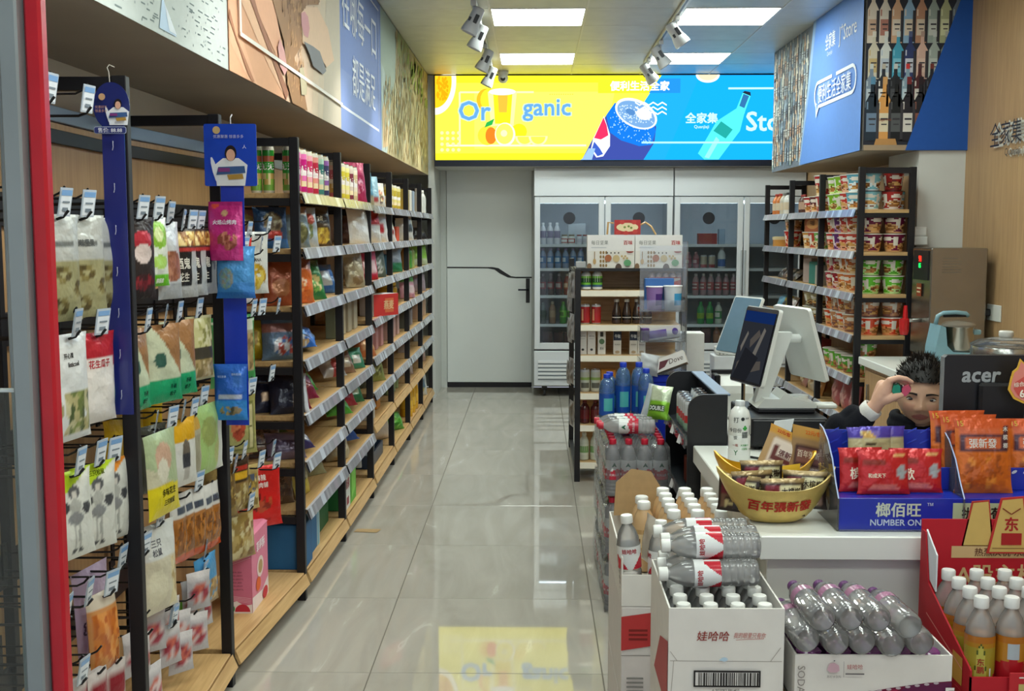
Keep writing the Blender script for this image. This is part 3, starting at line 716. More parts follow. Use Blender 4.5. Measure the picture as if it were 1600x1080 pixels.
a.shape([(.50,.30),(.70,.30),(.73,.60),(.47,.60)], 'fbf59a'); a.shape([(.535,.32),(.67,.32),(.69,.58),(.52,.58)], 'f8e022'); a.shape([(.57,.42),(.64,.42),(.65,.57),(.56,.57)], 'f7b03a'); a.shape(ell(.60, .60, .12, .03, 18), 'fffff0')
a.shape(ell(.465, .215, .085, .085, 20), 'f8d038'); a.shape(ell(.50, .215, .05, .075, 18), 'ee7a22'); a.shape(ell(.75, .25, .07, .07, 16), 'f8e020')
a.shape(ell(.625, .225, .092, .105, 22), 'fffbd0'); a.shape(ell(.62, .23, .078, .09, 22), 'fbee60'); a.shape(ell(.615, .235, .03, .03, 12), 'fdf8b0')
a.shape(ell(.80, .21, .085, .085, 20, 0, pi, 2*pi), 'fdf7a8'); a.shape(ell(.80, .205, .065, .065, 20, 0, pi, 2*pi), 'f9ec50'); a.shape(ell(.92, .21, .085, .085, 20, 0, pi, 2*pi), 'fdf7a8'); a.shape(ell(.92, .205, .065, .065, 20, 0, pi, 2*pi), 'f9ec50')
a.shape([(.44,.285),(.46,.33),(.53,.365),(.51,.31)], '28a84a')
for s, cu, cv, h in (('Or', .355, .434, .165), ('ganic', .995, .437, .185)):
    a.write(s, cu, cv, h*1.03, 'b8d4c8', .05, None); a.write(s, cu, cv, h, '5f9cd0', .018)
a.shapes([rect(1.02+.02*k, .572, 1.03+.02*k, .58) for k in range(11)], 'd8b838')
# can
a.shape([(1.60,.50),(1.53,.40),(1.41,.19),(1.31,.0),(1.86,.0),(1.955,.15),(1.97,.29),(1.85,.45)], '3a4a9a')
a.shape([(1.60,.50),(1.525,.39),(1.56,.24),(1.66,.17),(1.82,.12),(1.93,.13),(1.965,.25),(1.95,.31),(1.75,.36)], '1672d8')
a.shapes([ell(x, z, .004, .006, 5) for x, z in ((rg.uniform(1.55, 1.93), rg.uniform(.14, .42)) for _ in range(130)) if abs(z-(.36-.55*(x-1.55))) < .10], 'a8d8f8')
a.shape(ell(1.79, .405, .20, .12, 28, -.45), 'd6e2ee'); a.shape(ell(1.79, .40, .18, .10, 28, -.45), '6f9ccc'); a.shapes([ell(1.79+rg.uniform(-.15, .15), .40+rg.uniform(-.08, .08), .006, .006, 5) for _ in range(110)], 'c8dcee')
a.shape(ell(1.74, .42, .045, .026, 16, -.4), '4f80b8'); a.shape(ell(1.86, .40, .07, .05, 16, -.3), 'eef4f6')
a.shape([(1.505,.385),(1.41,.185),(1.39,.09),(1.44,.02),(1.50,.03),(1.56,.12),(1.56,.22)], 'eef2f4')
a.shape([(1.501,.373),(1.418,.191),(1.48,.178),(1.545,.215),(1.53,.30)], 'e0305c'); a.shape([(1.40,.10),(1.42,.16),(1.47,.10),(1.50,.05),(1.45,.03)], '3a5ab8')
a.shapes([[(1.31,.0),(1.40,.0),(1.43,.10),(1.37,.10)]], '8fb4dc')
for k in range(3):
    z = .49-.04*k
    a.shapes([[(1.78+.04*i, z+.012*(-1)**i-.006), (1.82+.04*i, z-.012*(-1)**i-.006), (1.82+.04*i, z-.012*(-1)**i+.007), (1.78+.04*i, z+.012*(-1)**i+.007)] for i in range(7)], 'f2f6f4')
a.shape(rect(1.45, .584, 1.93, .71), 'd2d62c'); a.shape([(1.90,.584),(2.178,.584),(2.178,.71),(1.99,.71)], '2288d4'); a.write('便利生活全家', 1.82, .647, .082, 'ffffff', .035, .57)
# bottle and shop name
a.write('全家集', 2.37, .365, .09, 'bfe4fb', .03, .33); a.write('Quanjiaji', 2.37, .285, .035, 'bfe4fb', .01, .33); a.write("J⁺", 2.70, .36, .14, 'bfe4fb', .01); a.write('Store', 3.02, .335, .165, 'bfe4fb', .02)
a.shape([(2.525,.0),(2.40,.0),(2.342,.054),(2.502,.336),(2.676,.448),(2.73,.588),(2.799,.56),(2.746,.403),(2.71,.251)], '4fe0ea'); a.shape([(2.542,.336),(2.646,.263),(2.585,.184),(2.475,.252)], '1f9a94')
a.shape([(2.70,.47),(2.735,.575),(2.785,.555),(2.745,.45)], '2e6aa0'); a.shape([(2.725,.585),(2.80,.555),(2.795,.59),(2.745,.60)], '222a3a'); a.shape([(2.40,.02),(2.50,.2),(2.53,.17),(2.44,.01)], '8af0f2')
a.line((1.84,.15), (3.335,.149), .016, 'a9e6fb'); a.line((2.60,.622), (3.335,.622), .016, 'b9ecfb')
a.shape(ell(2.417, .742, .105, .07, 20, 0, pi, 2*pi), 'f6f4e2'); a.shape(ell(2.417, .742, .085, .05, 20, 0, pi, 2*pi), 'd8d0b0')
a.obj('print', 'sign_light', sg)
# ---------------------------------------------------------------- entrance door leaf at the left edge
t = thing('glass_entrance_door', 'open glass door leaf with red edge bar and grey metal stiles', 'door', (-.69, 1.6, 0))
MB().bbox(-.012, .012, -.012, .012, 0, 2.2, 'b81d2c', .004).obj('red_bar', 'red_paint', t)
MB().bbox(-.040, -.0135, -.03, .02, 0, 2.2, '8f979a', .003).obj('stile', 'alu', t)
MB().bbox(-.072, -.048, .03, .07, 0, 2.2, '8f979a', .003).obj('stile', 'alu', t)
MB().box(-.34, -.041, .0, .006, .05, 1.30, 'ffffff').obj('glass_pane', 'glass', t)
MB().bbox(-.34, -.041, -.006, .012, 0, .05, '8f979a', .003).obj('bottom_rail', 'alu', t)
MB().bbox(-.34, -.041, -.006, .012, 1.30, 1.304, 'd0d8d8', .001).obj('glass_edge', 'paint', t)
# ================================================================ snack wall: nine bays between black uprights
PY = [1.86, 2.765, 3.675, 4.58, 5.48, 6.395, 7.326, 8.218, 9.125, 10.058]
PX = [-.980, -.980, -1.008, -.942, -.924, -.914, -.910, -.902, -.896, -.900]
LV1 = [1.68, 1.455, 1.22, .995, .77, .575, .375, .12]; LV2 = [1.67, 1.455, 1.24, 1.02, .80, .60, .42, .13]
HROW = [1.57, 1.27, .97, .67, .38]
BAYN = ['first', 'second', 'third', 'fourth', 'fifth', 'sixth', 'seventh', 'eighth', 'ninth']
SHN = ['top', 'second', 'third', 'fourth', 'fifth', 'sixth', 'seventh', 'bottom']
DEP = .36
def bay_frame(b):
    dx, dy = PX[b+1]-PX[b], PY[b+1]-PY[b]; return math.hypot(dx, dy), math.atan2(-dx, dy)
def levels(b): return LV1 if b < 5 else LV2
def bay_pt(b, t, d, z):
    l, a = bay_frame(b); x, y = -d, .034+(l-.034)*t
    return (PX[b]+x*cos(a)-y*sin(a), PY[b]+x*sin(a)+y*cos(a), z)
def upright(parent, y, lev):
    m = MB(); m.bbox(-.036, 0, y, y+.03, .0, 1.90, '17161a', .002); m.bbox(-DEP, -DEP+.036, y, y+.03, 0, 1.90, '17161a', .002)
    m.box(-DEP+.036, -.036, y+.002, y+.028, 1.865, 1.897, '17161a')
    for z in lev: m.box(-DEP+.036, -.036, y+.004, y+.026, z-.052, z-.0215, '17161a')
    return m.obj('upright_frame', 'black', parent)
def rail_mesh(l):
    m = MB(); n = max(6, int(l/.035)); rr = random.Random(int(l*1e4))
    pr = [(.0, .004), (.010, .002), (.024, -.040), (.018, -.043), (.004, -.012)]
    def col(u, v):
        return col.c[int(u*n) % n]
    col.c = [rr.choice(['85858c', '85858c', '7f7f88', 'b4bac6', '94949c', '8f8894']) for _ in range(n)]
    m.grid(lambda u, v: (.010+.014*v, u*l, .002-.042*v), n, 1, col)
    m.grid(lambda u, v: (.010*(1-v), u*l, .002+.002*v), n, 1, 'b4b4b8'); m.grid(lambda u, v: (.024-.006*v, u*l, -.040-.003*v), n, 1, '9a9aa0')
    m.grid(lambda u, v: (.018-.014*v, u*l, -.043+.031*v), n, 1, '8a8a90'); return m.mesh('price_rail', 'gloss')
def hook_mesh(l):
    m = MB()
    m.tube([(0,0,0), (l-.03,0,0), (l-.012,0,.006), (l,0,.02)], .0032, '141316', 5)
    m.tube([(0,0,.045), (l-.035,0,.05), (l-.018,0,.058), (l-.006,0,.072)], .0026, '141316', 5)
    m.box(-.006, .0, -.012, .012, -.02, .07, '141316'); return m.mesh('hook', 'black')
def tag_mesh(k):
    m = MB(); f = frame((0, -.024, -.035), (0,1,0), (.18,0,.98), (.98,0,-.18)); a = Art(f)
    a.shape(rect(0, 0, .048, .062), 'b7c3d0'); a.shape(rect(.004, .004, .044, .046), 'dfe6ee' if k != 1 else 'c0c4cc'); a.shape(rect(.004, .046, .044, .058), '7aa4d4')
    a.shapes([rect(.012, .012, .034, .02), rect(.01, .03, .038, .034)], '7c8894')
    b = MB(); b.box(-.0012, 0, -.024, .024, -.035, .027, 'b7c3d0'); a.v += [(p[0]+.18*(p[2]+.035), p[1], p[2]) for p in b.v]; n = len(a.v)-8
    a.f += [tuple(n+i for i in f) for f in b.f]; a.c += b.c; a.m += b.m
    return a.mesh('price_tag', 'gloss')
UNITS = []
for b in range(9):
    l, a = bay_frame(b); lev = levels(b)
    kind = 'with black wire hooks' if b < 3 else 'with oak boards'
    u = thing('snack_shelving_unit', f'black metal snack shelving {kind}, {BAYN[b]} bay from the entrance', 'shelving', (PX[b], PY[b], 0), a, 'snack shelving units'); UNITS.append(u)
    hookbay = b < 3
    upright(u, 0, [] if hookbay else lev)
    if b == 8: upright(u, l, lev)
    MB().box(-DEP+.001, -DEP+.012, .032, l-.002, .03, 1.83, 'ffffff').obj('back_panel', 'oak_back', u)
    MB().bbox(-DEP+.003, -DEP+.022, .032, l-.002, 1.832, 1.875, '7d92ac', .002).obj('top_band', 'rail_blue', u)
    z = lev[7]
    MB().bbox(-DEP+.014, -.004, .032, l-.003, z-.02, z, 'ffffff', .002).obj('base_board', 'oak', u)
    m = MB(); m.prism([(.002, z-.003), (.02, z-.048), (.012, z-.052), (-.003, z-.02)], 1, .0315, l-.001, 'ffffff'); m.obj('base_lip', 'oak', u)
    if hookbay:
        for z in HROW: MB().bbox(-DEP+.013, -DEP+.025, .032, l-.003, z-.03, z+.055, '17161a', .002).obj('cross_bar', 'black_metal', u)
        for z in (1.79, ): MB().bbox(-DEP+.013, -DEP+.025, .032, l-.003, z-.02, z+.02, '17161a', .002).obj('cross_bar', 'black_metal', u)
    else:
        for k, z in enumerate(lev[:7]):
            MB().bbox(-DEP+.014, -.004, .032, l-.003, z-.021, z, 'ffffff', .0015).obj('shelf_board', 'oak', u)
            if b >= 5 and k == 6:
                m = MB(); m.prism([(.002, z-.003), (.02, z-.045), (.012, z-.05), (-.003, z-.02)], 1, .0315, l-.001, 'ffffff'); m.obj('shelf_lip', 'oak', u)
            else: put('price_rail', cached(('rail', round(l-.034, 2)), lambda: rail_mesh(round(l-.034, 2))), u, (-.003, .033, z))
def hook(b, y, z, l=.30, tagk=0):
    """y, z in the room; the hook belongs to its bay"""
    u = UNITS[b]; h = put('hook', cached(('hook', l), lambda: hook_mesh(l)), u, (-DEP+.031, y-PY[b], z))
    if tagk is not None: put('price_tag', cached(('tag', tagk), lambda: tag_mesh(tagk)), h, (l-.012, 0, .042), (0, 0, random.uniform(-.35, .25)))
HX = lambda b, l: PX[b]-DEP+.031+l        # where a hook of this bay ends
RNG = random.Random(11)
def hang(b, y, zt, w, h, d, layers, label, off=.03, l=.30, yaw=None, style='flat', mat='foil', texts=(), hk=True, tagk=0, name='snack_bag', group=None, nu=26, cat='bag', nv=38):
    """a bag hung by its header on a hook, top at zt"""
    yaw = R(90)-R(RNG.uniform(6, 22)) if yaw is None else yaw
    if hk: hook(b, y, zt-.012, l, tagk)
    o = bag(label, (HX(b, l)-off, y, zt-h), w, h, d, layers, (RNG.uniform(-.05, .02), 0, yaw), style, mat, texts, group=group, name=name, nu=nu, cat=cat, nv=nv); return o
# --- first bay
NUT = ['8d7a48', '6e6a3a', 'b5a268', '4f4a28', 'a5925a']
olive = [('b', 'a8a98c'), ('r', 0, 0, 1, .56, 'a09c74')]+[('e', cx_+.13*cos(a_), cy_+.055*sin(a_), .075, .032, ['6b5f36', '857a4a', '54492a'][k_ % 3]) for cx_, cy_ in ((.52, .44), (.45, .14), (.95, .3), (.02, .28)) for k_, a_ in enumerate((0, 1.1, 2.2, 3.3, 4.4, 5.5))]+[ ('r', 0, .56, 1, 1, 'b9bcb8'), ('r', .2, .70, .8, .75, '6a6e6c')]
hang(0, 2.47, 1.565, .17, .235, .03, olive, 'silver and olive nut pouch half hidden behind the red door bar')
hang(0, 2.60, 1.565, .17, .235, .03, olive, 'silver and olive nut pouch second from the red door bar', texts=(('原味坚果', .5, .73, .07, '55595a', .6),))
hang(0, 2.73, 1.560, .17, .235, .03, olive, 'silver and olive nut pouch beside the dark blue display strip', hk=False)
wpist = [('b', 'dfe2e2'), ('s', .25, .06, .95, .45, ['8f9a5a', '6d7a44', 'b4ac7c', '4c5a34', 'c8c49c'], .85), ('e', .1, .3, .12, .08, '9a9468')]
hang(0, 2.51, 1.30, .165, .24, .03, wpist, 'white pistachio bag with small black lettering below the olive pouches', texts=(('listicool', .5, .72, .045, '333333', .7), ('开心果', .4, .80, .05, '333333', .4)), tagk=1)
hang(0, 2.66, 1.29, .15, .215, .03, [('b', 'e8e4e0'), ('r', 0, .62, 1, 1, 'b02030'), ('r', .1, .6, .9, .72, 'e8e0dc')], 'red topped white bag beside the pistachio bag', texts=(('花生瓜子', .5, .66, .09, 'b02030', .7),))
dgreen = [('b', '2f5a3c'), ('r', 0, 0, 1, .38, '1c8052'), ('e', .5, .6, .3, .2, '27352c')]
hang(0, 2.715, 1.265, .12, .185, .03, dgreen, 'dark green snack bag partly behind the blue display strip', hk=False)
hang(0, 2.74, 1.25, .12, .175, .03, dgreen, 'dark green snack bag tucked against the first post', hk=False, off=.07)
def sketch(top): return [('b', 'd9dbd4'), ('g', .35, .66, top), ('e', .5, .76, .13, .085, '5a5c60'), ('e', .5, .735, .07, .05, 'd2cec6'), ('e', .5, .60, .13, .10, 'b4b6b0'), ('e', .24, .60, .13, .075, '3f4145'), ('e', .77, .56, .12, .07, '484a4e'), ('e', .5, .46, .18, .07, '8a8c8e'), ('e', .46, .27, .035, .15, 'aaaca6'), ('e', .57, .26, .035, .16, 'a0a29c'), ('e', .45, .095, .06, .025, '3c3e42'), ('e', .60, .085, .06, .025, '3c3e42')]
hang(0, 2.50, .99, .15, .20, .028, sketch('a9c820'), 'white bag with grey figure sketch and lime top, nearest the red bar')
hang(0, 2.62, .985, .15, .21, .028, sketch('b7d428'), 'white bag with grey figure sketch and lime corner, middle of three', texts=(('三只松鼠', .5, .9, .06, '4a5a10', .6),))
hang(0, 2.71, .975, .14, .20, .028, sketch('e8902c'), 'white bag with grey figure sketch and orange corner', off=.02)
hang(0, 2.735, .70, .17, .28, .03, [('b', 'cbb6d2'), ('r', .1, .3, .9, .5, 'c0a6cc'), ('r', 0, 0, 1, .15, 'e4dce4')], 'pale lilac snack bag low beside the first post', texts=(('grur', .35, .5, .12, '4a3a56', .5),), off=.08)
hang(0, 2.66, .66, .12, .20, .045, [('b', 'c98a4c'), ('s', .05, .05, .95, .78, ['c26a24', 'd07c30', 'b45c1c', 'dc9448']), ('r', 0, .82, 1, 1, 'cfc4b0')], 'clear bag of orange nuts in front of the lilac bag', mat='film', style='pillow')
for k in range(7):
    hang(0, 2.47+.036*k, .515-.006*k, .075, .15, .02, [('b', 'cfc6c2'), ('r', .1, .45, .9, .8, '8c1f2c'), ('o', .5, .3, .3, .18, ['a8341c', '8c2418', 'c0502c'])], 'small red and white jerky packet hanging in the lowest row', hk=(k % 3 == 0), tagk=None if k else 0, group='small red and white jerky packets', nu=6, off=.02+.012*(k % 3), style='pillow', nv=8)
# --- second bay
hang(1, 2.99, 1.565, .13, .215, .03, [('b', '2a2326'), ('e', .5, .72, .3, .12, 'b43040'), ('e', .5, .55, .28, .12, 'd8c8c4'), ('o', .5, .2, .36, .1, ['6a1c28', '8c2834', '3c1a20'])], 'black snack bag with red berries next to the first post')
hang(1, 3.13, 1.566, .13, .19, .03, [('b', 'dfe6da'), ('e', .5, .75, .4, .2, '8cbf3c'), ('e', .5, .75, .2, .1, 'd8e4a0'), ('r', 0, 0, 1, .18, '6cc41c'), ('e', .5, .35, .35, .1, 'a8d060')], 'white kiwi snack bag with green fruit print', texts=(('猕猴桃', .5, .08, .07, 'f4f8ee', .6),))
hang(1, 3.24, 1.555, .14, .22, .03, [('b', 'c9cdd0'), ('r', 0, 0, 1, .2, 'a9adb0'), ('o', .5, .42, .45, .2, ['a46a52', 'b98064', '8c543c'])], 'silver bag with dried meat print and white card', tagk=1)
SNK = [('b', 'b4b6b6'), ('r', 0, .72, 1, 1, '2e2a26'), ('s', .06, .74, .94, .97, ['b88a44', 'd8b868', '8a5a24', 'e4cc90']), ('r', .08, .18, .66, .66, '1e1c1e'), ('r', .0, .68, 1, .72, 'b43834')]
for k, y in enumerate((3.37, 3.47, 3.57)):
    hang(1, y, 1.535, .14, .205, .03, SNK, f'silver snack pouch with black label and brown window, {["first", "second", "third"][k]} of three', texts=(('酒鬼', .36, .5, .16, 'd8d4c8', .5), ('花生', .36, .3, .13, 'd8d4c8', .5)))
MINT = [('b', 'c3cbb0'), ('g', .25, .36, '3a2a20'), ('g', .25, .36, 'c3cbb0'), ('r', 0, 0, 1, .30, '1aa06c'), ('g', -.9, 1.15, '9c7048'), ('e', .3, .55, .15, .1, '2f5a50')]
for k, (y, off) in enumerate(((3.00, .05), (3.16, .03), (3.30, .03))):
    hang(1, y, 1.268, .16, .22, .035, MINT, f'cream and mint green nut bag with round badge, {["first", "second", "third"][k]} from the post', off=off, texts=(('手剥', .65, .2, .06, '0c4030', .4), ('松子', .65, .11, .06, '0c4030', .4)))
hang(1, 3.10, 1.26, .15, .21, .03, [('b', '3f4a34'), ('r', 0, 0, 1, .3, '1a7a54')], 'dark olive nut bag between two mint bags', off=.09, hk=False)
hang(1, 3.52, 1.265, .14, .2, .03, [('b', 'b5b088'), ('s', .05, .5, .95, .95, ['a8a868', '8a8a50', 'c8c490', 'd8d4ac']), ('r', .1, .34, .9, .5, '23211e'), ('s', .05, .03, .95, .32, ['b09868', '8c7848', 'cbb88c'])], 'clear nut bag with black label beside the mint bags', mat='film')
for k in range(3): hang(1, 3.40+.11*k, 1.245, .13, .19, .03, [('b', '16925f'), ('r', 0, .6, 1, 1, 'b8c4a4')], f'mint green nut bag deep on its hook, {["first", "second", "third"][k]} in that row', off=.12, hk=False)
ylw = [('b', 'c8c4a8'), ('r', 0, .0, 1, .38, 'd8c41c'), ('g', -.35, .62, 'a8b890'), ('e', .45, .68, .25, .2, 'c8a48c'), ('e', .4, .55, .18, .14, 'd8d4c0'), ('r', 0, .0, .97, .36, 'dccb1e')]
hang(1, 3.04, .985, .19, .23, .03, ylw, 'pale bag with figure print and bright yellow base, large', texts=(('多味花生', .55, .28, .09, '2c2808', .75), ('三只松鼠', .55, .16, .07, '2c2808', .7)), off=.0)
hang(1, 3.20, .975, .14, .19, .03, [('b', '4a4c44'), ('e', .5, .7, .2, .15, '8c8478'), ('r', .3, .2, .7, .55, '24261f')], 'dark snack bag with grey figure behind the yellow one', off=.08)
hang(1, 3.31, .975, .15, .20, .028, [('b', 'd8d8d2'), ('r', 0, .68, 1, 1, 'd8a41c'), ('e', .5, .55, .14, .15, '6c6458'), ('r', .38, .28, .62, .48, '3c3e44'), ('r', .42, .08, .58, .28, 'b8b4ac')], 'white snack bag with figure and golden top')
hang(1, 3.43, .965, .13, .20, .028, [('b', 'b9b49c'), ('r', .2, .1, .8, .7, 'a09a84'), ('r', 0, .78, 1, 1, 'c89c3c')], 'beige snack bag with a plain back beside the golden topped bag', off=.04)
hang(1, 3.55, .985, .20, .22, .035, [('b', 'a8c87c'), ('e', .35, .62, .25, .22, '9aa860'), ('e', .75, .3, .25, .2, 'b8c080'), ('r', .66, .0, 1, .75, 'dfe2dc')], 'pale green bag with melon print and white side strip', off=.02)
for k in range(3): hang(1, 3.05+.13*k, 1.02, .13, .12, .02, [('b', 'd0a418'), ('r', 0, .5, 1, 1, 'dcb428')], f'yellow snack bag peeking above the middle row, {["first", "second", "third"][k]} along', off=.13, hk=False, nu=6, nv=8)
ORG = [('b', 'a8703c'), ('r', 0, .66, 1, 1, 'd5d3ce'), ('r', .25, .72, .75, .84, '3c4a5c'), ('s', .05, .14, .95, .62, ['a06428', '8c5420', 'b87c3c', '7c4a1c']), ('r', 0, 0, 1, .13, 'd8541c')]
for k in range(5):
    hang(1, 3.33+.068*k, .742-.006*k, .10, .21, .035, ORG, f'clear snack bag with white header and orange bottom, {["first", "second", "third", "fourth", "fifth"][k]} of five', mat='film', style='pillow', hk=(k % 2 == 0), off=.06-.008*k, tagk=0 if k == 2 else None)
hang(1, 3.06, .725, .17, .25, .045, [('b', 'cfc8b0'), ('r', 0, .62, 1, 1, 'd8dad6'), ('s', .7, .05, .95, .6, ['c8b078', 'b09458', 'd8cca0', 'cfc8b0']), ('e', .35, .3, .25, .2, 'd8d2b8')], 'cream peanut bag with white top low in the bay', texts=(('三只', .35, .8, .08, '50525a', .4), ('松鼠', .35, .70, .08, '50525a', .4)))
hang(1, 3.52, .50, .15, .16, .03, [('b', '4a90c0'), ('r', 0, .0, 1, .35, '9c7a4c'), ('s', .3, .1, .9, .5, ['c8a468', '9c7a4c', '4a90c0'])], 'light blue snack bag under the orange bottomed bags', texts=(('D', .4, .7, .16, '16243c', .3),))
rr = random.Random(5)
for k in range(12):
    y = 2.93+.055*k; z = .43+.055*rr.random()-.05*(k % 3)
    hang(1, y, z, .085, .12, .02, [('b', 'b9b5b8'), ('o', .5, .45, .4, .25, ['8c2838', 'a84050', 'd8c4c4', 'c86858']), ('r', 0, .8, 1, 1, 'd4d0d0')], 'small silver and wine red packet hanging near the base board', hk=(k % 4 == 0), off=.02+.05*rr.random(), tagk=0 if k % 8 == 4 else None, group='small silver and wine red packets', nu=6, style='pillow', nv=8, yaw=R(40+40*rr.random()))
for k in range(3): hang(1, 3.38+.09*k, .36-.01*k, .08, .10, .02, [('b', '6cae3c'), ('e', .5, .5, .3, .3, 'a8d868')], 'small bright green packet behind the wine red packets', hk=False, off=.12, group='small bright green packets', nu=6, nv=8)
# --- third bay
hang(2, 4.07, 1.505, .17, .24, .035, [('b', 'c82820'), ('r', 0, 0, 1, .3, 'd8cfcc'), ('o', .5, .55, .32, .22, ['c82820', 'b03018', 'd88040', 'c83020'])], 'red snack bag with white base beside the square blue card', yaw=R(55), tagk=1)
hang(2, 4.30, 1.525, .16, .235, .03, [('b', 'd4d8d4'), ('o', .5, .28, .4, .22, ['c8a428', 'a8861c', 'd8c058', 'd4d8d4']), ('r', .1, .52, .5, .58, '3a3c3c')], 'white snack bag with yellow banana chips print', yaw=R(52), texts=(('BANANA', .5, .55, .05, '3a3c34', .6), ('KTC', .3, .86, .05, '5a5c54', .3)))
GRN = [('b', 'a49a7c'), ('r', 0, .78, 1, 1, 'cfd4c4'), ('r', 0, .94, 1, 1, '2c8c4c'), ('s', .1, .2, .9, .72, ['9a8258', '8a7048', 'b09868', '7c6440']), ('r', 0, 0, 1, .16, '2e9048'), ('r', 0, 0, .09, .9, '3c9858'), ('r', .92, 0, 1, .9, '3c9858')]
hang(2, 3.93, 1.23, .15, .245, .03, GRN, 'clear snack bag with green edges next to the blue strip', mat='film', yaw=R(50), texts=(('香辣', .5, .86, .08, '1c4c2c', .5),))
hang(2, 4.10, 1.225, .16, .25, .035, GRN, 'clear snack bag with green edges further from the blue strip', mat='film', yaw=R(60), texts=(('香辣', .5, .86, .08, '1c4c2c', .5),))
hang(2, 4.06, .945, .15, .225, .035, [('b', 'a09c5c'), ('r', .1, .06, .9, .86, '6c7038'), ('r', .16, .1, .70, .80, 'a8a468'), ('o', .42, .45, .2, .22, ['b04830', 'c8744c', '8c3420']), ('r', .74, .1, .86, .8, 'c8c090')], 'olive green bag with framed red picture under the green edged bags', yaw=R(45), texts=(('老街口瓜子', .80, .45, .03, '5c5420', .1),))
hang(2, 4.34, .615, .20, .24, .04, [('b', 'd0221e'), ('o', .5, .42, .26, .16, ['5c1a14', '8c2c1c', 'b85030', 'd0221e']), ('r', .3, .1, .7, .14, 'b01c1a')], 'bright red snack bag with round food print above the pink box', yaw=R(42), texts=(('麻辣', .5, .82, .10, 'f0e4dc', .5), ('烤肉铺', .5, .70, .09, 'f0e4dc', .6)))
BRN = [('b', '8c6c3c'), ('r', 0, .55, 1, .95, '3c2c1c'), ('r', .1, .6, .9, .72, 'd8a828'), ('r', .1, .74, .9, .84, 'b83424'), ('s', .05, .03, .95, .5, ['b8a064', '9c8448', 'c8b888', '84683c'])]
hang(2, 3.80, .74, .16, .20, .035, [('b', '7c6438'), ('s', .05, .05, .95, .9, ['8c7440', '6c5228', 'a08850', '5c421c'])], 'brown clear snack bag just behind the second post', mat='film', yaw=R(60))
hang(2, 3.96, .73, .16, .20, .035, BRN, 'brown snack bag with black label and yellow red stripes', yaw=R(60))
hang(2, 4.02, .53, .17, .19, .035, [('b', 'a89058'), ('r', 0, .9, 1, 1, 'b83424'), ('s', .05, .03, .95, .86, ['b8a064', '9c8448', 'c8b888', '84683c', 'd8cc9c'])], 'clear bag of pale nuts with red edge low in the third bay', mat='film', yaw=R(60))
hang(2, 4.15, .66, .12, .17, .03, [('b', 'c8b070'), ('s', .1, .1, .9, .8, ['d8c48c', 'b89848', '8c7438', '5c6478'])], 'small yellow and white snack bag beside the bright red bag', yaw=R(55))
def art_pink(a, w, h):
    a.shape(rect(0, 0, w, h), 'd0708c'); a.shape([(0,0),(w,0),(w,h*.12),(w*.7,h*.1),(w*.4,h*.16),(0,h*.13)], 'e8dcdc')
    a.shape(ell(w*.62, h*.02, w*.3, h*.10, 14, 0, 0, pi), 'c03040'); a.shape(ell(w*.2, h*.06, w*.12, h*.05), '3c8c3c')
    for k in range(4): a.line((w*.02, h*(.62+.02*k)), (w*.98, h*(.74+.025*k)), .0012, 'e8c4d0')
    for k in range(4): a.line((w*.02, h*(.24-.015*k)), (w*.98, h*(.20-.02*k)), .0012, 'e8c4d0')
    for k in range(6): a.write('草莓夹心酥饼干礼盒'[:6+k % 3], w*.42, h*(.55-.045*k), h*.022, '5c2438', 0, w*.7)
    a.write('旺旺', w*.4, h*.85, h*.05, '8c1c3c', 0, w*.5)
def art_pinkside(a, w, h):
    a.shape(rect(0, 0, w, h), 'd47c94'); a.shape([(0,0),(w,0),(w,h*.25),(w*.6,h*.15),(0,h*.2)], 'e4d4d4'); a.shape(ell(w*.5, h*.5, w*.2, h*.14), 'e4ccc8'); a.shape(ell(w*.5, h*.5, w*.13, h*.09), 'b09060')
    a.shape(ell(w*.35, h*.3, w*.14, h*.09), 'd8602c'); a.shape(ell(w*.75, h*.08, w*.16, h*.08), 'c03040'); a.write('草莓酥', w*.5, h*.8, h*.14, 'f4e8ec', .02, w*.7)
o = carton('pink gift carton with strawberry print and yellow handle on the base board', (-1.085, 4.20, .12), .095, .25, .285, 'cc6c88', 0, art_pink, name='gift_carton', sideart=art_pinkside)
m = MB(); m.tube([(0,-.05,.284), (0,-.045,.315), (0,0,.325), (0,.045,.315), (0,.05,.284)], .005, 'd8b028', 6); m.obj('handle', 'paint', o)
m = MB(); m.prism([(-.05,.2855), (.05,.2855), (.035,.292), (-.03,.297)], 1, -.13, .13, 'cc7890'); m.obj('lid', 'matte', o)
for b_, y_, z_ in ((0, 2.36, 1.57), (0, 2.42, 1.79), (0, 2.62, 1.79), (0, 2.40, .67), (0, 2.52, .67), (1, 2.92, .67), (1, 3.15, .40), (1, 3.50, .42), (2, 3.86, .69), (2, 4.30, .66), (2, 4.02, 1.44), (2, 4.20, 1.44), (2, 4.40, 1.44), (2, 4.30, .95), (2, 4.4, 1.20), (2, 4.2, 1.21)): hook(b_, y_, z_, .30, 0)
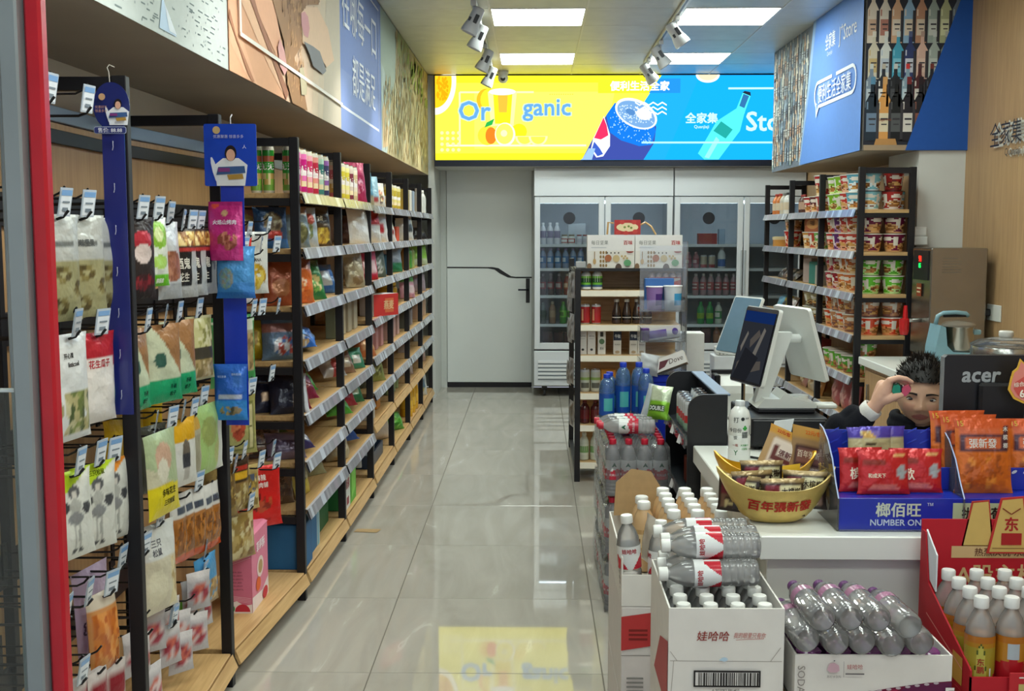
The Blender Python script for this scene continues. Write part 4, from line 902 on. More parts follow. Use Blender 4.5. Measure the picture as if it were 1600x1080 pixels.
# --- blue hanging display strips on the first two posts
def lady(a, cx, cz, s):
    a.shape([(cx-.30*s, cz), (cx+.28*s, cz), (cx+.34*s, cz+.42*s), (cx+.16*s, cz+.56*s), (cx-.16*s, cz+.56*s), (cx-.34*s, cz+.42*s)], 'e4e6ea')
    a.shape(ell(cx-.33*s, cz+.3*s, .05*s, .3*s, 10, .25), 'dfe4ee'); a.shape(ell(cx, cz+.66*s, .12*s, .16*s), '241c1e'); a.shape(ell(cx, cz+.62*s, .09*s, .12*s), 'd8a890')
    a.shape([(cx-.3*s, cz+.22*s), (cx+.3*s, cz+.26*s), (cx+.28*s, cz+.40*s), (cx-.26*s, cz+.38*s)], '3a5a8c'); a.shape([(cx-.05*s, cz+.12*s), (cx+.26*s, cz+.14*s), (cx+.24*s, cz+.24*s), (cx-.08*s, cz+.22*s)], 'a8843c'); a.shape(rect(cx-.26*s, cz+.28*s, cx-.02*s, cz+.36*s), '7c3c7c')
t = thing('display_strip', 'dark blue hanging strip with oval card on the first post', 'display strip', (-1.007, 2.745, 1.08))
MB().box(-.027, .027, 0, .002, 0, .72, '232a72').obj('strip', 'gloss', t)
for k in range(7):
    m = MB(); z = .66-.1*k; m.tube([(0,-.001,z), (.003,-.012,z+.002), (.004,-.014,z-.012), (.002,-.014,z-.02)], .0009, 'a8acc0', 4); m.obj('clip', 'paint', t)
m = MB(); m.prism(ell(0, .745, .044, .056, 28), 1, -.006, -.004, '1f2868'); c = m.obj('oval_card', 'gloss', t)
a = Art(frame((0,-.0065,0), (1,0,0), (0,0,1), (0,-1,0))); lady(a, .017, .70, .075); a.shape(ell(-.02, .766, .008, .008), 'c8a078'); a.write('优惠好礼', -.022, .742, .007, 'b88c78', 0, .03); a.write('惊喜多多', -.022, .733, .007, 'b88c78', 0, .03)
a.shape(rrect(-.041, .679, .037, .696, .005), 'a8b0c8'); a.shape(rrect(-.0395, .6805, .0355, .6945, .004), '343c74'); a.write('售价: 88.88', -.002, .6875, .0115, 'f0f2fa', .0, .070); a.obj('print', 'gloss', c)
m = MB(); m.tube([(-.003,-.003,.80), (-.004,-.004,.825), (-.008,-.003,.835), (-.004,.0,.842), (.004,.012,.838)], .0012, 'c4c0b4', 5); m.obj('hook', 'paint', t)
t = thing('display_strip', 'bright blue hanging strip with square card on the second post', 'display strip', (-.960, 3.64, .90))
MB().box(-.037, .037, 0, .002, 0, .83, '1c3ab4').obj('strip', 'gloss', t)
m = MB(); m.prism(rrect(-.085, .77, .082, .965, .006), 1, -.006, -.004, '1c44b8'); c = m.obj('square_card', 'gloss', t)
a = Art(frame((0,-.0065,0), (1,0,0), (0,0,1), (0,-1,0))); lady(a, .0, .771, .155); a.shape(ell(-.043, .945, .012, .012), 'c8ac78'); a.write('优惠聚惠 惊喜多多', -.005, .925, .011, 'b4b8dc', .005, .105); a.write('人', .045, .893, .012, 'dfe4ee', 0); a.obj('print', 'gloss', c)
m = MB(); m.tube([(0,.0,.96), (0,-.002,.985), (.002,.01,.995)], .002, 'c4c8cc', 5); m.obj('hook', 'paint', t)
bag('magenta pouch hanging on the bright blue display strip', (-.972, 3.585, 1.435), .115, .185, .035, [('b', 'c02c7c'), ('r', 0, .93, 1, 1, 'a82470'), ('e', .2, .93, .12, .04, 'd8503c'), ('o', .6, .33, .28, .16, ['a85c4c', '8c4438', 'c88068', 'c02c7c']), ('e', .5, .8, .1, .05, 'c8a078')], (-.06, 0, R(-4)), 'stand', 'foil', (('火焰山烤肉', .5, .65, .08, 'e8e4f0', .7),), nu=26, nv=38)
bag('sky blue pouch tucked under the magenta pouch on the strip', (-.945, 3.60, 1.315), .125, .165, .03, [('b', '4a94d0'), ('r', 0, 0, 1, .12, '2468b4'), ('r', 0, .12, 1, .3, '3c84c8'), ('o', .25, .38, .2, .2, ['7c9c8c', '8c8c80', '6c90a8'])], (-.05, 0, R(4)), 'flat', 'foil', nu=26, nv=38)
bag('blue pouch showing its printed back at the foot of the strip', (-.968, 3.59, .925), .11, .18, .03, [('b', '2460bc'), ('r', 0, 0, 1, .36, '2c84d0'), ('o', .5, .18, .36, .08, ['8c7c5c', '4c4c40', 'a89868', '2c84d0']), ('r', .12, .38, .88, .47, 'b4bcd0'), ('r', .6, .58, .88, .85, '3c74c8')], (-.05, 0, R(2)), 'flat', 'foil', (('营养成分表', .7, .82, .04, 'a8c0e8', .3), ('每日坚果', .25, .78, .04, 'a8c0e8', .3)), nu=26, nv=38)
# --- goods on the boards of the fourth to ninth bays
def lab(desc, b, lv): return f'{desc} on {SHN[lv]} shelf, {BAYN[b]} snack bay'
def sbag(b, lv, t, d, w, h, th, layers, desc, lean=-.14, yaw=52, style='pillow', mat='foil', texts=(), rx=None):
    z = levels(b)[lv]; p = bay_pt(b, t, d, z); low = b > 4
    return bag(lab(desc, b, lv), (p[0], p[1], z+.002+abs(th*.28*(rx is not None))), w, h, th, layers, (lean if rx is None else rx, 0, R(yaw)), style, mat, texts, nu=10 if low else 20, nv=12 if low else 26)
def tube(b, lv, t, d, r, h, layers, desc, group=None):
    z = levels(b)[lv]; p = bay_pt(b, t, d, z); o = can(lab(desc, b, lv), (p[0], p[1], z+.001), r, h, layers, group, 'crisp_tube', 'tube', 'c8c4b4', R(200), 16)
    if b < 5: put('lettering', cached(('tubetext', r, h), lambda: round_text(r+.0006, [('无', a_, h*.55, r*1.05, 'ece8e4') for a_ in (-1.5, -.2, 1.2)])), o, rot=(0, 0, R(-150)))
    return o
def sbox(b, lv, t, d, w, dd, h, col, desc, art=None, yaw=90, group=None, lay=None):
    z = levels(b)[lv]; p = bay_pt(b, t, d, z); return carton(lab(desc, b, lv), (p[0], p[1], z+.001), w, dd, h, col, R(yaw), art, group, name='snack_box')
def sbot(b, lv, t, d, kind, r, h, body, cap, lb, desc, group=None):
    z = levels(b)[lv]; p = bay_pt(b, t, d, z); return bottle(lab(desc, b, lv), (p[0], p[1], z+.001), kind, r, h, body, cap, lb, group=group, seg=10)
gt = [('b', '3c9c38'), ('r', 0, .72, 1, .86, 'a85c3c'), ('r', 0, .0, 1, .1, '7cac48'), ('o', .75, .3, .22, .14, ['c8a45c', 'dcc890', '8cb448']), ('o', .25, .3, .22, .14, ['c8a45c', 'dcc890', '8cb448']), ('r', 0, .92, 1, 1, '2c8430')]
for k, (d, t) in enumerate(((.185, .035), (.135, .035), (.055, .04))): tube(3, 0, t, d, .0235, .19, gt, ['green crisp tube furthest from the aisle', 'green crisp tube beside the square blue card', 'green crisp tube close to the third post'][k])
def tubecol(c, c2): return [('b', c), ('r', 0, .82, 1, .95, c2), ('o', .75, .3, .2, .14, [c2, 'c8a45c', 'e0d0a8']), ('o', .25, .3, .2, .14, [c2, 'c8a45c', 'e0d0a8']), ('r', .6, .5, .9, .62, 'e8e4e0'), ('r', .1, .5, .4, .62, 'e8e4e0')]
for k, (c, c2, n) in enumerate((('c0207c', 'd86ca8', 'magenta crisp tube nearest the third post'), ('b81c74', 'd86ca8', 'magenta crisp tube second along'), ('c03060', 'e0a0a8', 'pink crisp tube with pale print'), ('b02840', 'd88c80', 'red crisp tube in mid row'), ('3c7c74', 'a8c8b4', 'teal crisp tube next to the dark one'), ('3c4064', '8c5ca0', 'dark blue purple crisp tube at the end'))):
    tube(3, 0, .10+.135*k, .05, .034, .185, tubecol(c, c2), n)
for k, (c, c2, n) in enumerate((('c86c7c', 'd8b0a0', 'pink crisp tube nearest the fourth post'), ('c8b83c', 'e0d890', 'yellow crisp tube first of two'), ('d0c040', 'e0d890', 'yellow crisp tube second of two'), ('783440', 'c8b8a8', 'dark red crisp tube'), ('c8b48c', 'e0d8c0', 'beige crisp tube'))):
    tube(4, 0, .08+.14*k, .05, .033, .18, tubecol(c, c2), n)
sbag(4, 0, .86, .05, .15, .22, .05, [('b', 'b8305c'), ('o', .5, .4, .3, .2, ['d88098', 'a82048', 'e0a0b0'])], 'tall magenta foil bag')
kraftf = lambda c: [('b', c), ('o', .5, .45, .34, .26, ['b8a078', '8c7448', 'd0c09c', c])]
# fourth bay
sbag(3, 1, .09, .25, .15, .16, .06, [('b', 'b88474'), ('e', .5, .7, .25, .15, 'c8b068'), ('r', 0, 0, 1, .2, 'a06454')], 'salmon pink snack bag at the back', yaw=40)
sbag(3, 1, .05, .13, .15, .17, .06, [('b', '27466c'), ('o', .5, .6, .3, .25, ['7c6c50', '5c4c3c', '8c8468']), ('r', 0, 0, 1, .2, '2c64a4'), ('e', .55, .3, .25, .12, 'b83c34')], 'dark blue snack bag with red badge', yaw=35)
sbag(3, 1, .20, .20, .15, .17, .06, kraftf('6c5a4c'), 'brown snack bag behind the blue one', yaw=50)
sbag(3, 1, .22, .06, .15, .175, .06, [('b', '6c7c84'), ('o', .5, .35, .36, .26, ['5c5c3c', '74744c', '4c4c30']), ('r', 0, .8, 1, 1, '8c6c50')], 'grey snack bag with dark green food print')
sbag(3, 1, .48, .07, .15, .175, .06, [('b', 'a8b4bc'), ('o', .4, .4, .3, .24, ['5c6c44', '7c8454', 'a8b4bc']), ('e', .6, .7, .2, .14, 'b04838')], 'silver snack bag with green food print')
sbag(3, 1, .76, .06, .15, .185, .06, [('b', '4c3c28'), ('r', 0, .55, 1, .8, '2a241c'), ('o', .5, .25, .4, .2, ['b8983c', 'd8c050', '8c6c2c'])], 'black and yellow snack bag', texts=(('7点', .45, .68, .13, 'd8d0b8', .5),))
sbag(3, 2, .06, .20, .15, .19, .06, [('b', 'a8582c'), ('o', .5, .5, .3, .3, ['8c4420', 'b86c38', '7c3c1c'])], 'orange brown snack bag deep in the shelf', yaw=40)
sbag(3, 2, .05, .10, .14, .18, .06, [('b', '9c4c2c'), ('e', .5, .4, .3, .2, 'b07048')], 'rust coloured snack bag beside the post', yaw=30)
sbag(3, 2, .20, .05, .17, .19, .07, [('b', 'd0682c'), ('r', 0, .75, 1, 1, '8c4c34'), ('o', .5, .4, .25, .15, ['e8a060', 'c85820', 'd8c8b0']), ('g', 1.5, .1, 'd87038')], 'orange snack bag')
sbag(3, 2, .50, .06, .2, .185, .08, [('b', '28743c'), ('o', .6, .35, .25, .2, ['7cac54', '5c9444', 'c8b878']), ('r', 0, .8, 1, 1, '1c5430')], 'dark green snack bag', lean=-.35)
sbag(3, 2, .78, .16, .18, .17, .07, [('b', '30342c'), ('r', 0, .6, 1, 1, '44382c')], 'black snack bag in the shade')
sbag(3, 3, .08, .20, .17, .18, .07, [('b', 'b89c1c'), ('r', .5, 0, 1, 1, 'c8ac24'), ('e', .3, .5, .15, .2, '8c6c18')], 'yellow foil snack bag', yaw=30)
sbag(3, 3, .06, .10, .17, .19, .07, [('b', '5c748c'), ('r', 0, .6, 1, .8, '8c5c54'), ('o', .55, .3, .3, .2, ['a8443c', '3c64a0', 'c8c8cc']), ('r', .85, 0, 1, 1, '2c5ca4')], 'blue and silver snack bag', yaw=25)
sbag(3, 3, .36, .08, .19, .13, .08, [('b', '2460b4'), ('e', .5, .5, .3, .3, '4c8cd0'), ('o', .5, .2, .3, .2, ['b89c74', '2460b4', 'd0d8e0'])], 'bright blue snack bag lying in front', rx=-.9)
sbag(3, 3, .55, .06, .17, .12, .07, [('b', '2c68bc'), ('r', .3, .1, .7, .5, '5c94d4')], 'bright blue snack bag leaning sideways', rx=-.8, yaw=110)
for k, c in enumerate(('8c6448', '7c7058', '6c5c50')): sbox(3, 3, .28+.22*k, .24, .14, .05, .16, c, ['brown snack box', 'olive brown snack box', 'dark brown snack box'][k]+' at the back')
sbag(3, 4, .10, .15, .19, .19, .08, [('b', '23263c'), ('o', .6, .7, .2, .15, ['8c6c5c', '4c4048', 'a89080']), ('e', .3, .3, .1, .1, 'c8a888')], 'navy blue snack bag', yaw=30, lean=-.5)
sbag(3, 4, .06, .07, .17, .17, .07, [('b', '1e2034'), ('e', .7, .3, .15, .2, 'b8a494'), ('r', .9, 0, 1, 1, 'c8ccd4')], 'navy blue snack bag with pale edge', yaw=25, lean=-.4)
sbag(3, 4, .32, .07, .2, .15, .08, [('b', '801c38'), ('o', .5, .4, .25, .2, ['a84c50', '5c1428', 'c88068'])], 'maroon snack bag lying in front', rx=-.7)
sbag(3, 4, .14, .06, .17, .16, .07, [('b', '7c1c34'), ('r', .2, .3, .8, .6, '8c3040')], 'maroon snack bag near the post', lean=-.35)
sbag(3, 4, .62, .13, .2, .12, .08, [('b', '4c9c2c'), ('e', .5, .5, .3, .2, '8cc850')], 'lime green snack bag', rx=-.8)
sbag(3, 5, .09, .20, .19, .15, .09, [('b', '6c4c3c'), ('s', .1, .1, .9, .9, ['5c3c30', '7c5c48', '4c3428', '8c6c58'])], 'clear brown snack bag', yaw=30, mat='film', lean=-.4)
sbag(3, 5, .07, .09, .17, .12, .08, [('b', '7c6c84'), ('r', .2, .2, .8, .6, '4c3c54')], 'grey violet snack bag', yaw=25, lean=-.5)
sbag(3, 5, .20, .05, .15, .09, .07, [('b', '3c3460'), ('r', .2, .3, .8, .7, 'c8c4cc')], 'violet snack bag lying by the rail', rx=-1.0)
sbag(3, 5, .40, .18, .15, .10, .06, [('b', '3c5c34')], 'dark green snack bag lying deep', rx=-1.0)
sbag(3, 6, .30, .07, .17, .16, .06, [('b', 'b0a04c'), ('s', .1, .3, .9, .9, ['8c8468', 'b8ac7c', '5c543c', 'c8c4a8']), ('r', .4, 0, 1, .4, 'd0bc1c')], 'clear snack bag with yellow corner', yaw=80, lean=-.3)
sbag(3, 6, .10, .15, .17, .13, .07, [('b', '6c5444'), ('s', .1, .1, .9, .9, ['5c4438', '7c6450'])], 'brown clear snack bag', yaw=30, mat='film')
sbag(3, 6, .75, .12, .2, .18, .08, [('b', '9c9c78'), ('g', .6, .4, '6c8448')], 'pale green snack bag leaning at the far post', lean=-.6)
def art_bluebox(a, w, h):
    a.shape(rect(0, 0, w, h), '2c6c9c'); a.shape(rect(0, 0, w*.75, h), '246494'); a.shape(rect(w*.75, 0, w, h), 'a8bcc4'); a.shape(rect(w*.8, 0, w*.9, h), '6ca4b8')
sbox(3, 7, .09, .13, .24, .16, .19, '245c88', 'blue snack carton standing low', None, 0)
sbox(3, 7, .34, .08, .26, .09, .185, '3c7ca4', 'pale blue and white snack carton', art_bluebox)
# fifth bay
sbag(4, 1, .93, .05, .16, .19, .04, [('b', 'd8d8d4')], 'white snack bag at the far post', style='flat')
sbag(4, 2, .10, .10, .16, .15, .06, [('b', '3468ac'), ('r', .3, .2, .7, .7, 'c8d0d8')], 'blue snack bag', lean=-.4)
sbag(4, 2, .74, .05, .14, .19, .06, [('b', 'a09478'), ('e', .5, .2, .3, .14, '7c6444'), ('r', 0, .85, 1, 1, 'b8ac94')], 'tan snack bag standing tall', style='stand')
sbag(4, 2, .45, .2, .16, .17, .06, [('b', '3c2c28')], 'dark brown snack bag')
for k in range(4): sbox(4, 3, .14+.21*k, .08, .11, .05, .155, ['7c8470', 'a89c80', '9c9480', 'a09884'][k], f'tan and green patterned snack box, {["first", "second", "third", "fourth"][k]} along,', art_tin if False else None)
sbag(4, 4, .22, .08, .16, .12, .07, [('b', 'b8b4b4'), ('r', .4, 0, .7, 1, 'a83c3c'), ('r', 0, .6, .4, 1, 'd8d8d8')], 'silver and red snack bag', rx=-.7)
sbag(4, 4, .55, .08, .15, .13, .06, [('b', '8c6c58'), ('r', .3, .2, .7, .6, 'c8bca8')], 'brown snack bag', lean=-.5)
sbag(4, 4, .80, .06, .14, .12, .05, [('b', '3c8468'), ('r', .3, .2, .7, .6, 'd8d8d0')], 'teal green snack bag', lean=-.4)
sbag(4, 5, .48, .08, .2, .15, .09, [('b', '9c2430'), ('r', .4, .4, .9, .9, 'b83c40'), ('e', .3, .4, .15, .2, 'c8a8a0')], 'dark red snack bag', rx=-.7)
sbag(4, 5, .22, .06, .18, .10, .07, [('b', '4c9c30'), ('e', .5, .5, .3, .2, '8cc850')], 'lime green snack bag', rx=-.8)
sbag(4, 5, .84, .08, .16, .13, .06, [('b', '2c7850'), ('r', .3, .3, .7, .6, 'b8c8b0')], 'deep green snack bag', lean=-.5)
sbag(4, 6, .16, .07, .15, .15, .10, [('b', 'b8a884'), ('e', .5, .5, .3, .3, 'd0c4a8'), ('r', .3, .4, .7, .55, '8c3c34')], 'round cream sack', style='stand')
sbag(4, 6, .60, .09, .2, .12, .08, [('b', '30549c'), ('r', .2, .3, .8, .6, '5c7cb8')], 'dark blue snack bag lying flat', rx=-1.0)
sbag(4, 6, .85, .2, .16, .10, .05, [('b', '5c2c28'), ('r', .2, .2, .8, .6, '8c5c4c')], 'brown red snack bag lying deep', rx=-1.1)
def art_green(a, w, h):
    a.shape(rect(0, 0, w, h), '5ca83c'); a.shape(rect(0, 0, w*.42, h), 'd0d2cc'); a.shape(rect(w*.1, h*.1, w*.3, h*.3), '8c3c44'); a.shape([(w*.5,h*.1),(w*.95,h*.3),(w*.9,h*.9),(w*.55,h*.8)], '7cc04c'); a.write('奶茶', w*.2, h*.65, h*.25, 'a83c4c', .02, w*.3)
sbox(4, 7, .30, .08, .34, .11, .20, '2c7440', 'green and white snack carton', art_green)
sbox(3, 7, .80, .14, .22, .14, .16, '245c34', 'dark green snack carton behind the fourth post')
# sixth bay
sbag(5, 0, .18, .05, .13, .19, .05, [('b', '3c7c94'), ('r', 0, 0, 1, .3, '9c9070')], 'teal blue snack pouch', style='stand')
sbag(5, 0, .45, .05, .13, .18, .05, [('b', '8cacb8'), ('r', 0, 0, 1, .3, 'c8c0b0'), ('r', .3, .1, .7, .3, 'a8403c')], 'pale blue snack pouch', style='stand')
sbag(5, 0, .72, .05, .13, .15, .05, [('b', 'c8c4b8'), ('o', .5, .4, .3, .3, ['a83c34', 'c8b07c', '4c3c34'])], 'cream snack pouch with red print', style='stand')
sbag(5, 1, .50, .06, .16, .19, .06, [('b', 'd0d0cc'), ('r', 0, .55, 1, 1, 'b0282c')], 'red and white snack bag')
sbag(5, 1, .85, .06, .16, .18, .06, [('b', 'd4d4d0'), ('r', .2, .3, .6, .6, 'c03438')], 'white snack bag with red mark')
sbag(5, 1, .15, .16, .16, .16, .06, [('b', '4c2c28')], 'dark red brown snack bag')
sbag(5, 2, .25, .05, .15, .18, .05, [('b', 'c03c58'), ('r', .2, .25, .8, .6, 'd8b8b8'), ('r', 0, 0, 1, .1, 'b8242c')], 'pink snack pouch', style='stand')
sbag(5, 2, .68, .05, .14, .17, .05, [('b', '50584c'), ('o', .5, .4, .3, .3, ['c8c8c0', '8c9080', '50584c'])], 'dark grey and white snack pouch', style='stand')
for k in range(3): sbot(5, 3, .42+.22*k, .16, 'jar', .045, .14, '6c5030', '8c7040', None, f'brown sauce jar, {["first", "second", "third"][k]} from the camera,')
def art_redbox(a, w, h):
    a.shape(rect(0, 0, w, h), 'b8302c'); a.shape(rect(w*.45, h*.15, w*.8, h*.8), 'c86840'); a.write('燕麦', w*.6, h*.5, h*.4, 'd8b488', .02, w*.4)
o = sbox(5, 3, .45, .02, .24, .11, .13, ['c8c4c4', 'c8c4c4', 'c8c4c4'], 'red and white carton jutting over the rail', art_redbox, 60)
for k in range(3): sbox(5, 4, .35+.25*k, .08, .10, .06, .15, 'b88484', f'pale pink snack box, {["first", "second", "third"][k]} along,')
sbag(5, 4, .12, .05, .16, .12, .06, [('b', 'c07040'), ('r', .3, .3, .8, .7, 'd8a878')], 'orange snack bag', lean=-.4)
sbag(5, 5, .60, .06, .17, .15, .06, [('b', '8c9450'), ('o', .5, .5, .3, .3, ['b8b87c', '6c7038', '3c4024'])], 'olive green snack bag', lean=-.3)
sbag(5, 5, .20, .12, .17, .13, .06, [('b', '2c3428')], 'black green snack bag')
sbox(5, 6, .70, .10, .16, .08, .13, 'b8782c', 'orange snack box')
sbox(5, 6, .22, .06, .12, .06, .10, 'c8c4bc', 'small white snack box')
t = thing('bottle_crate', lab('dark blue tray crate', 5, 7), 'crate', bay_pt(5, .45, .14, .131), R(90))
m = MB()
for q in ((-.26,.26,-.1,-.09), (-.26,.26,.09,.10), (-.26,-.25,-.09,.09), (.25,.26,-.09,.09)): m.box(*q, 0, .08, '24344c')
m.box(-.25, .25, -.09, .09, 0, .006, '24344c'); m.obj('tray', 'paint', t)
for k in range(6): bottle(lab('clear bottle in the blue tray crate', 5, 7), (bay_pt(5, .18+.105*k, .12, 0)[0], bay_pt(5, .18+.105*k, .12, 0)[1], .139), 'pop', .032, .17, 'b8c0c4', 'd8dce0', None, group='clear bottles in the blue tray crate', seg=10)
# seventh bay
for k in range(3): tube(6, 0, .25+.22*k, .06, .04, .16, tubecol('b8a43c', 'd8cc80'), f'mustard yellow crisp tube, {["first", "second", "third"][k]} along,')
sbag(6, 1, .22, .06, .18, .19, .07, [('b', 'd4d4d0'), ('r', 0, .5, .5, 1, 'c02c2c'), ('r', .3, .2, .8, .4, '8c4440')], 'white and red snack bag', lean=-.3)
sbox(6, 1, .68, .08, .16, .08, .10, 'b84428', 'orange red snack box'); sbox(6, 2, .3, .08, .14, .06, .13, '4c84b4', 'blue snack box')
sbag(6, 2, .66, .06, .15, .17, .05, [('b', '8c949c'), ('r', 0, 0, 1, .4, '28744c')], 'grey and green snack pouch', style='stand')
for k in range(2): sbot(6, 3, .35+.3*k, .10, 'jar', .055, .15, 'b89028', 'd0b048', None, f'golden jar, {["first", "second"][k]} along,')
for k in range(3): sbox(6, 4, .25+.25*k, .08, .10, .06, .17, 'c09c98', f'pale rose snack box, {["first", "second", "third"][k]} along,')
for k in range(2): sbox(6, 5, .4+.28*k, .12, .13, .07, .09, '8c7050', f'brown snack box, {["first", "second"][k]} along,')
for k in range(3): sbot(6, 6, .3+.2*k, .08, 'pop', .032, .16, '7c8c60', '3c8c3c', None, f'green capped bottle, {["first", "second", "third"][k]} along,')
sbag(6, 7, .62, .07, .2, .13, .10, [('b', '4c9c34'), ('s', .1, .1, .9, .9, ['5cb43c', '3c8428', '8cd05c'])], 'bright green snack bag', lean=-.5)
sbag(6, 7, .20, .12, .18, .15, .08, [('b', 'c8bcb0')], 'cream snack bag')
# eighth bay
for k in range(3): sbox(7, 0, .25+.22*k, .06, .12, .06, .16, ['b8a048', 'c8c4b8', '8494a4'][k], ['yellow snack box', 'white snack box', 'grey blue snack box'][k])
sbag(7, 1, .35, .06, .18, .19, .07, [('b', 'd4d6d2'), ('r', .5, .3, .8, .6, '4c5458')], 'white snack bag with dark mark'); sbox(7, 1, .75, .1, .12, .06, .12, '7c5c54', 'brown snack box')
for k in range(3): sbot(7, 2, .28+.2*k, .06, 'pop', .035, .18, ['b08858', '4c8c3c', '8c9c5c'][k], ['c8b48c', '38742c', '3c7c34'][k], None, ['tan bottle', 'dark green bottle', 'olive bottle'][k])
sbag(7, 3, .38, .05, .16, .17, .06, [('b', 'c88c98'), ('r', 0, .7, 1, 1, '58a040'), ('r', .2, .2, .8, .5, 'd8c0c0')], 'pink and green snack pouch', style='stand')
sbox(7, 4, .3, .08, .12, .06, .14, '5c5c54', 'grey snack box'); sbox(7, 4, .65, .08, .12, .06, .12, '8c8488', 'pale grey snack box')
sbox(7, 5, .5, .1, .16, .07, .08, 'a89c98', 'low cream snack box')
sbag(7, 6, .5, .08, .16, .13, .06, [('b', 'b8a8a8'), ('r', 0, .6, 1, 1, 'c07c88')], 'pale pink snack bag')
for k in range(3): sbot(7, 7, .28+.22*k, .06, 'big', .05, .25, 'c8941c', 'c86c30', (.25, .5, [('b', 'd8a830')]), 'large golden juice bottle', 'large golden juice bottles')
# ninth bay
for k in range(3): sbot(8, 0, .25+.25*k, .06, 'pop', .035, .20, 'c0c4c0', 'd8d8d4', None, 'white bottle', 'white bottles on the top shelf')
sbag(8, 1, .4, .05, .2, .12, .06, [('b', '26262a')], 'black folded pouch', lean=-.6); sbox(8, 1, .75, .12, .14, .06, .15, 'c8ccc8', 'white snack box')
sbag(8, 2, .45, .05, .17, .17, .06, [('b', '7cac3c'), ('r', 0, 0, 1, .3, 'b8c4a0')], 'light green snack pouch', style='stand')
sbag(8, 3, .4, .06, .17, .14, .06, [('b', 'a898a4')], 'lilac grey snack bag')
for k in range(3): sbox(8, 4, .25+.25*k, .07, .12, .06, .15, 'c8a890', f'peach coloured snack box, {["first", "second", "third"][k]} along,')
sbox(8, 5, .5, .08, .2, .06, .12, 'a8acac', 'grey snack box'); sbag(8, 6, .5, .07, .16, .12, .05, [('b', 'b8988c')], 'dusty pink snack bag')
sbag(8, 7, .45, .07, .2, .22, .09, [('b', 'd4d6d4'), ('r', .3, .3, .7, .6, '5c7c94'), ('r', .2, .1, .6, .25, 'c8b43c')], 'white snack sack with blue print')
m = MB(); m.poly([(0,0,.0015), (.12,-.01,.0015), (.135,.055,.0015), (.01,.06,.0015)], 'a88c64'); m.poly([(.01,.06,0), (.135,.055,0), (.12,-.01,0), (0,0,0)], 'a88c64')
tag(m.obj('cardboard_scrap', 'matte', None, (-.915, 5.66, .001)), 'flat scrap of brown cardboard on the tiles by the fourth post', 'cardboard')
# ================================================================ two glass door fridges
ORD = ['first', 'second', 'third', 'fourth', 'fifth', 'sixth', 'seventh', 'eighth', 'ninth']
FZ = [1.40, 1.18, .93, .665, .46]
def fridge(label, x0, x1, mid):
    t = thing('glass_door_fridge', label, 'fridge', ((x0+x1)/2, 10.43, 0)); a = (x1-x0)/2; D = .62
    m = MB(); m.box(-a, -a+.03, .045, D, .095, 2.095, 'd4d9de'); m.box(a-.03, a, .045, D, .095, 2.095, 'd4d9de'); m.box(-a+.03, a-.03, D-.02, D, .095, 2.095, 'd4d9de')
    m.box(-a+.03, a-.03, .045, D-.02, .43, .455, 'd4d9de'); m.box(-a+.03, a-.03, .045, D-.02, 1.80, 1.83, 'd4d9de'); m.obj('cabinet', 'fridge_in', t)
    m = MB(); pr = [(.0, 1.842), (.03, 1.838), (.045, 1.838), (.045, 2.095), (.03, 2.095), (.012, 2.07), (.002, 2.0)]; m.prism(pr, 0, -a+.002, a-.002, 'd4d9de'); m.obj('header', 'fridge_white', t)
    m = MB(); m.bbox(-a, a, .0, .045, .10, .425, 'd4d9de', .006); g = m.obj('base_panel', 'fridge_white', t)
    for k in range(5):
        for s in (0, 1):
            xa = -a+.04 if s == 0 else mid-(x0+x1)/2+.05; xb = mid-(x0+x1)/2-.05 if s == 0 else a-.04
            m = MB(); m.box(xa, xb, -.012, .001, .17+.036*k, .19+.036*k, 'e0e4e8'); m.box(xa, xb, -.003, .0005, .155+.036*k, .17+.036*k, '8c949c'); m.obj('grille_slat', 'paint', g)
    for x in (-a+.1, a-.1):
        for y in (.08, .52):
            c = MB(); c.bbox(x-.025, x+.025, y-.02, y+.02, .06, .094, '2a2a2e', .003); c = c.obj('caster', 'black', t)
            w = MB(); w.lathe([(.03,-.012), (.034,-.008), (.034,.008), (.03,.012)], '1c1c20', 14, M=Matrix.Translation((x, y-.01, .036)) @ Matrix.Rotation(pi/2, 4, 'Y')); w.obj('wheel', 'black', c, smooth=40)
    for z in FZ[:4]:
        m = MB(); m.bbox(-a+.035, a-.035, .08, D-.03, z-.014, z, 'c8ced2', .002); m.box(-a+.035, a-.035, .07, .08, z-.022, z+.004, 'dfe4e6'); m.obj('fridge_shelf', 'paint', t)
    MB().box(-a+.031, a-.031, .05, .06, 1.775, 1.799, 'c9d6dc').obj('added_light_strip', 'added_fridge_light', t)  # glowing strip added to brighten the goods behind the glass
    xm = mid-(x0+x1)/2
    for s, (xa, xb) in enumerate(((-a+.004, xm-.004), (xm+.004, a-.004))):
        d = MB(); w = .052
        for q in ((xa, xa+w, .44, 1.832), (xb-w, xb, .44, 1.832)): d.bbox(q[0], q[1], .0, .04, q[2], q[3], 'd6dbdf', .005)
        for q in ((.44, .50), (1.775, 1.832)): d.bbox(xa+w-.004, xb-w+.004, .002, .038, q[0], q[1], 'd6dbdf', .004)
        d = d.obj('door', 'fridge_white', t)
        MB().box(xa+w, xb-w, .018, .022, .50, 1.775, 'ffffff').obj('glass', 'fridge_glass', d)
        m = MB(); hx = xb-.012 if s == 0 else xa+.012; m.bbox(hx-.009, hx+.009, -.006, .004, .95, 1.35, 'aab2b8', .003); m.obj('door_handle', 'paint', d)
        m = MB(); m.lathe([(.055, 0), (.055, .002)], '20242a', 24, M=Matrix.Translation(((xa+xb)/2, .0165, 1.64)) @ Matrix.Rotation(pi/2, 4, 'X')); m.obj('round_sticker', 'gloss', d)
fridge('white fridge with two glass doors beside the white door', .002, 1.266, .645)
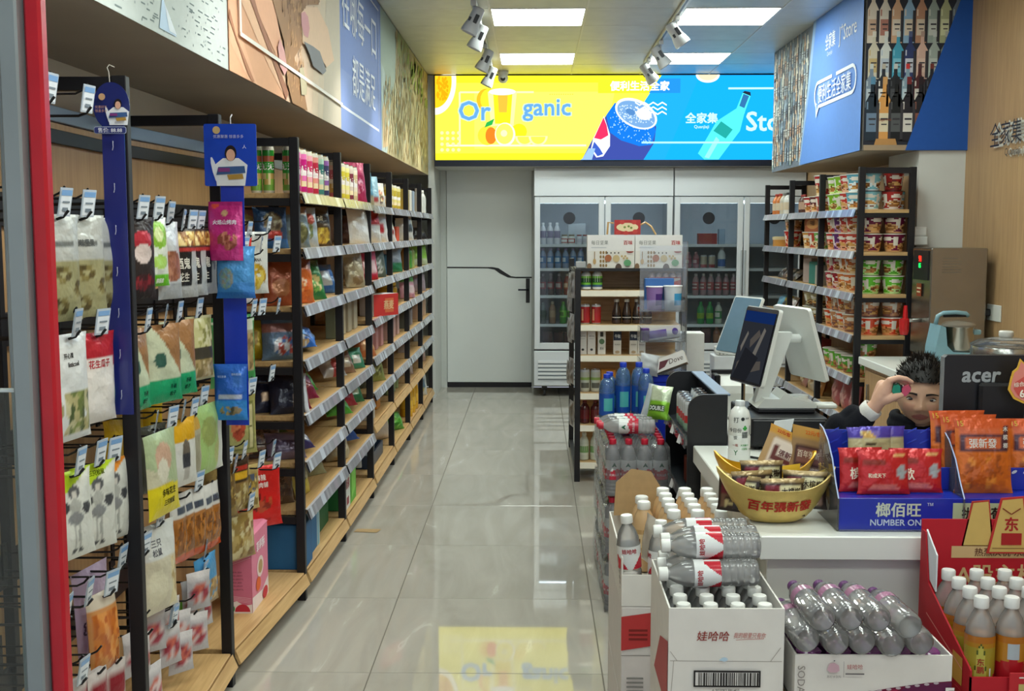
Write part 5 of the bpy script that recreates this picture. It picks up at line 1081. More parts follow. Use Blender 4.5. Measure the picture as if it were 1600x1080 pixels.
fridge('white fridge with two glass doors behind the register area', 1.274, 2.462, 1.905)
def fb(n, xs, lv, kind, r, h, body, cap, lb, desc, y=10.585):
    for k, x in enumerate(xs): bottle(f'{desc}', (x, y, FZ[lv]+.001), kind, r, h, body, cap, lb, group=desc, seg=12, name='fridge_bottle')
fb(3, (.085, .15, .215), 0, 'pop', .030, .20, 'c8c8cc', 'd4d4d4', (.3, .62, [('b', '7c7490'), ('r', .3, .3, .6, .7, 'c8c4d0')]), 'white and mauve drink bottle on the top fridge shelf')
fb(4, (.285, .35), 0, 'jar', .032, .09, 'd0d0c8', '6c5c44', (.15, .6, [('b', 'a83c38'), ('r', .2, .2, .9, .8, 'd8d4cc')]), 'small white jar with brown lid on the top fridge shelf')
fb(4, (.42, .475), 0, 'jar', .026, .09, 'c4c4c4', '8c4440', (.2, .6, [('b', 'b8b4b8')]), 'small pale jar at the end of the top fridge shelf')
fb(6, [.085+.07*k for k in range(6)], 1, 'pop', .031, .185, '7c94b4', '9c8cb8', (.25, .6, [('b', '3c74a8'), ('r', .4, .2, .8, .8, 'c8d8e4')]), 'blue labelled water bottle on the second fridge shelf')
fb(4, [.085+.075*k for k in range(3)], 2, 'pop', .032, .20, '4c3c44', '8c8488', (.3, .62, [('b', '8c3c44'), ('r', .4, .2, .8, .8, 'b8a8a4')]), 'dark red drink bottle on the third fridge shelf')
fb(2, (.31, .38), 2, 'pop', .032, .20, '8c3c30', 'c8b49c', (.3, .62, [('b', 'b05c3c'), ('r', .4, .2, .8, .8, 'd8b494')]), 'orange red drink bottle on the third fridge shelf')
fb(2, (.085,), 3, 'pop', .033, .205, '4c5c58', '7c8484', (.3, .6, [('b', '3c5048')]), 'dark green tea bottle on the fourth fridge shelf')
fb(2, (.175,), 3, 'pop', .033, .205, '8c6c54', 'c8b8a4', (.3, .6, [('b', 'a08468')]), 'milk tea bottle on the fourth fridge shelf')
fb(2, (.275, .345), 3, 'pop', .033, .205, '3c8c34', '4ca43c', (.3, .6, [('b', '6cc048'), ('r', .4, .3, .7, .7, '2c6c28')]), 'bright green drink bottle on the fourth fridge shelf')
for k in range(4): carton(f'dark wine red drink pack on the fridge floor, {ORD[k]} from the door frame', (.13+.10*k, 10.60, .457), .085, .06, .13, '3c2428', 0, name='drink_pack')
carton('pale grey box high in the first fridge', (.40, 10.7, 1.402), .16, .1, .19, 'a8b0b4', 0, name='storage_box')
# second fridge
carton('dark red drink multipack on the top shelf of the second fridge', (1.60, 10.60, 1.402), .17, .10, .10, '8c2c28', 0, name='drink_pack'); carton('blue grey carton beside the dark red multipack', (1.735, 10.62, 1.402), .06, .06, .14, '7c90a0', 0, name='drink_pack')
fb(5, (1.36, 1.43, 1.50), 1, 'pop', .03, .15, 'a06c74', 'b8888c', (.25, .6, [('b', '8c3c4c'), ('r', .4, .2, .8, .8, 'c8a8a8')]), 'dusty red drink bottle on the second fridge second shelf')
for k in range(2): can(f'cream and red drink can on the second fridge second shelf', (1.57+.075*k, 10.585, 1.182), .031, .12, [('b', 'b8ac98'), ('r', 0, 0, 1, .35, 'a0383c')], 'cream and red drink cans')
fb(1, (1.735,), 1, 'pop', .036, .19, 'd0d4d4', 'd8d8d8', (.1, .45, [('b', '3c68a8')]), 'white milk bottle with blue base in the second fridge')
fb(6, [1.50+.07*k for k in range(6)], 2, 'pop', .031, .20, 'a08084', 'c8c0bc', (.25, .62, [('b', 'a84c50'), ('r', .3, .2, .8, .8, 'd0b8b0'), ('r', .3, .4, .8, .6, '6c2c34')]), 'pinkish drink bottle on the third shelf of the second fridge')
fb(2, (1.55, 1.635), 3, 'pop', .034, .205, '288c44', '30a04c', (.25, .5, [('b', '8cb43c')]), 'bright green soda bottle in the second fridge')
fb(2, (1.715, 1.86), 3, 'pop', .033, .20, 'c0c8b8', '9ca098', (.25, .6, [('b', '3c8c54'), ('r', .3, .2, .8, .8, 'd0d8c8')]), 'white and green drink bottle in the second fridge')
fb(2, (1.70, 1.78), 4, 'pop', .034, .185, '8c5c44', 'c08468', (.25, .6, [('b', 'a8785c')]), 'brown tea bottle at the bottom of the second fridge', 10.57)
for k in range(3): carton(f'dark drink case at the bottom of the second fridge, {ORD[k]} in line', (1.40+.10*k, 10.60, .457), .09, .08, .17, ['242c44', '2c2428', '4c2830'][k], 0, name='drink_pack')
# ================================================================ low gondola in the aisle
GX0, GX1, GY0, GY1 = .25, .92, 6.85, 7.99
GZ = [1.172, .964, .778, .547, .351, .122]
t = thing('gondola_shelf', 'low black gondola shelf with oak back facing the aisle', 'shelving', (.585, 7.42, 0)); ox, oy = .585, 7.42
for x in (GX0, GX1-.034):
    for y in (GY0, GY1-.03):
        MB().bbox(x-ox, x+.034-ox, y-oy, y+.03-oy, 0, 1.30 if y < 7.5 else 1.335, '18171b', .002).obj('post', 'black_metal', t)
    m = MB()
    for z in (1.28, .06): m.box(x+.004-ox, x+.03-ox, GY0+.03-oy, GY1-.03-oy, z-.02, z, '18171b')
    m.obj('side_rail', 'black_metal', t)
MB().box(GX0+.02-ox, GX1-.02-ox, 7.22-oy, 7.235-oy, .06, 1.29, 'ffffff').obj('back_panel', 'oak_x', t)
MB().bbox(GX0-ox, GX1-ox, GY0+.005-oy, 7.25-oy, 1.285, 1.303, '18171b', .002).obj('top_board', 'black_metal', t)
for z in GZ:
    MB().bbox(GX0+.034-ox, GX1-.034-ox, GY0+.012-oy, 7.22-oy, z-.02, z, 'ffffff', .0015).obj('shelf_board', 'oak_x', t)
    m = MB(); m.prism([(GY0+.006-oy, z-.002), (GY0-.01-oy, z-.036), (GY0-.002-oy, z-.04), (GY0+.012-oy, z-.02)], 0, GX0+.034-ox, GX1-.034-ox, 'cdc5b4'); m.obj('shelf_lip', 'paint', t)
for k, (y, z) in enumerate(((6.95, 1.12), (7.3, 1.10), (7.0, .86), (7.45, .80), (7.05, .58), (7.6, .5), (7.0, .32), (7.5, 1.0))):
    bag(f'grey foil packet hung on the side of the low gondola, {["upper near", "upper far", "second near", "second far", "third near", "third far", "lowest near", "middle far"][k]}', (GX0-.012, y, z), .13, .16, .025, [('b', 'a8a8a8'), ('s', .1, .1, .9, .9, ['8c8c8c', 'c8c8c8', '5c5854', '7c6c5c'])], (0, 0, R(-80)), nu=6, nv=8)
def art_nutbox(a, w, h):
    a.shape(rect(0, 0, w, h), 'd8d4cc'); a.shape(rect(0, h*.52, w, h), 'dcdad8')
    a.write('每日坚果', w*.26, h*.77, h*.13, '5c605c', 0, w*.36); a.write('百味', w*.86, h*.77, h*.13, 'b03030', .02, w*.2); a.line((w*.08, h*.62), (w*.4, h*.62), .004, 'b0b4b8')
    r_ = random.Random(4)
    a.shapes([ell(w*(.28+.06*(k % 3)), h*(.08+.13*(k//3)), w*.022, h*.05, 10) for k in range(12)], '8c7044')
    a.shapes([ell(w*(.42+.08*k), h*.46, w*.016, h*.025, 8) for k in range(4)], '3c3430'); a.shapes([ell(w*.44, h*.3, w*.075, h*.11, 16)], 'a0603c'); a.shapes([ell(w*.61, h*.29, w*.075, h*.11, 16)], 'c0ac80')
    a.shape(ell(w*.15, h*.2, w*.035, h*.09, 12), 'b89868'); a.line((w*.15, h*.28), (w*.15, h*.5), .005, '8c6c44'); a.shape(ell(w*.66, 0.0, w*.07, h*.14, 14, 0, 0, pi), '54443c'); a.shape(ell(w*.04, h*.05, w*.05, h*.1, 12), '7c6048')
    a.shape(ell(w*.85, h*.16, w*.08, h*.10, 12), '5c9468'); a.shape(ell(w*.9, h*.51, w*.08, h*.05, 14, 0, pi, 2*pi), '8c3c34')
    a.shapes([ell(w*(.73+.05*(k % 2)+.02*k), h*(.36-.06*(k//2)), w*.025, h*.035, 8) for k in range(4)], 'b8a070')
for k in range(2): carton(['cream nut gift carton on the gondola, the one nearer the snack wall', 'cream nut gift carton on the gondola, the one nearer the noodles'][k], (.464+.286*k, 6.93, 1.304), .282, .11, .198, ['d8d4cc', 'd8d4cc', 'd8d4cc'], 0, art_nutbox, 'cream nut gift cartons', name='nut_gift_carton')
carton('small grey box beside the nut gift cartons', (.285, 6.92, 1.304), .06, .06, .038, 'a8a8a8', 0, name='small_box')
def art_gift(a, w, h):
    a.shape(rect(0, 0, w, h), 'a83434'); a.shape(ell(w*.5, h*.5, w*.42, h*.3, 18), 'd8c8a0'); a.shapes([ell(w*x, h*y, w*.1, h*.16, 10) for x, y in ((.15, .15), (.8, .2), (.45, .1), (.3, .85), (.75, .85))], 'b8403c'); a.shapes([ell(w*x, h*y, w*.05, h*.08, 8) for x, y in ((.4,.5),(.55,.56),(.65,.46))], '6c7c3c')
o = carton('red and cream gift box standing on top of the nut cartons', (.58, 7.10, 1.504), .16, .09, .09, 'a83434', R(-6), art_gift, name='gift_box')
carton('plain backing carton supporting the red gift box behind', (.58, 7.10, 1.304), .22, .12, .198, 'b8b0a4', 0, name='backing_carton')
for s, x in ((0, -.10), (1, .10)):
    m = MB(); m.tube([(x*.8,0,.06), (x*1.1,.0,.075), (x*1.45,-.01,.05), (x*1.75,-.01,.0)] if s else [(x*.85,0,.07), (x*1.2,0,.075), (x*1.25,0,.0)], .006, 'c8a068', 6); m.obj('ribbon', 'gloss', o)
def gb(x, lv, kind, r, h, body, cap, lb, desc, y=6.93, g=None): return bottle(desc, (x, y, GZ[lv]+.001), kind, r, h, body, cap, lb, group=g, seg=14, spin=0)
for k in range(2): gb(.318+.068*k, 0, 'pop', .032, .132, 'd8dcd8', 'e0e2e0', (.12, .62, [('b', '6cb43c'), ('r', .55, .35, .95, .8, '2c5c34'), ('r', 0, 0, 1, .25, '3c5c7c')]), f'white drink bottle with green label on the gondola, {ORD[k]} from the post')
t = thing('drink_multipack', 'red shrink wrapped tray of small drinks on the top gondola shelf', 'drinks', (.80, 6.95, GZ[0]+.001))
m = MB(); m.bbox(-.105, .105, -.05, .05, 0, .075, 'b82830', .006); w = m.obj('wrap', 'gloss', t)
a = Art(frame((-.105, -.0505, 0), (1,0,0), (0,0,1), (0,-1,0))); a.shape([(.02,.02),(.10,.03),(.19,.06),(.19,.072),(.06,.06)], 'd8c8c4'); a.write('A3', .05, .035, .03, 'e8dcd8', .02); a.obj('print', 'gloss', w)
for k in range(5):
    for j in range(2):
        m = MB(); m.lathe([(.017,.0735), (.017,.09), (.011,.094), (.011,.10)], 'd8c4c4', 10, M=Matrix.Translation((-.084+.042*k, -.025+.05*j, 0))); m.obj('small_bottle', 'gloss', t, smooth=40)
for k in range(2): can(f'red drink can on the second gondola shelf, {ORD[k]} from the post', (.315+.066*k, 6.93, GZ[1]+.001), .030, .115, [('b', 'a82428'), ('r', .62, .2, .68, .85, 'd8a078'), ('r', .8, .3, .84, .8, 'd8a078')], None)
for k in range(4): gb(.505+.062*k, 1, 'coffee', .0285, .15, '3c2c24', 'd0d0cc', (.16, .36, [('b', '181818'), ('r', .5, .35, 1, .65, 'b8b4ac')]), f'dark coffee bottle with white cap on the gondola, {ORD[k]} in the row')
def art_milk(a, w, h):
    a.shape(rect(0, 0, w, h), 'd6d4d0'); a.write('纯牛奶', w*.5, h*.78, h*.07, '4c4c4c', 0, w*.7); a.line((w*.2, h*.66), (w*.8, h*.66), .002, '8c8c8c'); a.shape(ell(w*.5, h*.2, w*.18, h*.05), '3c3c3c')
def art_milk2(a, w, h):
    a.shape(rect(0, 0, w, h), 'd6d6d0'); a.shape(rect(w*.3, h*.76, w*.7, h*.96), '3c3c38'); a.shape(ell(w*.5, h*.55, w*.35, h*.12, 14, .4), '5c7c5c'); a.write('黑米', w*.5, h*.25, h*.12, '3c3c38', 0, w*.5)
def art_milk3(a, w, h):
    a.shape(rect(0, 0, w, h), 'cfccc6'); a.shape(rect(0, h*.60, w, h), '2c3448'); a.write('牛咖', w*.5, h*.78, h*.16, 'd8dce0', .02, w*.7); a.write('拿铁咖啡', w*.5, h*.42, h*.06, '4c4c4c', 0, w*.7); a.shape(ell(w*.5, h*.1, w*.3, h*.06), 'a89478')
for k, (x, ar, n) in enumerate(((.300, art_milk, 'white milk carton nearest the gondola post'), (.353, art_milk, 'white milk carton second from the gondola post'), (.415, art_milk2, 'white carton with dark label on the third gondola shelf'), (.51, art_milk3, 'white and navy carton alone on the third gondola shelf'), (.608, art_milk3, 'white and navy carton, near one of a pair'), (.657, art_milk3, 'white and navy carton, far one of a pair'))):
    carton(n, (x, 6.93, GZ[2]+.001), .047, .045, .142, 'd4d2ce', 0, ar, name='milk_carton')
for k in range(2): can(f'white and green drink can on the fourth gondola shelf, {ORD[k]} from the post', (.315+.065*k, 6.93, GZ[3]+.001), .031, .135, [('b', 'b8bcb0'), ('r', 0, .55, 1, .72, '8ca860'), ('r', .6, .15, .9, .45, '5c5c54')], None)
carton('orange snack box on the fourth gondola shelf', (.46, 6.98, GZ[3]+.001), .09, .05, .13, 'c88c3c', 0, name='snack_box')
for k in range(3): gb(.315+.066*k, 4, 'pop', .03, .14, '4c1c20', '6c2c2c', (.2, .6, [('b', '6c2428')]), 'dark red drink bottle on the fifth gondola shelf', g='dark red bottles on the gondola')
for k in range(3): gb(.313+.066*k, 5, 'pop', .030, .17, 'c8ccbc', 'd8dcd0', (.2, .6, [('b', 'd0d4c4'), ('r', .55, .2, .9, .8, '7ca468')]), 'white and green drink bottle on the lowest gondola shelf', g='white and green bottles on the gondola')
# ================================================================ noodle shelves
NY = [6.50, 7.38, 8.24, 9.10]; NX0, NX1 = 1.83, 2.15
NZ = [1.648, 1.408, 1.168, .930, .685, .44, .15]
NB = ['nearest', 'middle', 'farthest']
for b in range(3):
    l = NY[b+1]-NY[b]
    t = thing('noodle_shelving_unit', f'black metal shelving for cup noodles, {["bay facing the register", "middle bay of three", "bay next to the fridges"][b]}', 'shelving', (NX0, NY[b], 0), 0, 'noodle shelving units')
    def up(y):
        m = MB(); m.bbox(0, .036, y, y+.03, 0, 1.885, '17161a', .002); m.bbox(NX1-NX0-.036, NX1-NX0, y, y+.03, 0, 1.885, '17161a', .002); m.box(.036, NX1-NX0-.036, y+.002, y+.028, 1.85, 1.882, '17161a')
        for z in NZ: m.box(.036, NX1-NX0-.036, y+.004, y+.026, z-.046, z-.0215, '17161a')
        m.obj('upright_frame', 'black', t)
    up(0)
    if b == 2: up(l)
    if b == 0: MB().box(NX1-NX0-.012, NX1-NX0-.001, .032, l-.002, .05, 1.84).obj('back_panel', 'oak_back', t)
    else: MB().box(NX1-NX0-.012, NX1-NX0-.001, .032, l-.002, .05, 1.62).obj('back_panel', 'oak_back', t)
    for k, z in enumerate(NZ):
        MB().bbox(.004, NX1-NX0-.014, .032 if b else .004, l-.003, z-.021, z, 'ffffff', .0015).obj('shelf_board', 'oak_x', t)
        put('price_rail', cached(('rail', round(l-.034, 2)), lambda: rail_mesh(round(l-.034, 2))), t, (.003, l-.001, z), (0, 0, pi))
def cupl(c, c2, c3='d8d0c4'):
    L = [('b', c), ('r', 0, .0, 1, .06, c2)]
    for u in (.0, .33, .67, 1.): L += [('e', u, .30, .15, .24, c2), ('o', u, .30, .125, .19, ['8c5c30', 'c89858', '6c3c20', 'b87840', c2]), ('e', u+.02, .74, .10, .10, c3), ('e', u+.16, .6, .03, .3, c3)]
    return L
CR = .066; CH = .105
def ncup(x, y, z, c, c2, label, r=CR, h=CH, lid='d8d2c8', rz=None, c3='d8d0c4', g=None): return cup(label, (x, y, z), r, h, cupl(c, c2, c3), lid, g, rz=RNG.uniform(0, 6) if rz is None else rz)
# end of the nearest bay: columns of stacked cups
E1 = [(0, .066, .085, [('5c9cac', 'd8e0e0'), ('4c8ca4', 'c8d8dc')], 'pale blue noodle bowl'), (0, .072, .215, [('a02c28', '6c1c1c'), ('a8302c', 'd0c0b8')], 'red noodle bowl')]
for lv, cols, nm in ((1, [('6c1c3c', 'c89868'), ('641a38', 'c89868')], 'maroon noodle cup'), (2, [('5cb02c', 'b8d890'), ('54a428', 'b8d890')], 'green noodle cup'), (3, [('c84020', 'd88c58'), ('b8805c', '7c4c44')], 'orange red noodle cup')):
    for j, x in enumerate((1.93, 2.06)):
        for s in range(2): ncup(x, 6.585, NZ[lv]+.001+s*(CH+.001), *cols[s], f'{nm} at the shelf end, {["lower", "upper"][s]} one of the {["aisle side", "wall side"][j]} pair', CR*.95, .102)
for s in range(2): ncup(1.925, 6.59, NZ[4]+.001+s*(CH+.001), '5c9c3c', 'a86c48', f'green noodle cup at the lowest shelf end, {["lower", "upper"][s]} one', CR*.95)
ncup(1.915, 6.59, NZ[0]+.001, '7cb8c4', 'd8e4e4', 'pale blue noodle bowl at the shelf end, lower one by the post', lid='26282a'); ncup(1.915, 6.59, NZ[0]+.001+CH, '74b4c4', 'd8e4e4', 'pale blue noodle bowl at the shelf end, upper one by the post', lid='26282a')
ncup(2.045, 6.60, NZ[0]+.001, '9c2824', 'd0c4bc', 'red noodle bowl at the shelf end, lower one', .06, lid='302422'); ncup(2.05, 6.60, NZ[0]+.001+CH, '9c2824', '6c1c1c', 'red noodle bowl at the shelf end, upper one', .06)
ncup(2.105, 6.70, NZ[0]+.001, '7cb8c4', 'd8e4e4', 'pale blue noodle bowl with penguin-like dark spots near the wall', .05, lid='26282a')
# rows along the front of the nearest bay
ROWS = [(0, [('7cac2c', 'c8d88c', 'yellow green'), ('7cb030', 'c8d88c', 'lime green'), ('b03830', 'd8a888', 'brick red'), ('5c9cb0', 'd8e0e0', 'blue')], 2), (1, [('b83028', 'd8a080', 'scarlet'), ('5c3068', 'c8a0c0', 'purple'), ('b03430', 'd8a080', 'red'), ('b84838', 'd8c0a8', 'tomato red')], 2), (2, [('a02838', 'c89088', 'crimson'), ('8c2430', 'd0b0a8', 'dark red'), ('c87038', 'd8b890', 'orange'), ('c06838', 'd8b890', 'amber')], 2),
        (3, [('c84820', 'd89060', 'vermilion'), ('b88058', '7c5448', 'tan'), ('c85830', 'c8a890', 'coral'), ('b07850', '7c5448', 'copper')], 2), (4, [('5cac34', 'a87048', 'grass green'), ('64b038', 'a87048', 'fresh green'), ('58a434', '8c5c40', 'leaf green'), ('4c9430', '8c5c40', 'moss green')], 1)]
for lv, cols, n in ROWS:
    for i, (c, c2, cn) in enumerate(cols):
        for s in range(n): ncup(1.905, 6.80+.145*(len(cols)-1-i), NZ[lv]+.001+s*(CH+.001), c, c2, f'{cn} noodle cup on the {ORD[lv]} shelf facing the aisle, {["lower", "upper"][s]}')
for k in range(3): bag(f'pink snack bag standing on the low noodle shelf, {ORD[k]} from the end post', (1.90, 6.72+.2*k, NZ[5]+.002), .15, .2, .07, [('b', 'b8686c'), ('o', .5, .4, .35, .3, ['d8a8a0', 'a05054', 'c88c84'])], (-.15, 0, R(-90)))
# middle bay
for i, (c, cn) in enumerate((('a82c2c', 'red'), ('5c2428', 'wine red'), ('b0403c', 'rust red'))): ncup(1.90, 7.52+.16*(2-i), NZ[0]+.001, c, 'd8b8a0', f'{cn} noodle cup on the top shelf of the middle noodle bay')
ncup(1.90, 7.52, NZ[0]+.001+CH, 'a82428', 'e0c8a0', 'large red noodle cup stacked highest in the middle bay', .075, .13)
for k in range(2): bottle('dark sauce bottle on the top shelf of the middle noodle bay', (1.89, 8.04+.07*k, NZ[0]+.001), 'pop', .028, .13, '4c2c24', '8c2c28', (.2, .6, [('b', 'a88c78')]), group='dark sauce bottles', seg=10)
def art_pack(a, w, h): a.shape(rect(0, 0, w, h), 'a85428'); a.shape(ell(w*.5, h*.45, w*.4, h*.3), 'c88c4c'); a.shape(rect(0, h*.8, w, h), 'c06c30'); a.write('牛肉面', w*.5, h*.5, h*.3, '5c2414', .02, w*.7)
carton('large brown noodle multipack stacked in the middle noodle bay', (1.93, 7.72, NZ[1]+.113), .42, .12, .115, '8c4824', R(-90), art_pack, name='noodle_pack')
for i, (c, cn) in enumerate((('c88c3c', 'golden'), ('b04434', 'rusty'), ('6ca84c', 'soft green'))): ncup(1.90, 7.53+.16*(2-i), NZ[1]+.001, c, 'd8c8a8', f'{cn} noodle cup under the brown multipack', h=.11)
for k, (c, n) in enumerate((('a89894', 'greyish pink'), ('3c7c74', 'teal'), ('a8a49c', 'beige'))): carton(f'{n} flat carton standing on the third shelf of the middle noodle bay', (1.92, 7.60+.17*(2-k), NZ[2]+.001), .13, .06, .17-.02*k, c, R(-80), name='flat_carton')
for i in range(2):
    for s in range(2): ncup(1.91, 7.56+.19*i, NZ[3]+.001+s*.095, 'b0a47c', '4c3c2c', f'cream noodle tub in the middle bay, {["lower", "upper"][s]}, {["near", "far"][i]} side', .08, .092, 'c8c4b8')
for k in range(3): carton(f'crimson snack carton on the fifth shelf of the middle noodle bay, {ORD[k]} along', (1.92, 7.55+.2*k, NZ[4]+.001), .14, .07, .13, ['7c2c30', 'a83c44', '8c3438'][k], R(-90), name='snack_carton')
for k in range(3): bag(f'mixed snack bag on the low shelf of the middle noodle bay, {["tan", "cream", "pale pink"][k]}', (1.90, 7.55+.22*k, NZ[5]+.002), .16, .16, .07, [('b', ['a8743c', 'c8bca8', 'b88880'][k]), ('o', .5, .4, .35, .3, ['d8c8a0', '8c6c44', 'c8a884'])], (-.3, 0, R(-90)))
# farthest bay
for k, (c, cp) in enumerate((('c8743c', 'a83428'), ('c07038', 'a83428'), ('b8b4a8', '7c7c78'), ('d0d0cc', '2c2c2c'))): bottle(f'sauce bottle on the bay by the fridges, {["orange near", "orange far", "grey", "white with black cap"][k]}', (1.89, 8.95-.13*k, NZ[0]+.001), 'pop', .036, .16, c, cp, (.2, .55, [('b', 'c8b8a0')]), seg=10)
ncup(1.90, 8.42, NZ[1]+.001, 'b83028', 'd8a080', 'red noodle cup in the bay by the fridges', h=.12); ncup(1.90, 8.42, NZ[1]+.122, 'b88c6c', 'd8a080', 'pale noodle cup stacked in the bay by the fridges', h=.10)
t = thing('cake_box', 'low round golden cake box in the bay by the fridges', 'box', (1.92, 8.74, NZ[1]+.001)); m = MB(); m.lathe([(.10,0), (.10,.055), (.095,.06)], 'b8803c', 20); m.obj('box_body', 'gloss', t, smooth=40); m = MB(); m.lathe([(.104,.05), (.104,.07), (.09,.075)], 'c8b48c', 20); m.obj('lid', 'gloss', t, smooth=40)
for k in range(4): bag(f'small dark snack packet in the bay by the fridges, {ORD[k]} along', (1.90, 8.38+.16*k, NZ[2]+.004), .14, .11, .05, [('b', ['4c4440', '2c3430', '6c4c3c', '3c3c44'][k]), ('o', .5, .5, .3, .3, ['a89c8c', '5c544c'])], (-.9, 0, R(-90)), nu=8, nv=10)
for k in range(3): bag(f'{["sky blue", "yellow", "white and red"][k]} snack bag in the bay by the fridges', (1.89, 8.80-.18*k, NZ[3]+.003), .16, .12, .06, [('b', ['5c9cc8', 'c8b028', 'c8c4c8'][k]), ('r', .2, .2, .8, .5, ['8cc0dc', '3c3c38', 'b83c44'][k])], (-.5, 0, R(-90)), nu=8, nv=10)
# ================================================================ back counter, boiler, kitchen appliances
t = thing('back_counter', 'low oak cabinet with white top along the wooden wall', 'counter', (2.16, 5.4, 0))
MB().bbox(-.29, .305, -1.0, 1.02, .0, .775, 'ffffff', .002).obj('cabinet_body', 'oak_back', t)
MB().bbox(-.32, .306, -1.03, 1.05, .776, .82, 'dedfd9', .004).obj('worktop', 'laminate', t)
for k in range(3): m = MB(); m.bbox(-.298, -.2905, -.98+.66*k, -.35+.66*k, .06, .75, 'ffffff', .002); d = m.obj('door', 'oak_back', t); m = MB(); m.bbox(-.312, -.2985, -.42+.66*k, -.405+.66*k, .55, .68, 'a8acb0', .002); m.obj('handle', 'chrome', d)
t = thing('water_boiler', 'stainless steel water boiler with red tap and digital display', 'boiler', (2.27, 6.28, .821))
MB().bbox(-.15, .15, -.15, .15, .03, .615, 'ffffff', .006).obj('boiler_body', 'steel', t)
for x in (-.12, .12):
    for y in (-.12, .12): m = MB(); m.lathe([(.015,0), (.018,.03)], '1c1c20', 10, M=Matrix.Translation((x, y, 0))); m.obj('foot', 'black', t)
m = MB(); m.bbox(-.156, -.1505, -.12, .12, .44, .60, '1c1a1e', .002); p = m.obj('control_panel', 'black', t)
a = Art(frame((-.1565, .06, .52), (0,-1,0), (0,0,1), (-1,0,0))); a.write('98', .05, .035, .032, 'ff3020', .02); a.write('85', .05, -.002, .025, '20ff60', .02); a.obj('digits', 'led', p)
a = Art(frame((-.1565, .06, .45), (0,-1,0), (0,0,1), (-1,0,0))); a.shape(rect(.01, -.10, .09, -.03), '8c2420'); a.shapes([rect(.02, -.06, .08, -.052), rect(.02, -.08, .07, -.072)], 'd8c0a8'); a.obj('warning_sticker', 'gloss', t)
m = MB(); m.tube([(-.15,-.02,.22), (-.20,-.02,.22), (-.235,-.02,.215), (-.245,-.02,.18)], .012, 'c8ccd0', 8); p = m.obj('tap', 'chrome', t, smooth=True); m = MB(); m.tube([(-.235,-.02,.21), (-.236,-.02,.30)], [.016, .010], 'c01c20', 8); m.obj('tap_handle', 'gloss', p); m = MB(); m.lathe([(.02,.14), (.026,.16), (.028,.225), (.02,.23)], 'b81c20', 12, M=Matrix.Translation((-.24,-.02,0))); m.obj('tap_body', 'gloss', p)
a = Art(frame((-.11, -.1505, .40), (1,0,0), (0,0,1), (0,-1,0)))
for k in range(6): a.line((.02, .16-.015*k), (.02+.10*(1 if k % 3 else .8), .16-.015*k), .002, '6c665c')
a.obj('instruction_print', 'matte', t)
t = thing('white_utility_box', 'small white utility box on the pillar above the boiler', 'box', (2.215, 6.60, 1.445)); MB().bbox(-.07, .03, -.045, .035, .0, .05, 'd4d6d4', .006).obj('box_base', 'paint', t); MB().bbox(-.055, .03, -.03, .035, .05, .105, 'dadcda', .008).obj('box_cover', 'paint', t)
t = thing('soy_milk_maker', 'pale blue kitchen blender with steel jug and carry handle', 'appliance', (2.07, 5.62, .821)); BLU = '7ea4b0'
m = MB(); m.prism([(-.125,0),(.11,0),(.12,.10),(.10,.115),(-.03,.12),(-.06,.15),(-.07,.24),(-.095,.25),(-.115,.14)], 1, -.075, .075, BLU); m.obj('housing', 'gloss', t)
m = MB(); m.lathe([(.068,.122), (.072,.13), (.074,.235), (.076,.24)], 'a8a49c', 18, M=Matrix.Translation((.018,0,0))); m.obj('jug', 'chrome', t, smooth=40); m = MB(); m.lathe([(.08,.241), (.08,.25), (.06,.262), (.02,.268)], '7c7468', 18, M=Matrix.Translation((.018,0,0))); m.obj('lid', 'gloss', t, smooth=40)
m = MB(); m.tube([(-.095,0,.25), (-.085,0,.29), (-.06,0,.305), (.0,0,.308), (.05,0,.303), (.065,0,.29)], .011, BLU, 8); m.obj('carry_handle', 'gloss', t, smooth=True); m = MB(); m.tube([(-.06,0,.29), (.06,0,.292)], .007, '1c1c1e', 6); m.obj('grip_underside', 'black', t)
m = MB(); m.bbox(.075, .12, -.03, .03, .20, .225, BLU, .005); m.obj('latch', 'gloss', t); m = MB(); m.box(-.128, -.118, -.05, .05, .06, .22, '1e2024', M=Matrix.Rotation(R(8), 4, 'Y')); m.obj('rear_panel', 'black', t)
t = thing('electric_steamer_pot', 'round electric pot with glass lid and white knob', 'pot', (2.14, 5.18, .821))
m = MB(); m.lathe([(.12,0), (.145,.02), (.15,.12), (.145,.135)], 'c8ccca', 28); m.obj('pot_base', 'gloss', t, smooth=40); m = MB(); m.lathe([(.146,.136), (.15,.14), (.15,.185), (.146,.19)], 'a8a8a4', 28); m.obj('steel_ring', 'chrome', t, smooth=40)
m = MB(); m.lathe([(.152,.191), (.152,.197), (.12,.212), (.06,.224), (.02,.226)], 'd8d8d0', 28); m.obj('glass_lid', 'acrylic', t, smooth=40); m = MB(); m.lathe([(.025,.226), (.032,.235), (.032,.252), (.028,.256)], 'dcdcd6', 16); m.obj('knob', 'paint', t, smooth=40)
bag('bright blue plastic bag tucked in front of the round pot', (2.0, 4.97, .822), .16, .125, .06, [('b', '3c94cc'), ('r', .2, .3, .7, .7, '6cb4dc')], (0, 0, R(5)))
t = thing('power_socket', 'white double wall socket with black plug on wooden wall', 'socket', (XR, 6.135, 1.09)); MB().bbox(-.009, -.0005, -.09, .09, -.044, .044, 'd8d8d0', .003).obj('plate', 'paint', t)
m = MB(); m.bbox(-.05, -.0095, .03, .075, -.02, .018, '1c1c1e', .005); p = m.obj('plug', 'black', t); m = MB(); m.tube([(-.045,.05,-.01), (-.07,.06,-.04), (-.06,.09,-.12), (-.05,.10,-.2), (-.1,.05,-.255)], .005, '161618', 6); m.obj('cord', 'black', p, smooth=True)
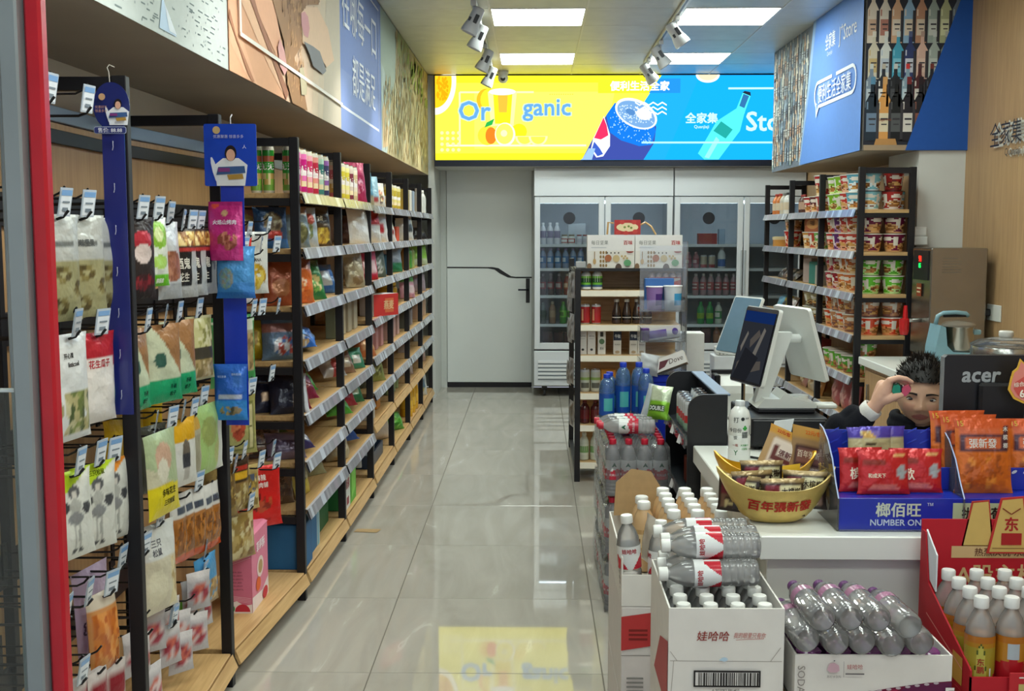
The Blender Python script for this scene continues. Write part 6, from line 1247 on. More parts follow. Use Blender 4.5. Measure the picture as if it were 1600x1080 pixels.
m = MB(); m.tube([(-.045,.07,.0), (-.09,.14,-.01), (-.08,.2,-.08), (-.1,.22,-.18), (-.12,.18,-.262)], .005, '161618', 6); m.obj('cord', 'black', p, smooth=True)
# ================================================================ cash counter
ZT = .76
t = thing('cash_counter', 'white L shaped cash counter beside the aisle', 'counter', (1.0, 3.3, 0)); cx, cy = 1.0, 3.3
def cb(n, x0, x1, y0, y1, z0, z1, mat='laminate', b=.003): return MB().bbox(x0-cx, x1-cx, y0-cy, y1-cy, z0, z1, 'ffffff', b).obj(n, mat, t)
cb('front_worktop', .575, 2.05, 2.83, 3.24, ZT-.062, ZT); cb('side_worktop', .575, 1.03, 3.241, 4.052, ZT-.062, ZT); cb('side_worktop', .735, 1.03, 4.053, 5.2, ZT-.062, ZT)
cb('front_panel', .60, 2.05, 2.87, 2.89, 0, ZT-.063); cb('side_panel', .60, .62, 2.891, 4.03, 0, ZT-.063); cb('inner_panel', 1.0, 1.02, 3.26, 4.94, 0, ZT-.063); cb('side_panel', .76, .78, 4.06, 4.94, 0, ZT-.063); cb('kick_board', .64, 2.05, 2.891, 2.9, 0, .08)
# ---------------------------------------------------------------- black tiered rack at the end of the counter
t = thing('tiered_snack_rack', 'black tiered snack rack with rounded end panels by the counter', 'rack', (.63, 4.4, 0)); ox, oy = .63, 4.4
def endpanel(y, x0, x1, h):
    r = .055; pts = [(x0, 0), (x1, 0), (x1, h)]+[(x0+r-r*sin(a), h-r+r*cos(a)) for a in [pi/2*k/6 for k in range(7)]]
    m = MB(); m.prism([(x-ox, z) for x, z in pts], 1, y-oy, y+.014-oy, '1b1a1e'); return m.obj('end_panel', 'dark_plastic', t)
endpanel(4.062, .556, .697, .943); endpanel(4.74, .556, .72, .943)
MB().box(.690-ox, .70-ox, 4.077-oy, 4.739-oy, 0, .935).obj('back_panel', 'dark_plastic', t); MB().bbox(.66-ox, .71-ox, 4.077-oy, 4.739-oy, .936, .944, '6c7c94', .002).obj('top_edge', 'paint', t)
for z in (.775, .56, .34, .1):
    m = MB(); m.prism([(.548-ox, z-.03), (.69-ox, z), (.69-ox, z+.008), (.548-ox, z-.022)], 1, 4.077-oy, 4.739-oy, '303438'); s = m.obj('tilted_shelf', 'gloss', t)
    m = MB(); m.box(.546-ox, .549-ox, 4.077-oy, 4.739-oy, z-.032, z+.012, 'ffffff'); m.obj('front_guard', 'acrylic', s)
    for k in range(3): a = MB(); a.box(-.001, 0, -.018, .018, -.015, .018, 'd4d6d8'); put('price_tag', a.mesh('price_tag', 'paint'), s, (.544-ox, 4.2+.21*k-oy, z-.02), (0, .3, R(12)))
for k in range(5):
    for j in range(2): can('silver drink can with red mark on the black tiered rack', (.600+.056*j, 4.30+.058*k, .757+.013*j+.01), .0265, .118, [('b', 'b8bcbe'), ('r', .3, .3, .7, .55, 'b83434'), ('r', 0, 0, 1, .25, '8cac94')], 'silver cans on the tiered rack', top='c8ccd0')
for k in range(2): can(f'green snack tin on the second tier of the rack, {ORD[k]} one', (.615, 4.22+.06*k, .548), .022, .085, [('b', '5c9c3c'), ('r', .3, .3, .7, .7, '8cc060')], None, 'snack_tin', 'tin')
carton('brown snack pack on the second tier of the rack', (.62, 4.42, .55), .05, .05, .10, '6c3024', R(-90), name='snack_pack'); carton('dark red snack pack on the third tier of the rack', (.62, 4.3, .33), .09, .06, .09, '7c2420', R(-90), name='snack_pack'); carton('dark red snack pack further along the third tier', (.62, 4.45, .33), .09, .06, .08, '8c2c24', R(-90), name='snack_pack')
bag('green mint gum bag leaning against the tiered rack', (.505, 4.62, .76), .10, .14, .045, [('b', 'b8c4a8'), ('r', 0, .0, 1, .55, '7cb42c'), ('r', .1, .2, .9, .42, '24342c')], (-.35, 0, R(-35)), 'flat', 'foil', (('DOUBLE', .5, .31, .12, 'e0e8e0', .7),), name='gum_bag')
bag('clear zip bag beside the green mint gum bag', (.475, 4.66, .75), .08, .15, .03, [('b', 'b8c0c4')], (-.3, 0.2, R(-20)), 'flat', 'film')
# ---------------------------------------------------------------- stacks of shrink wrapped water
def water_body():
    m = MB(); m.lathe([(a*.031, b*.228) for a, b in BOT['water']], 'ffffff', 14); return m.mesh('bottle', 'pet', 40)
def water_label():
    return ring_label(.0316, .068, .146, lambda u, v: 'b82038' if v < .50+.05*sin(u*25) else 'd6d8d6')
WT = round_text(.0322, [(s, a, z, h, c) for a in (-1.57, 0, 1.57, 3.14) for s, z, h, c in (('农夫山泉', .088, .010, 'e0c8cc'), ('▲', .128, .016, '1c5c44'))])
def cap_mesh(r, z0, z1, c, seg=14):
    m = MB(); m.lathe([(r*.98, z0), (r, z0+.002), (r, z1-.003), (r*.9, z1)], c, seg); return m.mesh('cap', 'paint', 40)
WB, WL, WC = water_body(), water_label(), cap_mesh(.0145, .207, .228, 'b81c34')
def water_pack(label, x0, y0, z0, nx, ny, full):
    t = thing('water_bottle_pack', label, 'bottles', (x0, y0, z0), 0, 'shrink wrapped water packs')
    for i in range(nx):
        for j in range(ny):
            if full or j == 0 or i == 0:
                b = put('bottle', WB, t, (.032+.0635*i, .032+.0635*j, .002), (0, 0, RNG.uniform(-.2, .2))); lb = put('label', WL, b); put('cap', WC, b); put('lettering', WT, b)
    w, d, h = nx*.0635+.003, ny*.0635+.003, .232; m = MB(); n = 10
    def wob(x, y, z): return (x+.004*sin(17*z+9*y), y+.004*sin(23*z+13*x), z)
    def sidewall(p, q): m.grid(lambda u, v: wob(p[0]+(q[0]-p[0])*u, p[1]+(q[1]-p[1])*u, .004+h*.86*v), n, 6, 'ffffff')
    sidewall((0,0), (w,0)); sidewall((w,0), (w,d)); sidewall((w,d), (0,d)); sidewall((0,d), (0,0))
    m.grid(lambda u, v: wob(w*u, d*v, h*.86+.03*min(1, 5*min(u, 1-u, v, 1-v))+.004*sin(29*u+17*v)), n, n, 'ffffff')
    m.obj('shrink_film', 'wrap', t, smooth=True)
for k in range(3): water_pack(f'shrink wrapped pack of red capped water, {["lowest", "middle", "topmost"][k]} of the front stack', .285, 4.46, .236*k, 4, 6, k == 2)
for k in range(3): water_pack(f'shrink wrapped pack of red capped water, {["lowest", "middle", "topmost"][k]} of the rear stack', .285, 4.86, .236*k, 4, 6, False)
def lying(label, p, ang, roll=0., r=.031, h=.228, capc='b81c34', lab=None, tilt=0., group=None, name='water_bottle', bm=None):
    t = thing(name, label, 'bottle', p, (0, 0, 0), group); Mx = Euler((0, R(90)+tilt, ang), 'XYZ')
    t.rotation_euler = Mx; return t
for k, (x, y, z, a) in enumerate(((.49, 4.535, .745, R(176)), (.485, 4.60, .745, R(181)), (.48, 4.665, .745, R(178)))):
    t = lying(f'red labelled water bottle lying on the wrapped packs, {ORD[k]} from the camera', (x, y, z), a); b = put('bottle_body', WB, t); put('label', WL, t); put('cap', WC, t); put('lettering', WT, t)
# blue drinks standing behind
BLB = [('b', '1c4ca0'), ('r', .3, .2, .5, .8, 'c8d8e8'), ('r', .7, .2, .9, .8, '4ca8a8')]
for k, (x, y, n) in enumerate(((.318, 4.90, 'nearest the aisle'), (.335, 4.98, 'behind the nearest one'), (.392, 4.955, 'tallest of the group'), (.462, 4.965, 'rear one by the crate'), (.487, 4.90, 'front one by the crate'))):
    bottle(f'blue sports drink bottle on the wrapped water packs, {n}', (x, y, .711+.0), 'big', .034, .20 if k < 2 else (.245 if k < 4 else .225), '3c74c8', '1c3cb8', (.12, .58, BLB), 'pet_blue', liquid=('2c64c0', .6), seg=16)
# ---------------------------------------------------------------- candy stand on a blue drum crate
t = thing('blue_floor_crate', 'dark blue floor crate under the clear candy stand', 'crate', (.60, 5.42, 0)); MB().bbox(-.11, .14, -.11, .11, 0, .85, '1c3070', .006).obj('crate_body', 'blue_plastic', t); MB().bbox(-.115, .145, -.115, .115, .82, .855, '24408c', .004).obj('rim', 'blue_plastic', t)
t = thing('clear_candy_stand', 'clear acrylic candy stand in tiers before the gondola', 'display stand', (.61, 5.40, .857)); 
MB().box(-.10, .12, .085, .09, 0, .60, 'ffffff').obj('back_plate', 'acrylic', t); MB().bbox(.105, .125, .06, .084, 0, .62, 'ffffff', .002).obj('side_post', 'acrylic', t)
for k, (z, y) in enumerate(((.0, -.10), (.15, -.06), (.29, -.02))):
    m = MB(); 
    for q in ((-.11, -.107, y, .08, z, z+.07), (.102, .105, y, .08, z, z+.07), (-.107, .102, y, y+.003, z, z+.055), (-.107, .102, y+.003, .08, z, z+.003)): m.box(*q, 'ffffff')
    m.obj('tier_tray', 'acrylic', t)
def tub(label, x, c, c2, lidc, r, h, rz):
    return cup(label, (x, 5.43, 1.152), r, h, [('b', c), ('r', .2, .2, .55, .7, c2), ('o', .8, .5, .15, .3, [c2, 'd8a058', c])], lidc, None, 'candy_tub', rz, .86, 22, 'tub')
tub('purple candy tub with white lid on the clear stand', .575, '8c6ca8', '4c2c78', 'dcdcdc', .040, .115, R(200)); tub('blue and white candy tub with white lid on the clear stand', .662, 'c8d0d8', '3c9cd0', 'dcdcdc', .044, .118, R(200))
def opencarton(label, loc, w, d, h, c, rz, rot=None, name='open_box', txt=None, inner='8c6c48'):
    t = thing(name, label, 'box', loc, rot or (0, 0, rz)); m = MB(); e = .0035
    for q in ((-w/2, w/2, -d/2, -d/2+e), (-w/2, w/2, d/2-e, d/2), (-w/2, -w/2+e, -d/2+e, d/2-e), (w/2-e, w/2, -d/2+e, d/2-e)): m.box(*q, 0, h, c)
    m.box(-w/2+e, w/2-e, -d/2+e, d/2-e, 0, e, inner); m.obj('box_body', 'matte', t)
    if txt:
        a = Art(frame((-w/2, -d/2-.0003, 0), (1,0,0), (0,0,1), (0,-1,0))); txt(a, w, h); a.obj('print', 'matte', t)
    return t
def art_choc(a, w, h): a.shape(rect(0, 0, w, h*.92), 'd4d0cc'); a.shape([(w*.08,h*.15),(w*.3,h*.25),(w*.5,h*.7),(w*.2,h*.75)], '5c2c34'); a.write('Dove', w*.7, h*.5, h*.4, '3c2420', .0, w*.45, shear=.2)
def art_choc2(a, w, h): a.shape(rect(0, 0, w, h*.92), 'c4c0c4'); a.shape(rect(w*.06, h*.15, w*.6, h*.8), '5c3c98'); a.shape(ell(w*.85, h*.5, w*.09, h*.3), '4c3488')
opencarton('open chocolate bar box with white front, tipped on the stand', (.655, 5.32, .885), .15, .09, .06, 'cfcac4', 0, (R(-14), R(-22), R(-8)), 'chocolate_box', art_choc)
opencarton('open purple chocolate box on the middle tier of the stand', (.615, 5.395, 1.015), .16, .09, .055, 'c4c0c4', 0, (R(-10), R(-8), 0), 'chocolate_box', art_choc2)
carton('blue card box behind the two candy tubs', (.60, 5.465, 1.152), .14, .03, .15, '3c68a8', R(4), name='card_box'); carton('violet candy packet at the end of the middle tier', (.525, 5.36, 1.012), .035, .03, .06, '5c3c7c', R(15), name='candy_packet')
bag('crumpled clear plastic bag at the foot of the candy stand', (.535, 5.28, .858), .10, .10, .06, [('b', 'c0c4c8')], (-.2, .2, R(20)), mat='film')
carton('tall white carton behind the candy stand', (.775, 5.62, .0), .12, .12, 1.03, 'd0d0cc', 0, name='tall_carton')
# ---------------------------------------------------------------- register, drawer and small things on the side worktop
t = thing('cash_box', 'black cash drawer under the touch screen register', 'cash box', (.90, 4.16, ZT+.001)); MB().bbox(-.14, .13, -.20, .20, .012, .115, '1b1b20', .004).obj('drawer_body', 'dark_plastic', t); MB().bbox(-.132, .122, -.207, -.201, .02, .108, '17171b', .003).obj('drawer_front', 'dark_plastic', t)
for x in (-.11, .10):
    for y in (-.17, .17): m = MB(); m.lathe([(.012,0), (.012,.012)], '111114', 8, M=Matrix.Translation((x, y, 0))); m.obj('foot', 'black', t)
def slab(M, w, h, th, col, r=.012, n=4):
    pts = rrect(-w/2, -h/2, w/2, h/2, r, n); m = MB(); m.prism(pts, 1, -th/2, th/2, col); m.v = [tuple(M @ Vector(p)) for p in m.v]; return m
t = thing('touch_screen_register', 'white touch screen register with two screens on a slanted stand', 'register', (.905, 4.14, ZT+.1175))
m = MB(); m.bbox(-.10, .105, -.085, .09, .0, .018, '26262a', .004); m.obj('foot_plate', 'black', t)
m = MB(); m.prism([(-.105,.018),(.11,.018),(.11,.034),(.03,.05),(.0,.075),(-.02,.05),(-.075,.05)], 1, -.08, .085, 'd8dad6'); m.obj('base', 'white_plastic', t)
m = MB(); m.prism([(-.10,.03),(-.055,.03),(.022,.25),(.03,.285),(-.02,.285),(-.035,.26)], 1, -.022, .03, 'd8dad6'); m.obj('arm', 'white_plastic', t)
m = MB(); m.tube([(-.05,.0,.262), (.065,.0,.262)], .016, 'd8dad6', 10); m.obj('hinge', 'white_plastic', t, smooth=40)
for n, ctr, ang, lean, w, h in (('main_screen', (.07, .02, .245), R(106), R(-17), .26, .275), ('customer_screen', (-.10, -.02, .235), R(-73), R(-14), .24, .285)):
    Mx = Matrix.Translation(ctr) @ Matrix.Rotation(ang, 4, 'Z') @ Matrix.Rotation(lean, 4, 'X')
    s = slab(Mx, w, h, .014, 'dadcd8').obj(n, 'white_plastic', t); g = slab(Mx @ Matrix.Translation((0, -.0085, 0)), w-.006, h-.006, .003, '14161e', .01).obj('glass_face', 'gloss', s)
    a = Art(frame((-w/2+.01, -.0105, -h/2+.012), (1,0,0), (0,0,1), (0,-1,0)))
    if n == 'customer_screen':
        a.shape(rect(0, h-.07, w-.02, h-.03), '1c3a7c'); a.shape(rect(0, .0, w-.02, h-.07), '3a3e46'); a.shapes([[(.02,.02),(.10,.06),(.09,.10),(.02,.06)],[(.09,.12),(.15,.17),(.13,.19),(.08,.15)],[(.12,.03),(.2,.05),(.19,.08),(.12,.07)]], '6c6660'); a.shapes([[(.14,.08),(.18,.19),(.165,.20),(.12,.10)],[(.03,.10),(.06,.17),(.05,.18),(.02,.12)]], '8c8880'); a.shape([(.01,.0),(.12,.0),(.17,.09),(.06,.12)], '2c2e34')  # blue bar on screen; grey shapes painted as reflections of the shop
        a.v = [tuple(Mx @ Vector(p)) for p in a.v]; a.obj('image_with_reflection', 'screen', s)
m = MB(); m.bbox(.115, .19, -.06, .0, .012, .03, 'dcdeda', .005); m.obj('side_pad', 'white_plastic', t); m = MB(); m.lathe([(.034,.035), (.034,.05)], 'd8dad6', 18, M=Matrix.Translation((.07,.03,0))); m.obj('paper_roll', 'white_plastic', t, smooth=40)
m = MB(); m.tube([(-.08,.05,.02), (-.112,.03,.006), (-.118,.0,.004)], .004, '141416', 6); m.obj('cable', 'black', t, smooth=True)
m = MB(); m.tube([(.70, 3.86, ZT+.005), (.76, 3.80, ZT+.005), (.86, 3.82, ZT+.005), (.95, 3.78, ZT+.005), (1.0, 3.84, ZT+.005)], .004, '141416', 6); tag(m.obj('power_cable', 'black', smooth=True), 'thin black cable lying on the worktop before the cash drawer', 'cable')
t = thing('tablet_display', 'slim pale framed tablet leaning behind the register', 'tablet', (.835, 4.62, ZT+.001))
Mx = Matrix.Translation((.0, .0, .385)) @ Matrix.Rotation(R(-62), 4, 'Z') @ Matrix.Rotation(R(-24), 4, 'X'); s = slab(Mx, .18, .25, .010, 'c8d4dc').obj('tablet_body', 'white_plastic', t); g = slab(Mx @ Matrix.Translation((0,-.0065,0)), .165, .235, .003, '5c7888', .006).obj('glass_face', 'gloss', s)
m = MB(); m.tube([(.02,.0,.0), (.02,.0,.34)], .008, 'a8acb0', 8); m.obj('stand_pole', 'chrome', t); m = MB(); m.lathe([(.06,0), (.06,.008), (.01,.014)], '3c3c40', 20, M=Matrix.Translation((.02,0,0))); m.obj('stand_base', 'black', t, smooth=40)
t = thing('receipt_printer', 'white receipt printer with black cover beside the tiered rack', 'printer', (.845, 4.80, ZT+.001)); m = MB(); m.prism([(-.07,0),(.07,0),(.065,.12),(.05,.16),(-.05,.12),(-.065,.09)], 0, -.06, .075, 'cdd3d6'); m.obj('printer_body', 'white_plastic', t); MB().bbox(-.085, -.061, -.05, .05, .06, .165, '17171a', .004).obj('cover', 'black', t); MB().bbox(-.085, .05, .04, .06, .16, .178, '1b1b1f', .003).obj('paper_lid', 'black', t)
t = thing('small_white_basket', 'small white slotted basket holding a brown box', 'basket', (.87, 5.06, ZT+.22)); m = MB(); m.bbox(-.06, .07, -.05, .05, 0, .035, 'd4d4d0', .004); m.obj('basket_body', 'paint', t)
for k in range(8): m = MB(); m.box(-.053+.016*k, -.046+.016*k, -.052, -.0505, .005, .03, '8c8c88'); m.obj('slot', 'paint', t)
carton('brown box lying in the small white basket', (.875, 5.06, ZT+.256), .09, .07, .045, '8c6c44', 0, name='brown_box'); carton('white carton carrying the small slotted basket', (.87, 5.06, ZT+.0), .15, .12, .219, 'c8ccd0', 0, name='white_carton')
# printed white bottle
t = bottle('white printed drinks bottle with clear top on the worktop', (.688, 3.77, ZT+.001), 'big', .037, .205, 'd6d8d4', 'c8ccce', None, seg=20, name='printed_bottle', spin=0)
q = MB(); wr = lambda u, v: (.0378*sin(u/.0378), -.0378*cos(u/.0378), v)
for s, u, v, h, c in (('打', -.018, .145, .018, '2c3030'), ('●', .004, .148, .012, '2c3030'), ('今日份', -.022, .11, .014, '2c3030'), ('能量', .02, .150, .006, '6c7070'), ('饮', -.02, .085, .012, '2c3030'), ('♣', .012, .118, .016, '3c9c48'), ('▓', .012, .095, .02, '4c5454'), ('一瓶', -.02, .06, .009, 'a83c34'), ('Y', -.018, .035, .016, '2c6c3c'), ('天然果汁', .012, .06, .007, '3c9c48'), ('100%', .012, .048, .007, '3c9c48'), ('|', .032, .11, .03, '4c5454')): q.text(s, c, wr, h, u, v, .01)
q.obj('print', 'gloss', t)
t = thing('white_card_holder', 'white tilted card holder behind the golden bowls', 'card', (.80, 3.70, ZT+.001)); m = MB(); m.prism([(-.05,0),(.02,0),(.052,.155),(-.01,.148)], 1, -.003, .003, 'd4d8dc'); c = m.obj('card', 'paint', t); a = Art(frame((-.05,-.0035,0), (1,0,0), (.2,0,1), (0,-1,0))); a.shape(rect(.02, .04, .05, .065), 'a8b4d8'); a.shape(rect(.023, .043, .047, .062), 'd4d8dc'); a.line((.02,.10), (.06,.12), .0015, 'b8c0c8'); a.obj('print', 'paint', c); MB().bbox(-.03, .03, .004, .04, 0, .012, 'c8ccd0', .002).obj('foot', 'paint', t)
# ---------------------------------------------------------------- golden ingot bowls with packets
def ingot(label, loc, L, Wd, h, rz, mat, txt=None):
    t = thing('ingot_bowl', label, 'bowl', loc, (0, 0, rz)); m = MB(); nu, nv = 48, 10
    def P(u, v, k=1.):
        a = 2*pi*u; s = .40+.60*min(1., v*1.05)**.62; x = L/2*cos(a)*s; rim = h*(.80+.42*abs(cos(a))**3.2)
        y = Wd/2*sin(a)*s*(1-.25*abs(cos(a))**4*v); return (x*k, y*k, .003+rim*v)
    m.grid(lambda u, v: P(u, v), nu, nv, 'ffffff'); m.grid(lambda u, v: tuple([P(u, v, .965)[0], P(u, v, .965)[1], P(u, v)[2]+.004*(1-v)]), nu, nv, 'ffffff', flip=True)
    m.grid(lambda u, v: tuple(Vector(P(u, 1.))*(1-v)+Vector(P(u, 1., .965))*v), nu, 1, 'ffffff'); m.grid(lambda u, v: (P(u, 0)[0]*v, P(u, 0)[1]*v, .003), nu, 2, 'ffffff')
    m.obj('bowl_body', mat, t, smooth=60)
    if txt:
        q = MB()
        def on(u, v):
            vv = v/h/.86; c = max(-1., min(1., u/(L/2)/(.40+.60*min(1, vv*1.05)**.62))); a = -math.acos(c); p = P(a/(2*pi) % 1, vv); return (p[0], p[1]-.0018, p[2])
        q.text(txt, 'b0281c', on, .031, 0, h*.46, .04, .17); q.obj('lettering', 'matte', t)
    return t
ingot('pale gold ingot shaped bowl with red Chinese lettering', (.642, 2.985, ZT+.001), .315, .17, .118, 0, 'gold', '百年張新發')
ingot('yellow gold ingot shaped bowl standing behind the first', (.655, 3.19, ZT+.001), .29, .15, .12, 0, 'gold_in')
PK = [('b', '2a1c18'), ('r', 0, .90, 1, 1, '9c8458'), ('r', .06, .1, .94, .84, '7c5c48'), ('r', .42, .50, .94, .80, 'd8d0a8'), ('r', .08, .5, .40, .80, '7c2434'), ('r', .2, .12, .8, .42, 'c8b888'), ('s', .42, .50, .94, .80, ['d8d0a8', '3c2c24', 'c8c090'], .5), ('s', .2, .12, .8, .42, ['d8c890', '3c2018', '8c6840'], .6)]
for k, (x, y, rz, ln, lb) in enumerate(((.655, 2.945, 3, -.12, 'dark betel nut packet at the front of the pale bowl'), (.585, 2.985, 14, -.14, 'dark betel nut packet on the aisle side of the pale bowl'), (.72, 2.985, -14, -.14, 'dark betel nut packet on the register side of the pale bowl'), (.615, 3.025, 2, -.10, 'dark betel nut packet at the back of the pale bowl'), (.545, 2.99, -30, -.1, 'dark betel nut packet at the tip of the pale bowl'))):
    bag(lb, (x, y, ZT+.022+.012*(k in (1, 2, 3))+.02*(k == 3)), .12, .10, .022, PK, (ln, 0, R(rz)), 'flat', 'foil', (('木槟榔', .68, .66, .2, '302418', .45),), nu=18, nv=14, name='betel_nut_packet')
KR = [('b', 'a8875c'), ('r', 0, .88, 1, 1, 'b8842c'), ('r', .12, .18, .88, .80, 'd4c4b4'), ('r', .2, .50, .84, .74, '5c2420'), ('r', .3, .56, .8, .70, 'd8c8b8'), ('e', .3, .25, .15, .06, 'c87868')]
bag('kraft betel nut envelope with white label leaning in the rear bowl', (.665, 3.17, ZT+.03), .14, .19, .02, KR, (-.35, .42, R(-6)), 'flat', 'matte', (('22元/包', .3, .94, .06, 'b02c1c', .4), ('張新發', .55, .63, .1, '5c1c1c', .6)), nu=18, nv=20, name='betel_nut_envelope')
KR2 = [('b', '8c6c44'), ('r', 0, .82, 1, 1, 'a87c34'), ('r', .08, .30, .92, .72, '3c1c18'), ('r', .14, .5, .86, .68, '7c5044'), ('r', .2, .33, .8, .44, 'a88c74')]
bag('darker kraft betel nut envelope leaning by the blue display', (.765, 3.17, ZT+.02), .125, .20, .02, KR2, (-.30, .22, R(6)), 'flat', 'matte', (('22元/包', .5, .92, .07, 'c85c1c', .6), ('百年張新發', .5, .6, .1, 'd8c8b0', .7), ('木制槟榔', .5, .385, .07, 'd8c8b0', .6)), nu=18, nv=20, name='betel_nut_envelope')
bag('yellow paper slip sticking out of the golden bowls', (.70, 3.12, ZT+.06), .10, .06, .008, [('b', 'd8a81c')], (-.2, -.15, R(-4)), 'flat', 'matte', nu=6, nv=6)
# ---------------------------------------------------------------- blue counter display with acrylic sides
t = thing('blue_counter_display', 'royal blue stepped counter display with clear curved sides', 'display stand', (.985, 2.96, ZT+.001)); ox, oy = .985, 2.96
X0, X1, XM = .785, 1.42, 1.10
m = MB(); m.bbox(X0-ox, X1-ox, 2.885-oy, 2.889-oy, 0, .085, '1a2c9e', .001); fr = m.obj('front_lip', 'blue_plastic', t)
MB().bbox(X0-ox, X1-ox, 2.985-oy, 2.989-oy, .085, .145, '1a2c9e', .001).obj('middle_step', 'blue_plastic', t); MB().bbox(X0-ox, X1-ox, 3.075-oy, 3.08-oy, 0, .23, '1a2c9e', .001).obj('back_board', 'blue_plastic', t)
MB().box(X0-ox, X1-ox, 2.889-oy, 2.985-oy, .079, .085).obj('lower_tier', 'blue_plastic', t); MB().box(X0-ox, X1-ox, 2.989-oy, 3.075-oy, .105, .111).obj('upper_tier', 'blue_plastic', t); MB().box(X0-ox, X1-ox, 2.875-oy, 3.08-oy, 0, .004).obj('base', 'acrylic', t)
prof = [(2.878, 0), (3.085, 0), (3.085, .243), (3.05, .238), (3.0, .216), (2.95, .175), (2.91, .12), (2.878, .085)]
for x in (X0-.005, XM, X1):
    m = MB(); m.prism([(y-oy, z) for y, z in prof], 0, x-ox, x+.004-ox, 'ffffff'); s = m.obj('side_panel', 'acrylic', t)
    m = MB(); m.tube([(x+.002-ox, y-oy, z) for y, z in prof[2:]], .002, 'a8b8e0', 5); m.obj('panel_edge', 'paint', s)
for sec in (0, 1):
    f = frame(((X0 if sec == 0 else XM)-ox, 3.0745-oy, .14), (1,0,0), (0,0,1), (0,-1,0)); a = Art(f)
    a.shapes([[(.02+.035*i, .02+.03*j), (.045+.035*i, .032+.03*j), (.045+.035*i, .037+.03*j), (.02+.035*i, .025+.03*j)] for i in range(8) for j in range(3)], '2a40b8'); a.obj('wave_print', 'gloss', t)
    f = frame(((X0 if sec == 0 else XM)-ox, 2.9845-oy, .088), (1,0,0), (0,0,1), (0,-1,0)); a = Art(f); a.shapes([ell(.05+.03*i, .046, .008, .004, 8, .5) for i in range(8)], 'c8ccd8'); a.obj('capsule_print', 'gloss', t)
a = Art(frame((X0-ox, 2.885-oy, 0), (1,0,0), (0,0,1), (0,-1,0))); a.write('榔佰旺', .152, .055, .036, 'c0c8b8', .03, .14); a.write('NUMBER ONE', .152, .022, .016, 'b8c4d8', .02, .145); a.write('™', .232, .07, .008, 'b8c4d8', 0)
a.shape(rect(.29, .018, .46, .074), 'a9b898'); a.write('抛弃葡萄', .385, .046, .034, '1c2420', .02, .15); a.obj('lettering', 'gloss', fr)
CF = [('b', 'b4ac80'), ('r', 0, .80, 1, 1, '4c3ca0'), ('o', .5, .86, .25, .08, ['c8a058', '7c6cb8', 'd8c8a0']), ('r', .05, .08, .95, .78, 'bcb488'), ('e', .5, .22, .25, .12, '8c845c'), ('e', .52, .64, .13, .04, '3c3424')]
for k, (x, y, rz) in enumerate(((.905, 3.03, 4), (.945, 3.045, 4))): bag(f'cream betel nut pouch with violet top in the blue display, {["front", "rear"][k]} one', (x, y, ZT+.114), .125, .13, .022, CF, (-.14, 0, R(rz)), 'flat', 'foil', (('咖啡槟榔', .5, .44, .15, '302c20', .75),), nu=20, nv=20, name='betel_nut_pouch')
RD = [('b', 'b01c20'), ('r', .04, .04, .96, .96, 'bc2024'), ('e', .8, .86, .1, .04, 'd8a868'), ('r', .1, .68, .5, .76, '8c2c1c'), ('e', .85, .5, .1, .16, 'a8b0b4'), ('e', .5, .15, .3, .08, 'd8746c')]
for k, (x, y, rz, tx, z) in enumerate(((.86, 2.955, 5, '槟', .088), (.91, 2.925, 2, '和成天下', .088), (1.00, 2.945, -3, '歐', .088))): bag(f'red betel nut pouch on the lower step of the blue display, {["aisle side", "middle", "monitor side"][k]}', (x, y, ZT+z), .14 if k else .12, .115, .022, RD, (-.14, 0, R(rz)), 'flat', 'foil', ((tx, .35, .42, .26 if k != 1 else .1, 'e8d8c0', .5),), nu=18, nv=16, name='betel_nut_pouch')
OR = [('b', 'd0691c'), ('r', 0, .86, 1, 1, 'c85424'), ('r', .06, .60, .80, .86, 'c86038'), ('r', .06, .56, .94, .78, '4c2c38'), ('r', .16, .585, .78, .755, 'd0683c'), ('s', .1, .06, .9, .5, ['c8641c', 'b85818', 'd8822c', '9c4a14'], .8), ('r', .82, .56, .94, .92, '4c2c38')]
for k, (x, y, z, rz, n) in enumerate(((1.175, 2.945, .012, 0, 'front one'), (1.165, 3.02, .085, 2, 'upper one'), (1.145, 3.045, .092, 4, 'rear one'), (1.345, 3.015, .075, -3, 'one at the picture edge'))):
    bag(f'orange betel nut pouch with boxed lettering in the blue display, {n}', (x, y, ZT+z+.075*(k == 0)), .155, .195, .025, OR, (-.12, 0, R(rz)), 'flat', 'foil', (('張新發', .47, .67, .125, 'd8d0c8', .6), ('木', .88, .86, .07, 'd8d0c8', .1), ('槟', .88, .75, .07, 'd8d0c8', .1), ('榔', .88, .64, .07, 'd8d0c8', .1), ('15', .1, .93, .07, 'd8a83c', .2)), nu=22, nv=26, name='betel_nut_pouch', seed=11)
# ---------------------------------------------------------------- black monitor seen from behind
t = thing('computer_monitor', 'black computer monitor seen from behind with grey brand lettering', 'monitor', (1.35, 3.155, ZT+.001))
m = MB(); m.prism([(-.212, .165), (.26, .165), (.26, .425), (-.205, .425), (-.212, .418)], 1, .0, .028, '121215'); m.obj('casing', 'dark_plastic', t); m = MB(); m.bbox(-.12, .12, -.022, .001, .19, .35, '101013', .008); m.obj('rear_bulge', 'dark_plastic', t)
m = MB(); m.bbox(-.03, .03, -.02, .01, .006, .2, '121215', .004); m.obj('stand_neck', 'dark_plastic', t); m = MB(); m.bbox(-.11, .11, -.03, .06, 0, .012, '121215', .004); m.obj('stand_foot', 'dark_plastic', t)
MB().box(-.2135, -.2122, .0, .028, .17, .42, '7c8084').obj('edge_trim', 'paint', t); a = Art(frame((-.155, .0, .365), (1,0,0), (0,0,1), (0,-1,0))); a.write('acer', .045, .0, .028, '9aa0a4', .03, .105, shear=.1); a.obj('lettering', 'gloss', t)
